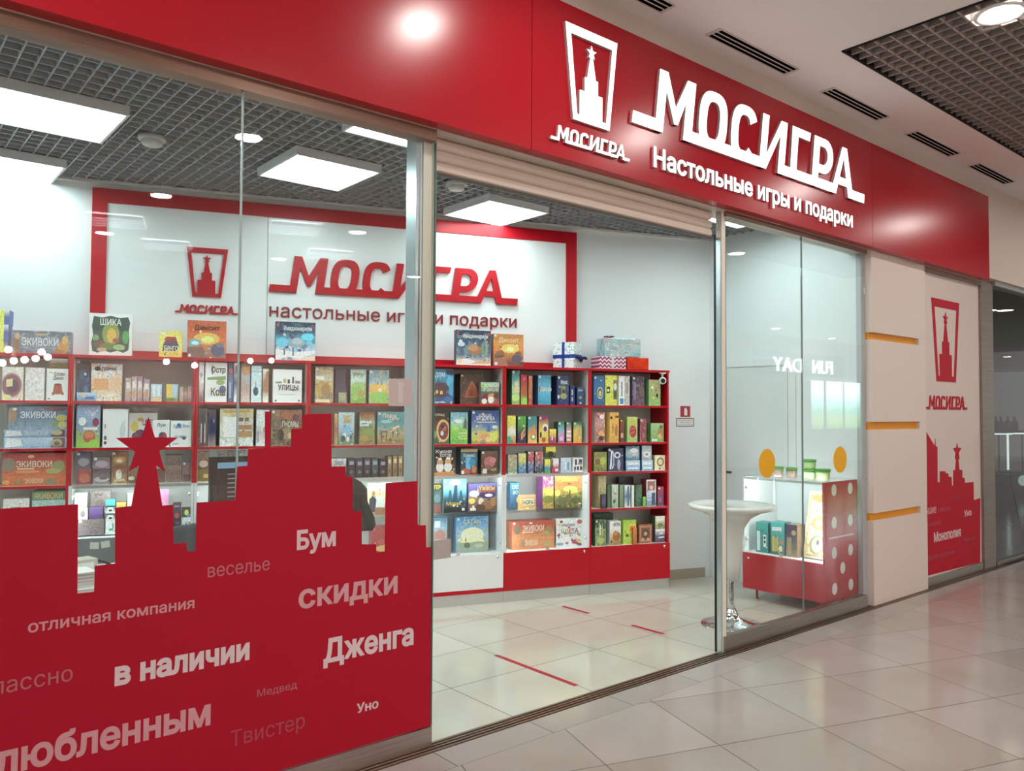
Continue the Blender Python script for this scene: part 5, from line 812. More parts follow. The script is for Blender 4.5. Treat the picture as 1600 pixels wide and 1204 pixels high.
bm = NB(); emblem(bm, 7.598 - PX, 1.846 - PZ, 0.62, 0.764, 0.001, 0.005); obj('tower_emblem', bm, M_FILM, panel)
bm = NB(); logo_word(bm, 7.454 - PX, 1.587 - PZ, 0.127, 0.001, 0.005); obj('small_lettering', bm, M_FILM, panel)
for (t, x0, x1, z0, h, k), c, bo in zip(WORDS2, ('d9b3b4', 'a85560', 'dcc0c0', 'e0c8c8', 'a85560', 'a85560', 'a85560', '95303f'), (.01, 0, .03, .035, 0, 0, 0, 0)):
    lettering('printed_word', t, ink(c), panel, x0 - PX, x1 - PX, z0 - PZ, h, k, 0.0004, bo)
bm = NB(); box(bm, 7.40, 8.70, -0.012, 0.03, 0, 0.087); struct('baseboard_panel', bm, M_STEEL)
bm = NB(); box(bm, 7.40, 8.70, -0.02, 0.05, 2.83, 2.872); struct('trim_13', bm, M_WARMMETAL)
bm = NB(); box(bm, 8.705, 9.005, -0.02, 0.06, 0, 2.90); struct('trim_14', bm, noisy('post_steel', '#a3968f', '#94877f', 2, 0.35, 0.8, (1, 1, 30)))
pane('window_5', 9.03, 14.0, 0.05, 2.86, m=M_DARKGLASS)
bm = NB(); box(bm, 9.03, 14.0, -0.02, 0.03, 0, 0.05); struct('baseboard_neighbour', bm, M_STEEL)

# neighbour shop behind the tinted glass
bm = NB(); box(bm, 8.72, 30, 0.06, 9, -0.1, -0.002); struct('floor_neighbour', bm, mat('neighbour_floor', '#8c8c86', 0.15))
bm = NB(); box(bm, 8.72, 30, 0.06, 9, 2.95, 3.05); struct('ceiling_neighbour', bm, mat('neighbour_ceiling', '#dcd8ca', 0.7))
bm = NB(); box(bm, 8.72, 30, 8.9, 9, 0, 2.95); struct('wall_neighbour_back', bm, mat('neighbour_wall', '#464a46', 0.7))
bm = NB(); box(bm, 8.72, 8.8, 0.06, 9, 0, 2.95); struct('wall_neighbour_side', bm, mat('neighbour_wall', '#464a46', 0.7))
for k, (x, y) in enumerate(((11.99, .86), (21.8, 4.08), (14.6, 4.6), (25.5, 6.2))):  # added lamps brighten the dim neighbour, standing in for spots mirrored in its glass
    t = thing('downlight', 'added downlight in the neighbouring shop ceiling behind tinted glass, %s from the post' % _n[k], 'ceiling lamp', (x, y, 2.95), 0, 'added downlights in the neighbouring shop')
    bm = NB(); lathe(bm, [(.1, -.004), (.115, -.012), (.13, 0)], 0, 0, 24); obj('rim', bm, M_WHITE, t)
    bm = NB(); lathe(bm, [(.1, -.005), (0, -.006)], 0, 0, 24); obj('lens', bm, mat('neighbour_fill_lens', '#ffffff', .5, emit=60, ecol='#fff2e0'), t)
def lit_cabinet(x, y, label, mark=False):
    t = thing('lit_cabinet', label, 'display cabinet', (x, y, 0), math.radians(-35), 'lit glass cabinets in the neighbouring shop')
    bm = NB(); box(bm, -.3, .3, -.2, .2, 0, .45); box(bm, -.3, .3, -.2, .2, 1.2, 1.24); box(bm, -.3, -.28, .18, .2, .45, 1.2); box(bm, .28, .3, .18, .2, .45, 1.2); obj('body', bm, mat('cabinet_grey', '#6c706e', 0.4), t)
    bm = NB(); box(bm, -.28, .28, -.19, -.16, 1.17, 1.195); box(bm, -.3, -.27, -.2, -.18, .5, 1.17); obj('light_strip', bm, M_CABINET, t)
    if mark:
        bm = NB(); prism(bm, disc_pts(0, .3, .1, .1), -.215, -.205); obj('round_mark', bm, mat('lit_mark', '#e8f4f4', .5, emit=1.5, ecol='#d8f0f0'), t)
lit_cabinet(16.3, 2.55, 'lit white cabinet behind the tinted glass beside the steel post'); lit_cabinet(17.2, 2.45, 'lit cabinet with a round mark behind the tinted glass', True)
for k, (x, z, c) in enumerate(((17.0, 1.24, 'c8b890'), (16.4, 1.24, 'a8a890'), (17.35, 1.24, 'b07860'), (16.65, 1.24, 'd0c8a8'))):
    bm = NB(); lathe(bm, [(0, 0), (.06, 0), (.07, .08), (.05, .16), (.02, .2), (.02, .26), (0, .26)], 0, 0, 12)
    tag(obj('vase', bm, ink(c), None, (x, 2.5, z)), 'dim %s vase on the lit cabinets behind tinted glass' % ('sand', 'grey-green', 'terracotta', 'cream')[k], 'vase', 'vases in the neighbouring shop')

# ------------------------------------------------------------------ decals on the window
decal = thing('window_decal', 'large red vinyl skyline with a star tower and game words on the glass', 'window decal', (0.75, -0.008, 0.095))
DX, DZ = 0.75, 0.095
bm = NB(); prism(bm, [(x - DX, z - DZ) for x, z in DEC], -0.001, 0.0015); obj('skyline_film', bm, M_FILM, decal)
wc = {'Бум': ('e6cdd2', .04), 'веселье': ('c9747f', 0), 'скидки': ('dda5ab', .03), 'отличная компания': ('dc9aa2', .02), 'Дженга': ('ead6da', .04), 'в наличии': ('ead6da', .045),
      'классно': ('c27078', .0), 'влюбленным': ('dfa3aa', .035), 'Твистер': ('b64c5a', 0), 'Медвед': ('c2737c', 0), 'Уно': ('e6cdd2', .03)}
for t, x0, x1, z0, h, k in WORDS:
    lettering('printed_word', t, ink(wc[t][0]), decal, x0 - DX, x1 - DX, z0 - DZ, h, k, -0.0016, wc[t][1])
for k, (x, l) in enumerate(((4.905, 'round yellow sticker on the glass above the white bar table'), (5.905, 'round yellow sticker on the glass above the domino side'))):
    bm = NB(); prism(bm, disc_pts(0, 0, .1, .1, 40), -.001, .001)
    tag(obj('glass_sticker', bm, M_YELLOW, None, (x, -0.0075, 1.20 - .008 * k)), l, 'sticker', 'yellow warning stickers')
bm = NB(); prism(bm, [(-.062, -.062), (.062, -.062), (.062, .062), (-.062, .062)], 0, .0015)
o = obj('sign_sheet', bm, mat('pale_pink_sheet', '#dcc6c6', 0.5), None, (1.955, 0.006, 1.633))
tag(o, 'pale pink square sheet taped inside the glass by the post', 'sign')
bm = NB(); prism(bm, [(-.016, -.045), (.012, -.045), (.012, .03), (-.016, .03)], -.001, 0); prism(bm, disc_pts(-.002, .038, .02, .01), -.001, 0); obj('pictogram', bm, mat('pale_mark', '#eadcdc', .5), o)
bm = NB(); box(bm, -.05, .05, -.004, .002, -.045, .045)
lk = tag(obj('glass_clamp', bm, M_ALU, None, (2.185, -0.002, 0.90)), 'small metal clamp plate at the edge of the red decal', 'clamp')
# (clamp is bolted through the pane edge)

# ------------------------------------------------------------------ wall sign over the shelving
ws = thing('wall_sign', 'red framed white board with red logo letters on the shelving wall', 'wall sign', B(2.16, CB - .03, 1.93), TH)
WS, WZ = 2.16, 1.93
def wobj(name, bm, m): return obj(name, bm, m, ws)
bm = NB()
for a in ((.242, .340, 1.93, 3.141), (3.987, 4.087, 1.93, 3.141), (.340, 3.987, 3.04, 3.141), (.340, 3.987, 1.93, 1.974)): box(bm, a[0] - WS, a[1] - WS, -.012, .028, a[2] - WZ, a[3] - WZ)
wobj('red_frame', bm, M_RED)
for a, b in ((.34, 1.452), (1.456, 2.72), (2.724, 3.987)):
    bm = NB(); box(bm, a - WS, b - WS, 0.0, .028, 1.974 - WZ, 3.04 - WZ); wobj('white_board', bm, M_PANELWHITE)
bm = NB(); logo_word(bm, 1.466 - WS, 2.463 - WZ, 0.2845, -.025, 0.0); wobj('logo_lettering', bm, M_LETTER)
bm = NB(); emblem(bm, .876 - WS, 2.395 - WZ, .29, .366, -.02, 0.0); wobj('tower_emblem', bm, M_LETTER)
bm = NB(); logo_word(bm, .802 - WS, 2.270 - WZ, 0.0612, -.015, 0.0); wobj('small_lettering', bm, M_LETTER)
lettering('slogan', 'настольные игры и подарки', mat('dark_red_letter', '#8c1422', .35), ws, 1.473 - WS, 3.517 - WS, 2.270 - WZ, 0.078, 'x', -.006, 0.002, 0.006)

# ------------------------------------------------------------------ shelving units
EDGES = [-.618, .169, .957, 1.742, 2.535, 3.307, 4.087, 4.87]
C0 = 3.185; D = CB - .012 - C0
unit_labels = ['outermost red shelving unit stacked with long party games', 'red-edged shelving unit behind the red star decal', 'red-edged shelving unit behind the black monitor',
               'red-edged shelving unit behind the stepped decal edge, ending at the post', 'red-edged shelving unit with a white base, first in the open entrance',
               'red-edged shelving unit with a glass case and red base, middle of the open entrance', 'all-red end shelving unit without glass, beside the bare wall']
for i in range(7):
    s0, s1 = EDGES[i], EDGES[i + 1]; w = (s1 - s0) / 2 - .001; mid = (s0 + s1) / 2
    t = thing('shelving_unit', unit_labels[i], 'shelving unit', B(mid, C0, 0), TH, 'shelving units along the shop wall')
    end = i == 6; case = 1 <= i <= 5; bottom = .672 if i in (1, 2) else .40
    side_m = M_RED if end else M_GREY
    for sx in (-1, 1):
        x0, x1 = (-w, -w + .016) if sx < 0 else (w - .016, w)
        bm = NB(); box(bm, x0, x1, 0.002, D, 0.09, 1.90); obj('side_panel', bm, side_m if (end and sx > 0) else M_GREY, t)
        bm = NB(); zlo = 1.03 if case else .09
        box(bm, x0, x1, -.001, .002, zlo, 1.90); obj('red_edge', bm, M_RED, t)
        if case: bm = NB(); box(bm, x0, x1 + (.008 if sx < 0 else 0), -.001, .002, bottom, 1.028); obj('white_edge', bm, M_WHITE, t)
    bm = NB(); box(bm, -w + .016, w - .016, D - .006, D, .09, 1.90); obj('back_panel', bm, M_GREY, t)
    bm = NB(); box(bm, -w - (.0 if not end else 0), w + (.006 if end else 0), -.004, D, 1.90, 1.92); obj('top_board', bm, M_RED, t)
    lev = [1.605, 1.285] + ([1.035, .72, .40] if not case else [])
    for z in lev:
        bm = NB(); box(bm, -w + .016, w - .016, .003, D - .006, z - .016, z); sf = obj('shelf', bm, M_GREY if not end else M_WHITE, t)
        bm = NB(); box(bm, -w + .016, w - .016, -.001, .003, z - .018, z); obj('shelf_edge', bm, M_RED, sf)
    if case:
        bm = NB(); box(bm, -w + .016, w - .016, 0.0, D - .006, 1.027, 1.035); obj('glass_shelf', bm, [M_CASEGLASS], t)
        if bottom < .5: bm = NB(); box(bm, -w + .016, w - .016, .03, D - .006, .712, .72); obj('glass_shelf', bm, [M_CASEGLASS], t)
        bm = NB(); box(bm, -w + .016, w - .016, .004, D - .006, bottom - .02, bottom); obj('case_floor', bm, M_WHITE, t)
        bm = NB(); box(bm, -w + .018, 0, -.006, -.001, bottom, 1.022); obj('glass_door', bm, [M_CASEGLASS], t)
        bm = NB(); box(bm, .004, w - .018, -.006, -.001, bottom, 1.022); obj('glass_door', bm, [M_CASEGLASS], t)
        bm = NB(); box(bm, -.018, .012, -.016, -.0065, bottom + .004, bottom + .03); obj('lock', bm, M_CHROME, t)
        for sx in (-1, 1):
            for z in (bottom + .08, .95):
                bm = NB(); lathe(bm, [(0, z - .011), (.011, z - .011), (.011, z + .011), (0, z + .011)], sx * (w - .026), .02, 10); obj('hinge', bm, M_CHROME, t)
        bm = NB(); box(bm, -w + .0182, -w + .0215, .004, .016, bottom + .012, 1.012); obj('light_strip', bm, M_CASELED, t)
        bm = NB(); box(bm, -w + .018, w - .018, -.0008, .0012, 1.010, 1.0268); box(bm, -w + .018, w - .018, .0012, .018, 1.0248, 1.0268); obj('strip_cover', bm, M_ALU, t)  # added cover, hides the strip below and turns its light down
        bm = NB(); box(bm, -w + .03, w - .03, .003, .013, 1.018, 1.0235); obj('light_strip', bm, M_CASELED, t)  # added hidden strip to light the fronts of the boxes
        bm = NB(); box(bm, w - .018, w - .0165, .003, D - .01, bottom, 1.02); obj('case_lining', bm, M_WHITE, t)
        bm = NB(); box(bm, -w + .0165, -w + .018, .003, D - .01, bottom, 1.02); obj('case_lining', bm, M_WHITE, t)
    base_m = M_DKGREY if i in (1, 2, 3) else (M_WHITE if i == 4 else M_RED)
    bm = NB(); box(bm, -w, w + (.006 if end else 0), -.008 if i != 4 else -.004, .003, .12 if i == 4 else .09, bottom - .002); box(bm, -w + .017, w - .017, .004, D - .007, .09, .1); fr = obj('base_panel', bm, base_m, t)
    if i == 4: bm = NB(); box(bm, -w, w, -.004, .003, .088, .118); obj('red_strip', bm, M_RED, t)
    if i >= 4: bm = NB(); lathe(bm, [(0, .36), (.01, .36), (.01, .382), (0, .382)], w - .05, -.006, 12); obj('base_lock', bm, M_CHROME, t)
    bm = NB(); box(bm, -w, w, .004, .02, 0, .088); box(bm, -w, w, D - .03, D - .01, 0, .088); obj('plinth', bm, mat('plinth_aluminium', '#bfc2bf', .35, .5), t)

# ------------------------------------------------------------------ boxed games
def pale(h):                                        # printed card is a little lighter than its look in the shelf
    c = lin(h); g = .2126 * c[0] + .7152 * c[1] + .0722 * c[2]
    return tuple(min(.95, (v * .86 + g * .14) * 1.4 + .004) for v in c[:3]) + (1.0,)
def card(h):
    return mat('card_' + h, pale(h)[:3], 0.45)
def cover_mat(cols, acc, seed):
    m = bpy.data.materials.new('printed_cover'); m.use_nodes = True; nt = m.node_tree; L = nt.links.new
    p = nt.nodes['Principled BSDF']; p.inputs['Roughness'].default_value = 0.38
    tc = nt.nodes.new('ShaderNodeTexCoord'); sp = nt.nodes.new('ShaderNodeSeparateXYZ'); L(tc.outputs['Generated'], sp.inputs[0])
    nz = nt.nodes.new('ShaderNodeTexNoise'); nz.noise_dimensions = '4D'; nz.inputs['W'].default_value = seed * 3.7; nz.inputs['Scale'].default_value = 5; nz.inputs['Detail'].default_value = 5
    L(tc.outputs['Generated'], nz.inputs['Vector'])
    ma = nt.nodes.new('ShaderNodeMath'); ma.operation = 'MULTIPLY_ADD'; ma.inputs[1].default_value = 0.34; L(nz.outputs['Fac'], ma.inputs[0])
    su = nt.nodes.new('ShaderNodeMath'); su.operation = 'SUBTRACT'; su.inputs[1].default_value = 0.17; L(sp.outputs['Z'], su.inputs[0]); L(su.outputs[0], ma.inputs[2])
    r = nt.nodes.new('ShaderNodeValToRGB'); e = r.color_ramp.elements; n = len(cols)
    while len(e) < n: e.new(0.5)
    for i, c in enumerate(cols):
        e[i].position = 0.5 if n == 1 else 0.08 + 0.84 * i / (n - 1); e[i].color = pale(c)
    L(ma.outputs[0], r.inputs['Fac']); last = r.outputs['Color']
    n2 = nt.nodes.new('ShaderNodeTexNoise'); n2.noise_dimensions = '4D'; n2.inputs['W'].default_value = seed * 1.3 + 5; n2.inputs['Scale'].default_value = 9; n2.inputs['Detail'].default_value = 3
    L(tc.outputs['Generated'], n2.inputs['Vector'])
    cr = nt.nodes.new('ShaderNodeValToRGB'); cr.color_ramp.elements[0].position = .53; cr.color_ramp.elements[1].position = .6
    L(n2.outputs['Fac'], cr.inputs['Fac'])
    mu = nt.nodes.new('ShaderNodeMath'); mu.operation = 'MULTIPLY'; mu.inputs[1].default_value = .75 if acc else .0; L(cr.outputs['Color'], mu.inputs[0])
    mx = nt.nodes.new('ShaderNodeMix'); mx.data_type = 'RGBA'; L(mu.outputs[0], mx.inputs['Factor']); L(last, mx.inputs['A']); mx.inputs['B'].default_value = pale(acc or cols[0])
    n3 = nt.nodes.new('ShaderNodeTexNoise'); n3.inputs['Scale'].default_value = 60; n3.inputs['Detail'].default_value = 2; L(tc.outputs['Object'], n3.inputs['Vector'])
    mr = nt.nodes.new('ShaderNodeMapRange'); mr.inputs['From Min'].default_value = .3; mr.inputs['From Max'].default_value = .7; mr.inputs['To Min'].default_value = .8 if n > 1 else .97; mr.inputs['To Max'].default_value = 1.16 if n > 1 else 1.02
    L(n3.outputs['Fac'], mr.inputs['Value'])
    vm = nt.nodes.new('ShaderNodeVectorMath'); vm.operation = 'SCALE'; L(mx.outputs['Result'], vm.inputs[0]); L(mr.outputs['Result'], vm.inputs['Scale'])
    L(vm.outputs['Vector'], p.inputs['Base Color'])
    return m

def picture(parent, spec, w, h, y=-.0006, cols=(), seed=0):
    bm = NB(); cl = bm.loops.layers.float_color.new('ink')
    rnd = random.Random(seed * 31 + 5)              # small painted details of the illustration under the main shapes
    pal = list(cols) + [q.split()[-1].lstrip('#') for q in spec.split(';') if q.strip()]
    for k in range(int(26 * min(1.3, w * h / .035)) if len(cols) > 1 and w < 1.7 * h else 0):
        cx, cz, r = rnd.uniform(.06, .94), rnd.betavariate(1.4, 2.2), rnd.uniform(.018, .06); c = pale(rnd.choice(pal)); f_ = rnd.uniform(.55, 1.35)
        pts = [(min(max(cx + r * rnd.uniform(.5, 1.3) * math.cos(t), .006), .994) * w - w / 2, min(max(cz + r * w / h * rnd.uniform(.5, 1.3) * math.sin(t), .006), .994) * h) for t in [2 * math.pi * q / 7 for q in range(7)]]
        f = bm.faces.new([bm.verts.new((x, y + .0003 - .000008 * k, z)) for x, z in pts])
        for l in f.loops: l[cl] = tuple(min(.95, v * f_) for v in c[:3]) + (1.0,)
    for k, it in enumerate([q for q in spec.split(';') if q.strip()]):
        a = it.split(); col = pale(a[-1]); v = [float(q) for q in a[1:-1]]
        pts = disc_pts(v[0], v[1], v[2], v[3], 18) if a[0] == 'e' else list(zip(v[0::2], v[1::2]))
        pts = [(min(max(x, .004), .996) * w - w / 2, min(max(z, .004), .996) * h) for x, z in pts]
        q = []
        for pt in pts:
            if not q or (abs(pt[0] - q[-1][0]) + abs(pt[1] - q[-1][1])) > 1e-6: q.append(pt)
        if len(q) > 2 and abs(q[0][0] - q[-1][0]) + abs(q[0][1] - q[-1][1]) < 1e-6: q.pop()
        if len(q) < 3: continue
        f = bm.faces.new([bm.verts.new((x, y - .00012 * k, z)) for x, z in q])
        for l in f.loops: l[cl] = col
    if not bm.faces: bm.free(); return
    for f in bm.faces:
        f.normal_update()
        if f.normal.y > 0: f.normal_flip()
    bmesh.ops.triangulate(bm, faces=bm.faces[:])
    me = bpy.data.meshes.new('cover_picture'); bm.to_mesh(me); bm.free(); me.materials.append(M_PRINT)
    o = bpy.data.objects.new('cover_picture', me); COL.objects.link(o); o.parent = parent

def game_box(k, s, c, z, w, d, h, cols, side, acc, spec, titles, pt, label, grp, cat):
    bm = NB(); fs = box(bm, -w / 2, w / 2, 0, d, 0, h)
    fs[2].material_index = 1
    o = obj('board_game_box', bm, [card(side), cover_mat(cols.split(), acc, k)], None, B(s, c, z), TH)
    tag(o, label, cat, 'board games on the shelving')
    picture(o, spec, w, h, cols=cols.split(), seed=k)
    for it in [q for q in titles.split(';') if q]:
        txt, rest = it.split('|'); a = rest.split()
        cx, cz, tw, th = (float(q) for q in a[:4])
        lettering('title', txt, ink(a[4]), o, (cx - tw / 2) * w - w / 2, (cx + tw / 2) * w - w / 2, (cz - th / 2) * h, th * h, 'c', -.0042, .02, fit=True)
    if pt:
        bm = NB(); q = min(.018, w * .3); x = -w / 2 + .02 * w + .002
        box(bm, x, x + q, -.0052, -.0046, h * .97 - q, h * .97); obj('price_tag', bm, M_PAPER, o)
    return o
for k, row in enumerate(BOXES):
    s, c, z, w, d, h, cols, side, acc, spec, titles, pt, label, grp, cat = row
    game_box(k, s, c, z, w, d, h, cols, side, acc, spec, titles, pt, label, grp, cat)

# ------------------------------------------------------------------ wrapped presents on the end units
def pattern_mat(name, c1, c2, kind, scale):
    m = mat(name, c1, .3); nt = m.node_tree; p = nt.nodes['Principled BSDF']; L = nt.links.new
    tc = nt.nodes.new('ShaderNodeTexCoord')
    if kind == 'dots':
        v = nt.nodes.new('ShaderNodeTexVoronoi'); v.inputs['Scale'].default_value = scale; L(tc.outputs['Object'], v.inputs['Vector'])
        lt = nt.nodes.new('ShaderNodeMath'); lt.operation = 'LESS_THAN'; lt.inputs[1].default_value = .3; L(v.outputs['Distance'], lt.inputs[0]); fac = lt.outputs[0]
    else:                                           # chevrons
        sp = nt.nodes.new('ShaderNodeSeparateXYZ'); L(tc.outputs['Object'], sp.inputs[0])
        pp = nt.nodes.new('ShaderNodeMath'); pp.operation = 'PINGPONG'; pp.inputs[1].default_value = scale; L(sp.outputs['X'], pp.inputs[0])
        ad = nt.nodes.new('ShaderNodeMath'); ad.operation = 'ADD'; L(pp.outputs[0], ad.inputs[0]); L(sp.outputs['Z'], ad.inputs[1])
        mo = nt.nodes.new('ShaderNodeMath'); mo.operation = 'PINGPONG'; mo.inputs[1].default_value = .017; L(ad.outputs[0], mo.inputs[0])
        lt = nt.nodes.new('ShaderNodeMath'); lt.operation = 'LESS_THAN'; lt.inputs[1].default_value = .0085; L(mo.outputs[0], lt.inputs[0]); fac = lt.outputs[0]
    mx = nt.nodes.new('ShaderNodeMix'); mx.data_type = 'RGBA'; L(fac, mx.inputs['Factor']); mx.inputs['A'].default_value = lin(c1); mx.inputs['B'].default_value = lin(c2)
    L(mx.outputs['Result'], p.inputs['Base Color']); return m
def gift(name_mat, s, c, w, d, h, label, rz=0.0, z=1.9208):
    bm = NB(); box(bm, -w / 2, w / 2, 0, d, 0, h)
    o = obj('gift_box', bm, name_mat, None, B(s, c, z), TH + rz, bevel=.004)
    return tag(o, label, 'gift', 'wrapped presents on top of the shelving')
g = gift(pattern_mat('blue_dotted_wrap', '#e6ecec', '#6c98a4', 'dots', 55), 4.00, 3.24, .15, .20, .222, 'upright white present with teal dots and a dark blue ribbon', math.radians(38))
RB = mat('navy_ribbon', '#1c3c94', .3)
bm = NB(); box(bm, -.0765, .0765, -.0015, .2015, .085, .117); box(bm, -.0765, -.0745, .09, .115, 0, .2235); box(bm, .0745, .0765, .09, .115, 0, .2235); box(bm, -.0765, .0765, .09, .115, .2215, .2235); obj('ribbon', bm, RB, g)
def bow(parent, x, y, z, r, m, n=6, flat=.5):
    bm = NB()
    for k in range(n):
        a = 2 * math.pi * k / n + .3
        pts = [(x + r * .1 * math.cos(a), y + r * .1 * math.sin(a), z)]
        for q in range(1, 6):
            t = q / 6 * math.pi
            pts.append((x + r * math.sin(t / 2) * math.cos(a + .2 * math.sin(t)), y + r * math.sin(t / 2) * math.sin(a), z + r * flat * math.sin(t)))
        tube(bm, pts, r * .14, 6)
    lathe(bm, [(0, z - r * .1), (r * .2, z), (0, z + r * .3)], x, y, 8)
    obj('bow', bm, m, parent)
bow(g, .0, -.03, .055, .05, mat('navy_bow', '#141c5c', .3), 9, .8)
g = gift(pattern_mat('pink_chevron_wrap', '#f0dce6', '#9a2458', 'chev', .02), 4.325, 3.215, .262, .16, .109, 'pink and white zigzag present under the silver one')
bm = NB(); box(bm, -.013, .013, -.0015, .1615, -.0, .1105); obj('ribbon', bm, mat('pale_ribbon', '#dcd4da', .35), g)
g = gift(noisy('red_foil', '#c81c10', '#f04a18', 14, .22, .35, bump=.6), 4.575, 3.215, .215, .16, .106, 'red crinkled foil present at the shelf end')
foil = noisy('silver_foil', '#d4dcde', '#9cdce8', 14, .16, .8, bump=1.0)  # cyan reflections are mixed into the foil colour
g = gift(foil, 4.43, 3.23, .36, .15, .16, 'silver foil present resting across the zigzag and red presents', 0, 1.9208 + .111)
bow(g, -.11, .05, .165, .045, mat('dark_red_bow', '#8c1c30', .3), 7, .3)

# ------------------------------------------------------------------ wall and shelf fittings
t = thing('security_camera', 'white round security camera under the top board of the end unit', 'security camera', B(4.812, 3.20, 1.8835), TH)
bm = NB(); lathe(bm, [(0, .015), (.034, .015), (.034, .008), (.01, .004), (.008, -.03), (0, -.03)], 0, 0, 18); obj('mount', bm, M_WHITE, t)
bm = NB(); bmesh.ops.create_uvsphere(bm, u_segments=20, v_segments=12, radius=.033, matrix=Matrix.Translation((0, -.005, -.055)))
for f in bm.faces: f.smooth = True
obj('body', bm, M_WHITE, t)
bm = NB(); bmesh.ops.create_cone(bm, cap_ends=True, segments=20, radius1=.021, radius2=.019, depth=.012, matrix=Matrix.Translation((-.012, -.036, -.056)) @ Matrix.Rotation(math.radians(90), 4, 'X')); obj('lens', bm, M_BLACK, t)
t = thing('fire_sign', 'small red fire extinguisher sign on the bare wall', 'sign', B(5.24, CB - .004, 1.506), TH)
bm = NB(); box(bm, -.053, .053, 0, .0035, 0, .102); obj('plate', bm, mat('sign_red', '#b03040', .4), t)
bm = NB(); prism(bm, [(-.012, .014), (.02, .014), (.02, .066), (.012, .074), (.012, .086), (-.02, .08), (-.006, .074), (-.012, .066)], -.001, 0); obj('pictogram', bm, M_PAPER, t)
t = thing('wall_notice', 'white notice plate with a grey border beneath the red fire sign', 'notice', B(5.237, CB - .004, 1.415), TH)
bm = NB(); box(bm, -.098, .098, .0005, .0035, 0, .08); obj('plate', bm, M_PAPER, t)
bm = NB(); ring(bm, [(-.098, 0), (.098, 0), (.098, .08), (-.098, .08)], [(-.09, .007), (.09, .007), (.09, .073), (-.09, .073)], -.0005, .0005); obj('border', bm, ink('77777c'), t)
for z0, h, x0, x1, tx in ((.052, .01, -.07, .07, 'ОТВЕТСТВЕННЫЙ ЗА ПОЖАРНУЮ'), (.03, .015, -.05, .05, 'Тимофеев'), (.014, .008, -.078, .078, 'БЕЗОПАСНОСТЬ')):
    if tx != 'Тимофеев': lettering('notice_text', tx, ink('6c6c70'), t, x0, x1, z0, h, 'c', -.0002)
bm = NB(); tube(bm, [(-.05, -.0004, .036), (-.03, -.0004, .042), (-.01, -.0004, .034), (.01, -.0004, .041), (.05, -.0004, .036)], .0016, 6); obj('signature', bm, ink('6c6c70'), t)
for k, (x, y0, y1, l) in enumerate(((3.23, .155, .885, 'long red tape strip on the shop floor nearest the entrance'), (4.446, .526, .816, 'short red tape dash on the shop floor nearer the bar table'), (4.446, 1.255, 1.545, 'short red tape dash on the shop floor nearer the shelving'))):
    bm = NB(); box(bm, -.016, .016, y0, y1, .0005, .0015)
    tag(obj('floor_tape', bm, mat('red_tape', '#b01c34', .45), None, (x, 0, 0)), l, 'floor tape', 'red tape marks on the shop floor')

# ------------------------------------------------------------------ white bar table behind the glass
t = thing('bar_table', 'white round plastic bar table with trumpet stem and chrome foot', 'bar table', (5.02, 0.365, 0))
bm = NB(); lathe(bm, [(0, .872), (.24, .872), (.29, .882), (.312, .876), (.314, .862), (.295, .845), (.22, .825), (.14, .78), (.095, .71), (.078, .6), (.066, .45), (.055, .33), (0, .33)], 0, 0, 48); obj('table_top', bm, M_PLASTIC, t)
bm = NB(); lathe(bm, [(.033, .345), (.033, .31), (.026, .31), (.026, .1)], 0, 0, 28); obj('pole', bm, M_CHROME, t)
bm = NB(); lathe(bm, [(.03, .12), (.04, .1), (.06, .06), (.12, .03), (.215, .014), (.22, .006), (.22, .001), (0, .001)], 0, 0, 48); obj('foot', bm, M_CHROME, t)

# ------------------------------------------------------------------ domino display case
CX0, CX1, CY0, CY1 = 5.822, 6.332, .077, .81
t = thing('display_case', 'red glass display case with a white-dotted domino side', 'display case', ((CX0 + CX1) / 2, (CY0 + CY1) / 2, 0))
cx, cy = (CX0 + CX1) / 2, (CY0 + CY1) / 2; hx, hy = (CX1 - CX0) / 2, (CY1 - CY0) / 2
bm = NB(); box(bm, -hx, hx, -hy, -hy + .018, .09, 1.012); side = obj('domino_side', bm, M_RED, t)
for u, v in ((.28, .93), (.78, .93), (.28, .655), (.78, .655), (.28, .40), (.78, .40), (.53, .26), (.28, .10), (.78, .10)):
    bm = NB(); prism(bm, disc_pts(-hx + u * 2 * hx, .09 + v * .922, .038, .046, 24), -hy - .0015, -hy); obj('white_dot', bm, M_PAPER, side)
bm = NB(); box(bm, -hx + .06, hx - .06, -hy - .0015, -hy, .09 + .53 * .922 - .006, .09 + .53 * .922 + .006); obj('domino_line', bm, M_PAPER, side)
bm = NB()
box(bm, -hx + .002, hx, hy - .016, hy, .09, 1.012); box(bm, hx - .012, hx, -hy + .018, hy - .016, .39, 1.0); box(bm, -hx + .01, hx - .012, -hy + .018, hy - .016, .372, .39); obj('white_shell', bm, M_WHITE, t)
bm = NB(); box(bm, -hx, -hx + .016, -hy + .018, hy, .09, .385); box(bm, -hx + .016, hx, -hy + .018, hy - .016, .09, .105); obj('red_base', bm, M_RED, t)
bm = NB(); box(bm, -hx, hx, -hy + .0, hy, 1.013, 1.02); obj('glass_top', bm, [M_CASEGLASS], t)
bm = NB(); box(bm, -hx - .001, -hx + .002, -hy + .018, hy - .016, .994, 1.0125); box(bm, -hx + .002, -hx + .022, -hy + .018, hy - .016, 1.010, 1.0125); obj('strip_cover', bm, M_ALU, t)  # added cover over the upper strip, keeps its glow out of sight
bm = NB(); box(bm, -hx + .006, -hx + .018, -hy + .03, hy - .03, 1.003, 1.009); obj('light_strip', bm, M_DOMINOLED, t)  # extra hidden strip, added to brighten the case interior
bm = NB(); box(bm, -hx - .006, -hx - .0015, -hy + .02, hy - .02, .392, 1.008); obj('glass_door', bm, [M_CASEGLASS], t)
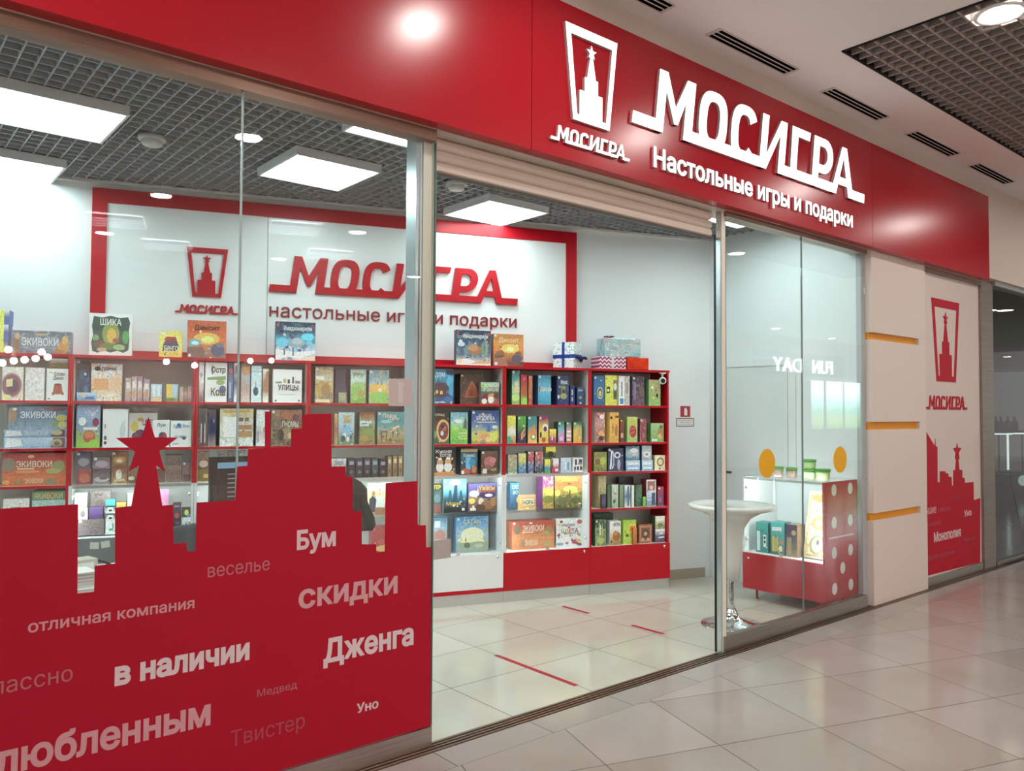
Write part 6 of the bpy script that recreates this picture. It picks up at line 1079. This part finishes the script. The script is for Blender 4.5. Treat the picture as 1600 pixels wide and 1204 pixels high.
bm = NB(); box(bm, -hx + .012, -hx + .03, -hy + .0185, -hy + .022, .40, 1.0); obj('light_strip', bm, M_DOMINOLED, t)
for x in (-hx + .07, hx - .07):
    for y in (-hy + .09, hy - .09):
        bm = NB(); lathe(bm, [(0, .001), (.022, .001), (.022, .008), (.011, .012), (.011, .09), (0, .09)], x, y, 14); obj('leg', bm, M_CHROME, t)
for z in (.5, .93):
    bm = NB(); lathe(bm, [(0, z - .012), (.012, z - .012), (.012, z + .012), (0, z + .012)], -hx + .02, hy - .03, 10); obj('hinge', bm, M_CHROME, t)
bm = NB(); lathe(bm, [(0, .335), (.012, .335), (.012, .35), (0, .35)], -hx - .003, hy - .06, 12); box(bm, -hx - .014, -hx - .0045, -.012, .016, .395, .42); obj('lock', bm, M_CHROME, t)
def cbox(y, w, d, h, cols, side, spec, label, xo=.06, tilt=0.0, acc=''):
    bm = NB(); fs = box(bm, -w / 2, w / 2, 0, d, 0, h); fs[2].material_index = 1
    o = obj('board_game_box', bm, [card(side), cover_mat(cols.split(), acc, 300 + int(y * 100))], None, (CX0 + xo, y, .3915 + (.01 if tilt else 0)), math.radians(-90))
    if tilt: o.rotation_euler = (-tilt, 0, math.radians(-90))
    tag(o, label, 'board game', 'board games in the domino case')
    picture(o, spec, w, h, cols=cols.split(), seed=int(y * 1000))
    return o
cbox(.665, .115, .11, .25, '1c7c7c 2c8c88 38a09c', '1c6c70', 'p .1 .06 .36 .06 .36 .7 .1 .7 #d8e4e8;p .62 .2 .86 .2 .86 .6 .62 .6 #e4e8ea;e .74 .5 .08 .05 #30383c;e .74 .36 .08 .05 #30383c', 'tall teal box with white panels in the domino case')
cbox(.52, .125, .1, .265, '2c5c54 3c8078 2c9c98 38aca8', '1c6c70', 'p .1 .72 .8 .74 .8 .86 .1 .84 #e4eef0;p .1 .1 .3 .1 .3 .56 .1 .56 #c8a83c;p .34 .1 .42 .1 .42 .5 .34 .5 #c8a83c;p .46 .12 .54 .12 .54 .56 .46 .56 #d0b048;e .72 .2 .14 .09 #d8c898;e .8 .4 .1 .06 #e07840', 'teal box with golden lettering in the domino case')
cbox(.395, .1, .12, .26, '7c6440 5c4c38 3c3850 34304c', '6c5438', 'p .1 .1 .5 .1 .5 .6 .1 .6 #8c7448;e .7 .75 .2 .08 #b88c48', 'brown and navy box behind the tall antique-looking box')
cbox(.21, .215, .045, .53, 'b8a478 c4b48c cab892 b8a070', '8c7848', 'e .5 .2 .3 .15 #7c7458;e .5 .2 .22 .11 #a8a080;e .52 .24 .06 .04 #4c4840;e .5 .52 .3 .1 #c07c48;e .5 .52 .14 .05 #a8a890;e .5 .76 .24 .05 #98a0a0;e .5 .9 .36 .06 #8c6c34;p .06 .03 .94 .03 .94 .05 .06 .05 #8c6c3c;p .06 .03 .1 .03 .1 .97 .06 .97 #a88c58;p .9 .03 .94 .03 .94 .97 .9 .97 #a88c58', 'tall antique gold ornamental box leaning in the domino case', .1, math.radians(12), 'a08850')
def pot(x, y, z, r, h, body, label):
    t = thing('slime_pot', label, 'pot', (x, y, z), 0, 'green-lidded pots on the domino case')
    bm = NB(); lathe(bm, [(0, .0005), (r * .86, .0005), (r * .9, .006), (r, h * .8), (0, h * .8)], 0, 0, 24); obj('cup', bm, ink(body), t)
    bm = NB(); lathe(bm, [(r * 1.02, h * .8 + .0005), (r * 1.08, h * .82), (r * 1.08, h * .97), (r, h), (0, h)], 0, 0, 24); obj('lid', bm, ink('4ca83c'), t)
    bm = NB(); q = [(r * (.94 + .06 * zz) * 1.006 * math.cos(a), r * (.94 + .06 * zz) * 1.006 * math.sin(a), h * (.18 + .5 * zz)) for zz in (0, 1) for a in [math.radians(150 + 12 * k) for k in range(11)]]
    vs = [bm.verts.new(p) for p in q]
    for k in range(10): bm.faces.new((vs[k], vs[k + 1], vs[k + 12], vs[k + 11]))
    obj('wrapper', bm, ink('9c8474' if body != 'a8d08c' else 'c4e0a0'), t)
ZT = 1.0206
pot(5.95, .55, ZT, .04, .085, 'c8b0a0', 'green-lidded pot with brown wrapper, nearest the yellow sticker')
pot(5.95, .43, ZT, .043, .085, '8c7470', 'green-lidded pot with dark brown wrapper in the middle of the row')
pot(5.97, .285, ZT, .05, .078, 'a8d08c', 'pale green pot at the bottom of the pair of stacked pots')
pot(5.97, .285, ZT + .0785, .05, .078, 'a8d08c', 'pale green pot on top of the pair of stacked pots')
pot(5.95, .16, ZT, .055, .088, 'a8d08c', 'wide pale green pot with a bright green lid nearest the domino side')

# ------------------------------------------------------------------ checkout corner behind the red decal
t = thing('checkout_desk', 'white and grey checkout desk behind the red window decal', 'desk', (1.15, 1.4, 0))
bm = NB(); box(bm, -.75, .85, -.31, .32, .675, .70); obj('worktop', bm, M_WHITE, t)
for x in (-.73, .8): bm = NB(); box(bm, x, x + .03, -.28, .3, 0, .675); obj('side_panel', bm, M_DKGREY, t)
bm = NB(); box(bm, -.70, .80, -.28, -.262, .1, .675); obj('front_panel', bm, M_DKGREY, t)
t = thing('monitor', 'black monitor showing a dark list under a blue bar', 'monitor', (1.93, 1.56, .7006), 0)
bm = NB(); box(bm, -.09, .09, -.08, .08, 0, .012); box(bm, -.02, .02, .01, .03, .012, .2); obj('stand', bm, M_BLACK, t)
bm = NB(); box(bm, -.29, .29, -.018, .012, .13, .575); obj('housing', bm, M_BLACK, t)
scr = bpy.data.objects.new('screen', None)
bm = NB(); box(bm, -.275, .275, -.0195, -.018, .145, .56); scr = obj('screen', bm, mat('screen_dark', '#2a2624', .25, emit=.12, ecol='#3a3532'), t)
bm = NB(); box(bm, -.25, .27, -.0205, -.0195, .508, .542); obj('blue_bar', bm, mat('screen_blue', '#6c98b4', .3, emit=.25, ecol='#6c98b4'), scr)
bm = NB()
for k in range(12): box(bm, -.19, -.14 + .02 * (k % 3), -.0205, -.0195, .47 - .026 * k, .476 - .026 * k)
for k in range(7): prism(bm, disc_pts(-.06, .43 - .04 * k, .011, .011, 10), -.0205, -.0195)
obj('list_text', bm, mat('screen_text', '#8c8884', .4, emit=.15, ecol='#b8b4b0'), scr)
bm = NB()
for k in range(9): box(bm, -.12 + .006 * math.sin(k * 2.1), .1 + .006 * math.sin(k * 1.3), -.08 + .004 * math.sin(k * 3), .08, .0003 + .008 * k, .0075 + .008 * k)
o = obj('paper_pile', bm, M_PAPER, None, (.86, 1.2, .7006), .1); tag(o, 'pile of white papers seen through the decal gap', 'papers')
t = thing('carton', 'small pale carton on the desk behind the paper pile', 'box', (.93, 1.44, .7006), .2)
bm = NB(); box(bm, -.09, .09, -.05, .06, 0, .085); obj('body', bm, ink('c4beb2'), t)
bm = NB(); box(bm, -.02, .07, -.0508, -.05, .012, .07); obj('label', bm, M_PAPER, t)
bm = NB(); tube(bm, [(-.1, 0, .008), (-.04, .02, .03), (.03, -.01, .05), (.1, .02, .03), (.14, .0, .008)], .007); o = obj('power_cable', bm, M_BLACK, None, (1.0, 1.6, .7006)); tag(o, 'black cable loop on the checkout desk', 'cable')
for k, (s, z, r) in enumerate(((.334, .60, .05), (.405, .605, -.15))):
    bm = NB(); box(bm, -.027, .027, 0, .001, 0, .045)
    o = obj('paper_note', bm, M_PAPER, None, B(s, C0 - .0105, z), TH); o.rotation_euler = (0, r, TH)
    tag(o, ('straight white note taped below the bright display', 'tilted white note taped below the bright display')[k], 'note', 'notes taped to the grey base')
t = thing('office_chair', 'dark grey office chair behind the checkout desk', 'chair', (1.83, 2.32, 0), math.radians(20))
bm = NB(); box(bm, -.22, .22, -.22, .22, .44, .50); obj('seat', bm, mat('chair_fabric', '#50565c', .8), t, bevel=.02)
bm = NB(); box(bm, -.2, .2, .2, .25, .52, .76); obj('backrest', bm, mat('chair_fabric', '#50565c', .8), t, bevel=.03)
bm = NB(); tube(bm, [(0, .2, .46), (0, .265, .5), (0, .265, .62)], .018); obj('back_bar', bm, M_BLACK, t)
bm = NB(); lathe(bm, [(.03, .44), (.03, .1)], 0, 0, 14); obj('column_tube', bm, M_CHROME, t)
for k in range(5):
    a = 2 * math.pi * k / 5; bm = NB(); tube(bm, [(0, 0, .1), (.25 * math.cos(a), .25 * math.sin(a), .06)], .018)
    leg = obj('leg', bm, M_BLACK, t)
    bm = NB(); bmesh.ops.create_uvsphere(bm, u_segments=10, v_segments=8, radius=.028, matrix=Matrix.Translation((.25 * math.cos(a), .25 * math.sin(a), .03))); obj('caster', bm, M_BLACK, leg)
t = thing('coat_stand', 'dark stand behind the decal holding the olive jacket', 'coat stand', (2.80, 1.98, 0))
bm = NB(); lathe(bm, [(0, .001), (.15, .001), (.15, .02), (.015, .03), (.015, 1.09), (0, 1.1)], 0, 0, 16); obj('pole', bm, M_BLACK, t)
bm = NB(); tube(bm, [(-.05, -.0, 1.03), (0, 0, 1.07), (.06, 0, 1.03)], .008); obj('hook', bm, M_BLACK, t)
bm = NB()
prof = [(.03, 1.06), (.055, 1.04), (.085, .99), (.08, .9), (.095, .84), (.12, .78), (.135, .72), (.12, .70)]
n = 22; rings = []
for r, z in prof:
    rings.append([bm.verts.new((.02 + r * (1 + .25 * math.sin(3 * 2 * math.pi * k / n + z * 9)) * math.cos(2 * math.pi * k / n) + (.9 - z) * .16, r * .8 * (1 + .2 * math.sin(5 * 2 * math.pi * k / n)) * math.sin(2 * math.pi * k / n), z)) for k in range(n)])
for a, b in zip(rings, rings[1:]):
    for k in range(n): f = bm.faces.new((a[k], a[(k + 1) % n], b[(k + 1) % n], b[k])); f.smooth = True
o = obj('jacket', bm, noisy('olive_cloth', '#1a1e1a', '#39413a', 9, .95), None, (2.80, 1.98, 0)); tag(o, 'dark olive jacket hanging behind the stepped decal', 'jacket')

# ------------------------------------------------------------------ far side of the mall (mirrored in the glass)
FY = -10.0
bm = NB()
for a in ((-9, .5, 0, ZM), (8.6, 17.6, 0, ZM), (27.5, 33, 0, ZM), (.5, 8.6, 2.75, ZM), (17.6, 27.5, 2.55, ZM)): box(bm, a[0], a[1], FY - .2, FY, a[2], a[3])
struct('wall_far', bm, mat('far_wall_beige', '#cfc8c2', .6))
for x0, x1, d, tone, nm in ((.5, 8.6, 4.0, '#e2cfc9', 'clothes'), (17.6, 27.5, 4.0, '#d4d0c8', 'toy')):
    bm = NB(); box(bm, x0, x1, FY - d - .1, FY - d, 0, 3.2); box(bm, x0 - .1, x0, FY - d, FY - .2, 0, 3.2); box(bm, x1, x1 + .1, FY - d, FY - .2, 0, 3.2); struct('wall_%s_shop' % nm, bm, mat(nm + '_wall', tone, .6))
    bm = NB(); box(bm, x0, x1, FY - d, FY - .2, 3.1, 3.2); struct('ceiling_%s_shop' % nm, bm, mat('far_ceiling', '#d8d0cc', .7))
    bm = NB(); box(bm, x0, x1, FY - d, FY, -.1, -.001); struct('floor_%s_shop' % nm, bm, mat('far_floor', '#b8aca6', .3))
for k, (x, z) in enumerate(((1.98, 2.47), (2.44, 2.46), (1.90, 2.26), (2.06, 2.30), (2.20, 2.32), (2.36, 2.35), (2.52, 2.38), (4.36, 2.39), (4.83, 2.34), (5.87, 2.47), (6.26, 2.49))):
    t = thing('track_spot', 'small bright spotlight in the clothes shop across the hall, %s along its track' % ['first', 'second', 'third', 'fourth', 'fifth', 'sixth', 'seventh', 'eighth', 'ninth', 'tenth', 'eleventh'][k], 'spotlight', (x, FY - 1.5 - .05 * (k % 2), z), 0, 'spotlights across the hall')
    b2 = NB(); lathe(b2, [(0, .2), (.02, .2), (.025, .06), (.02, .05)], 0, 0, 12); tube(b2, [(0, 0, .2), (0, 0, 3.05 - z)], .012); obj('housing', b2, M_WHITE, t)
    b2 = NB(); bmesh.ops.create_uvsphere(b2, u_segments=12, v_segments=8, radius=.055); obj('lens', b2, mat('spot_lens', '#ffffff', .5, emit=40, ecol='#fff4ea'), t)
for j, (x0, x1, y) in enumerate(((1.0, 3.4, FY - 3.5), (4.0, 7.8, FY - 3.5), (2.0, 4.4, FY - 1.6), (5.4, 7.6, FY - 1.8))):
    t = thing('clothes_rail', 'clothes rail with hanging garments across the hall, %s rail' % _n[j], 'clothes rail', ((x0 + x1) / 2, y, 0), 0, 'clothes rails across the hall')
    w = (x1 - x0) / 2; bm = NB(); tube(bm, [(-w, 0, 0), (-w, 0, 1.6), (w, 0, 1.6), (w, 0, 0)], .02); obj('rail_frame', bm, M_CHROME, t)
    cols = ['c0a49c', 'e2d8d4', '8c5c5c', 'd4b49c', '7c5048', 'ece6e0', 'b47c78', '544848', 'd8c4bc', 'a83c44']
    n = int(w * 2 / .16)
    for k in range(n):
        bm = NB(); x = -w + .1 + .16 * k; hgt = .65 + .2 * ((k * 7 + j * 3) % 5) / 5
        for q in (0,):
            a = [(-.2, 1.52), (-.04, 1.575), (.04, 1.575), (.2, 1.52), (.23, 1.55 - hgt), (-.23, 1.55 - hgt)]
            va = [bm.verts.new((x - .03, yy, z)) for yy, z in a]; vb = [bm.verts.new((x + .03, yy, z)) for yy, z in a]
            bm.faces.new(va); bm.faces.new(vb[::-1])
            for i in range(6): bm.faces.new((va[i], vb[i], vb[(i + 1) % 6], va[(i + 1) % 6]))
        obj('garment', bm, ink(cols[(k * 3 + j) % 10]), t)
for k, (x, y, c) in enumerate(((2.0, FY - 1.4, 'clothes'), (4.5, FY - 1.4, 'clothes'), (7.0, FY - 1.4, 'clothes'), (2.0, FY - 3.0, 'clothes'), (4.5, FY - 3.0, 'clothes'), (7.0, FY - 3.0, 'clothes'), (19.5, FY - 2, 'toy'), (22.5, FY - 2, 'toy'), (25.5, FY - 2, 'toy'))):  # added panels brighten the far shops so the glass mirrors them
    t = thing('far_fill_panel', 'added flat light panel in the %s shop across the hall, %s of its panels' % (c, (_n + _n)[k % 6]), 'ceiling light', (x, y, 3.08), 0, 'added light panels across the hall')
    bm = NB(); box(bm, -.6, .6, -.3, .3, 0, .01); obj('diffuser', bm, mat('far_glow_' + c, '#ffffff', .5, emit=16 if c == 'clothes' else 5, ecol='#fff4ee'), t)
    bm = NB(); box(bm, -.62, .62, -.32, .32, .01, .019); obj('frame', bm, M_WHITE, t)
t = thing('toy_shop_sign', 'white lit letter sign over the shop across the hall', 'shop sign', (22.5, FY + .05, 2.74), math.pi)
me = mat('lit_letters', '#ffffff', .5, emit=7, ecol='#f4fbff')
lettering('lit_word', 'FUN', me, t, -1.8, -.62, 0.04, .44, 'c', -.02, -.008, .02)
lettering('lit_word', 'DAY', me, t, 0.02, 1.58, 0.04, .44, 'c', -.02, -.008, .02)
bm = NB(); box(bm, -2.6, 2.6, 0, .015, -.06, .62); obj('backing_board', bm, mat('sign_board', '#8c949c', .5), t)
t = thing('lit_poster', 'three-part lit green landscape poster in the window across the hall', 'poster', (24.45, FY + .13, 1.05), math.pi)
posts = mat('poster_light', '#88b890', .5, emit=4.0); nt = posts.node_tree; p = nt.nodes['Principled BSDF']
tc = nt.nodes.new('ShaderNodeTexCoord'); sp = nt.nodes.new('ShaderNodeSeparateXYZ'); r = nt.nodes.new('ShaderNodeValToRGB'); nz = nt.nodes.new('ShaderNodeTexNoise'); nz.inputs['Scale'].default_value = 4
ad = nt.nodes.new('ShaderNodeMath'); ad.operation = 'MULTIPLY_ADD'; ad.inputs[1].default_value = .35
nt.links.new(tc.outputs['Generated'], sp.inputs[0]); nt.links.new(tc.outputs['Generated'], nz.inputs['Vector']); nt.links.new(nz.outputs['Fac'], ad.inputs[0]); nt.links.new(sp.outputs['Z'], ad.inputs[2]); nt.links.new(ad.outputs[0], r.inputs['Fac'])
e = r.color_ramp.elements; e[0].position = .15; e[0].color = lin('#2c7c4c'); e[1].position = 1.0; e[1].color = lin('#eaffff')
for pos, c in ((.35, '#8ca85c'), (.55, '#6cb0a0'), (.75, '#b0e4dc')): q = e.new(pos); q.color = lin(c)
nt.links.new(r.outputs['Color'], p.inputs['Emission Color'])
for x0, x1 in ((-1.55, -.55), (-.4, .6), (.8, 1.5)):
    bm = NB(); box(bm, x0, x1, 0, .03, 0, 1.5); obj('poster_panel', bm, posts, t)
for k, (x, y) in enumerate(((2.5, -7.3), (3.4, -8.4), (4.3, -6.25), (5.4, -7.5))):
    t = thing('raster_light', 'square slatted ceiling light far behind the camera, %s of four' % _n[k], 'ceiling light', (x, y, ZM), math.radians(20), 'slatted lights in the mall ceiling')
    bm = NB(); box(bm, -.3, .3, -.3, .3, -.02, -.01); obj('diffuser', bm, mat('raster_glow', '#ffffff', .5, emit=5, ecol='#eef6ff'), t)
    bm = NB()
    for q in range(5): box(bm, -.3, .3, -.3 + .14 * q, -.3 + .14 * q + .04, -.05, -.02)
    obj('louvre_frame', bm, M_WHITE, t)
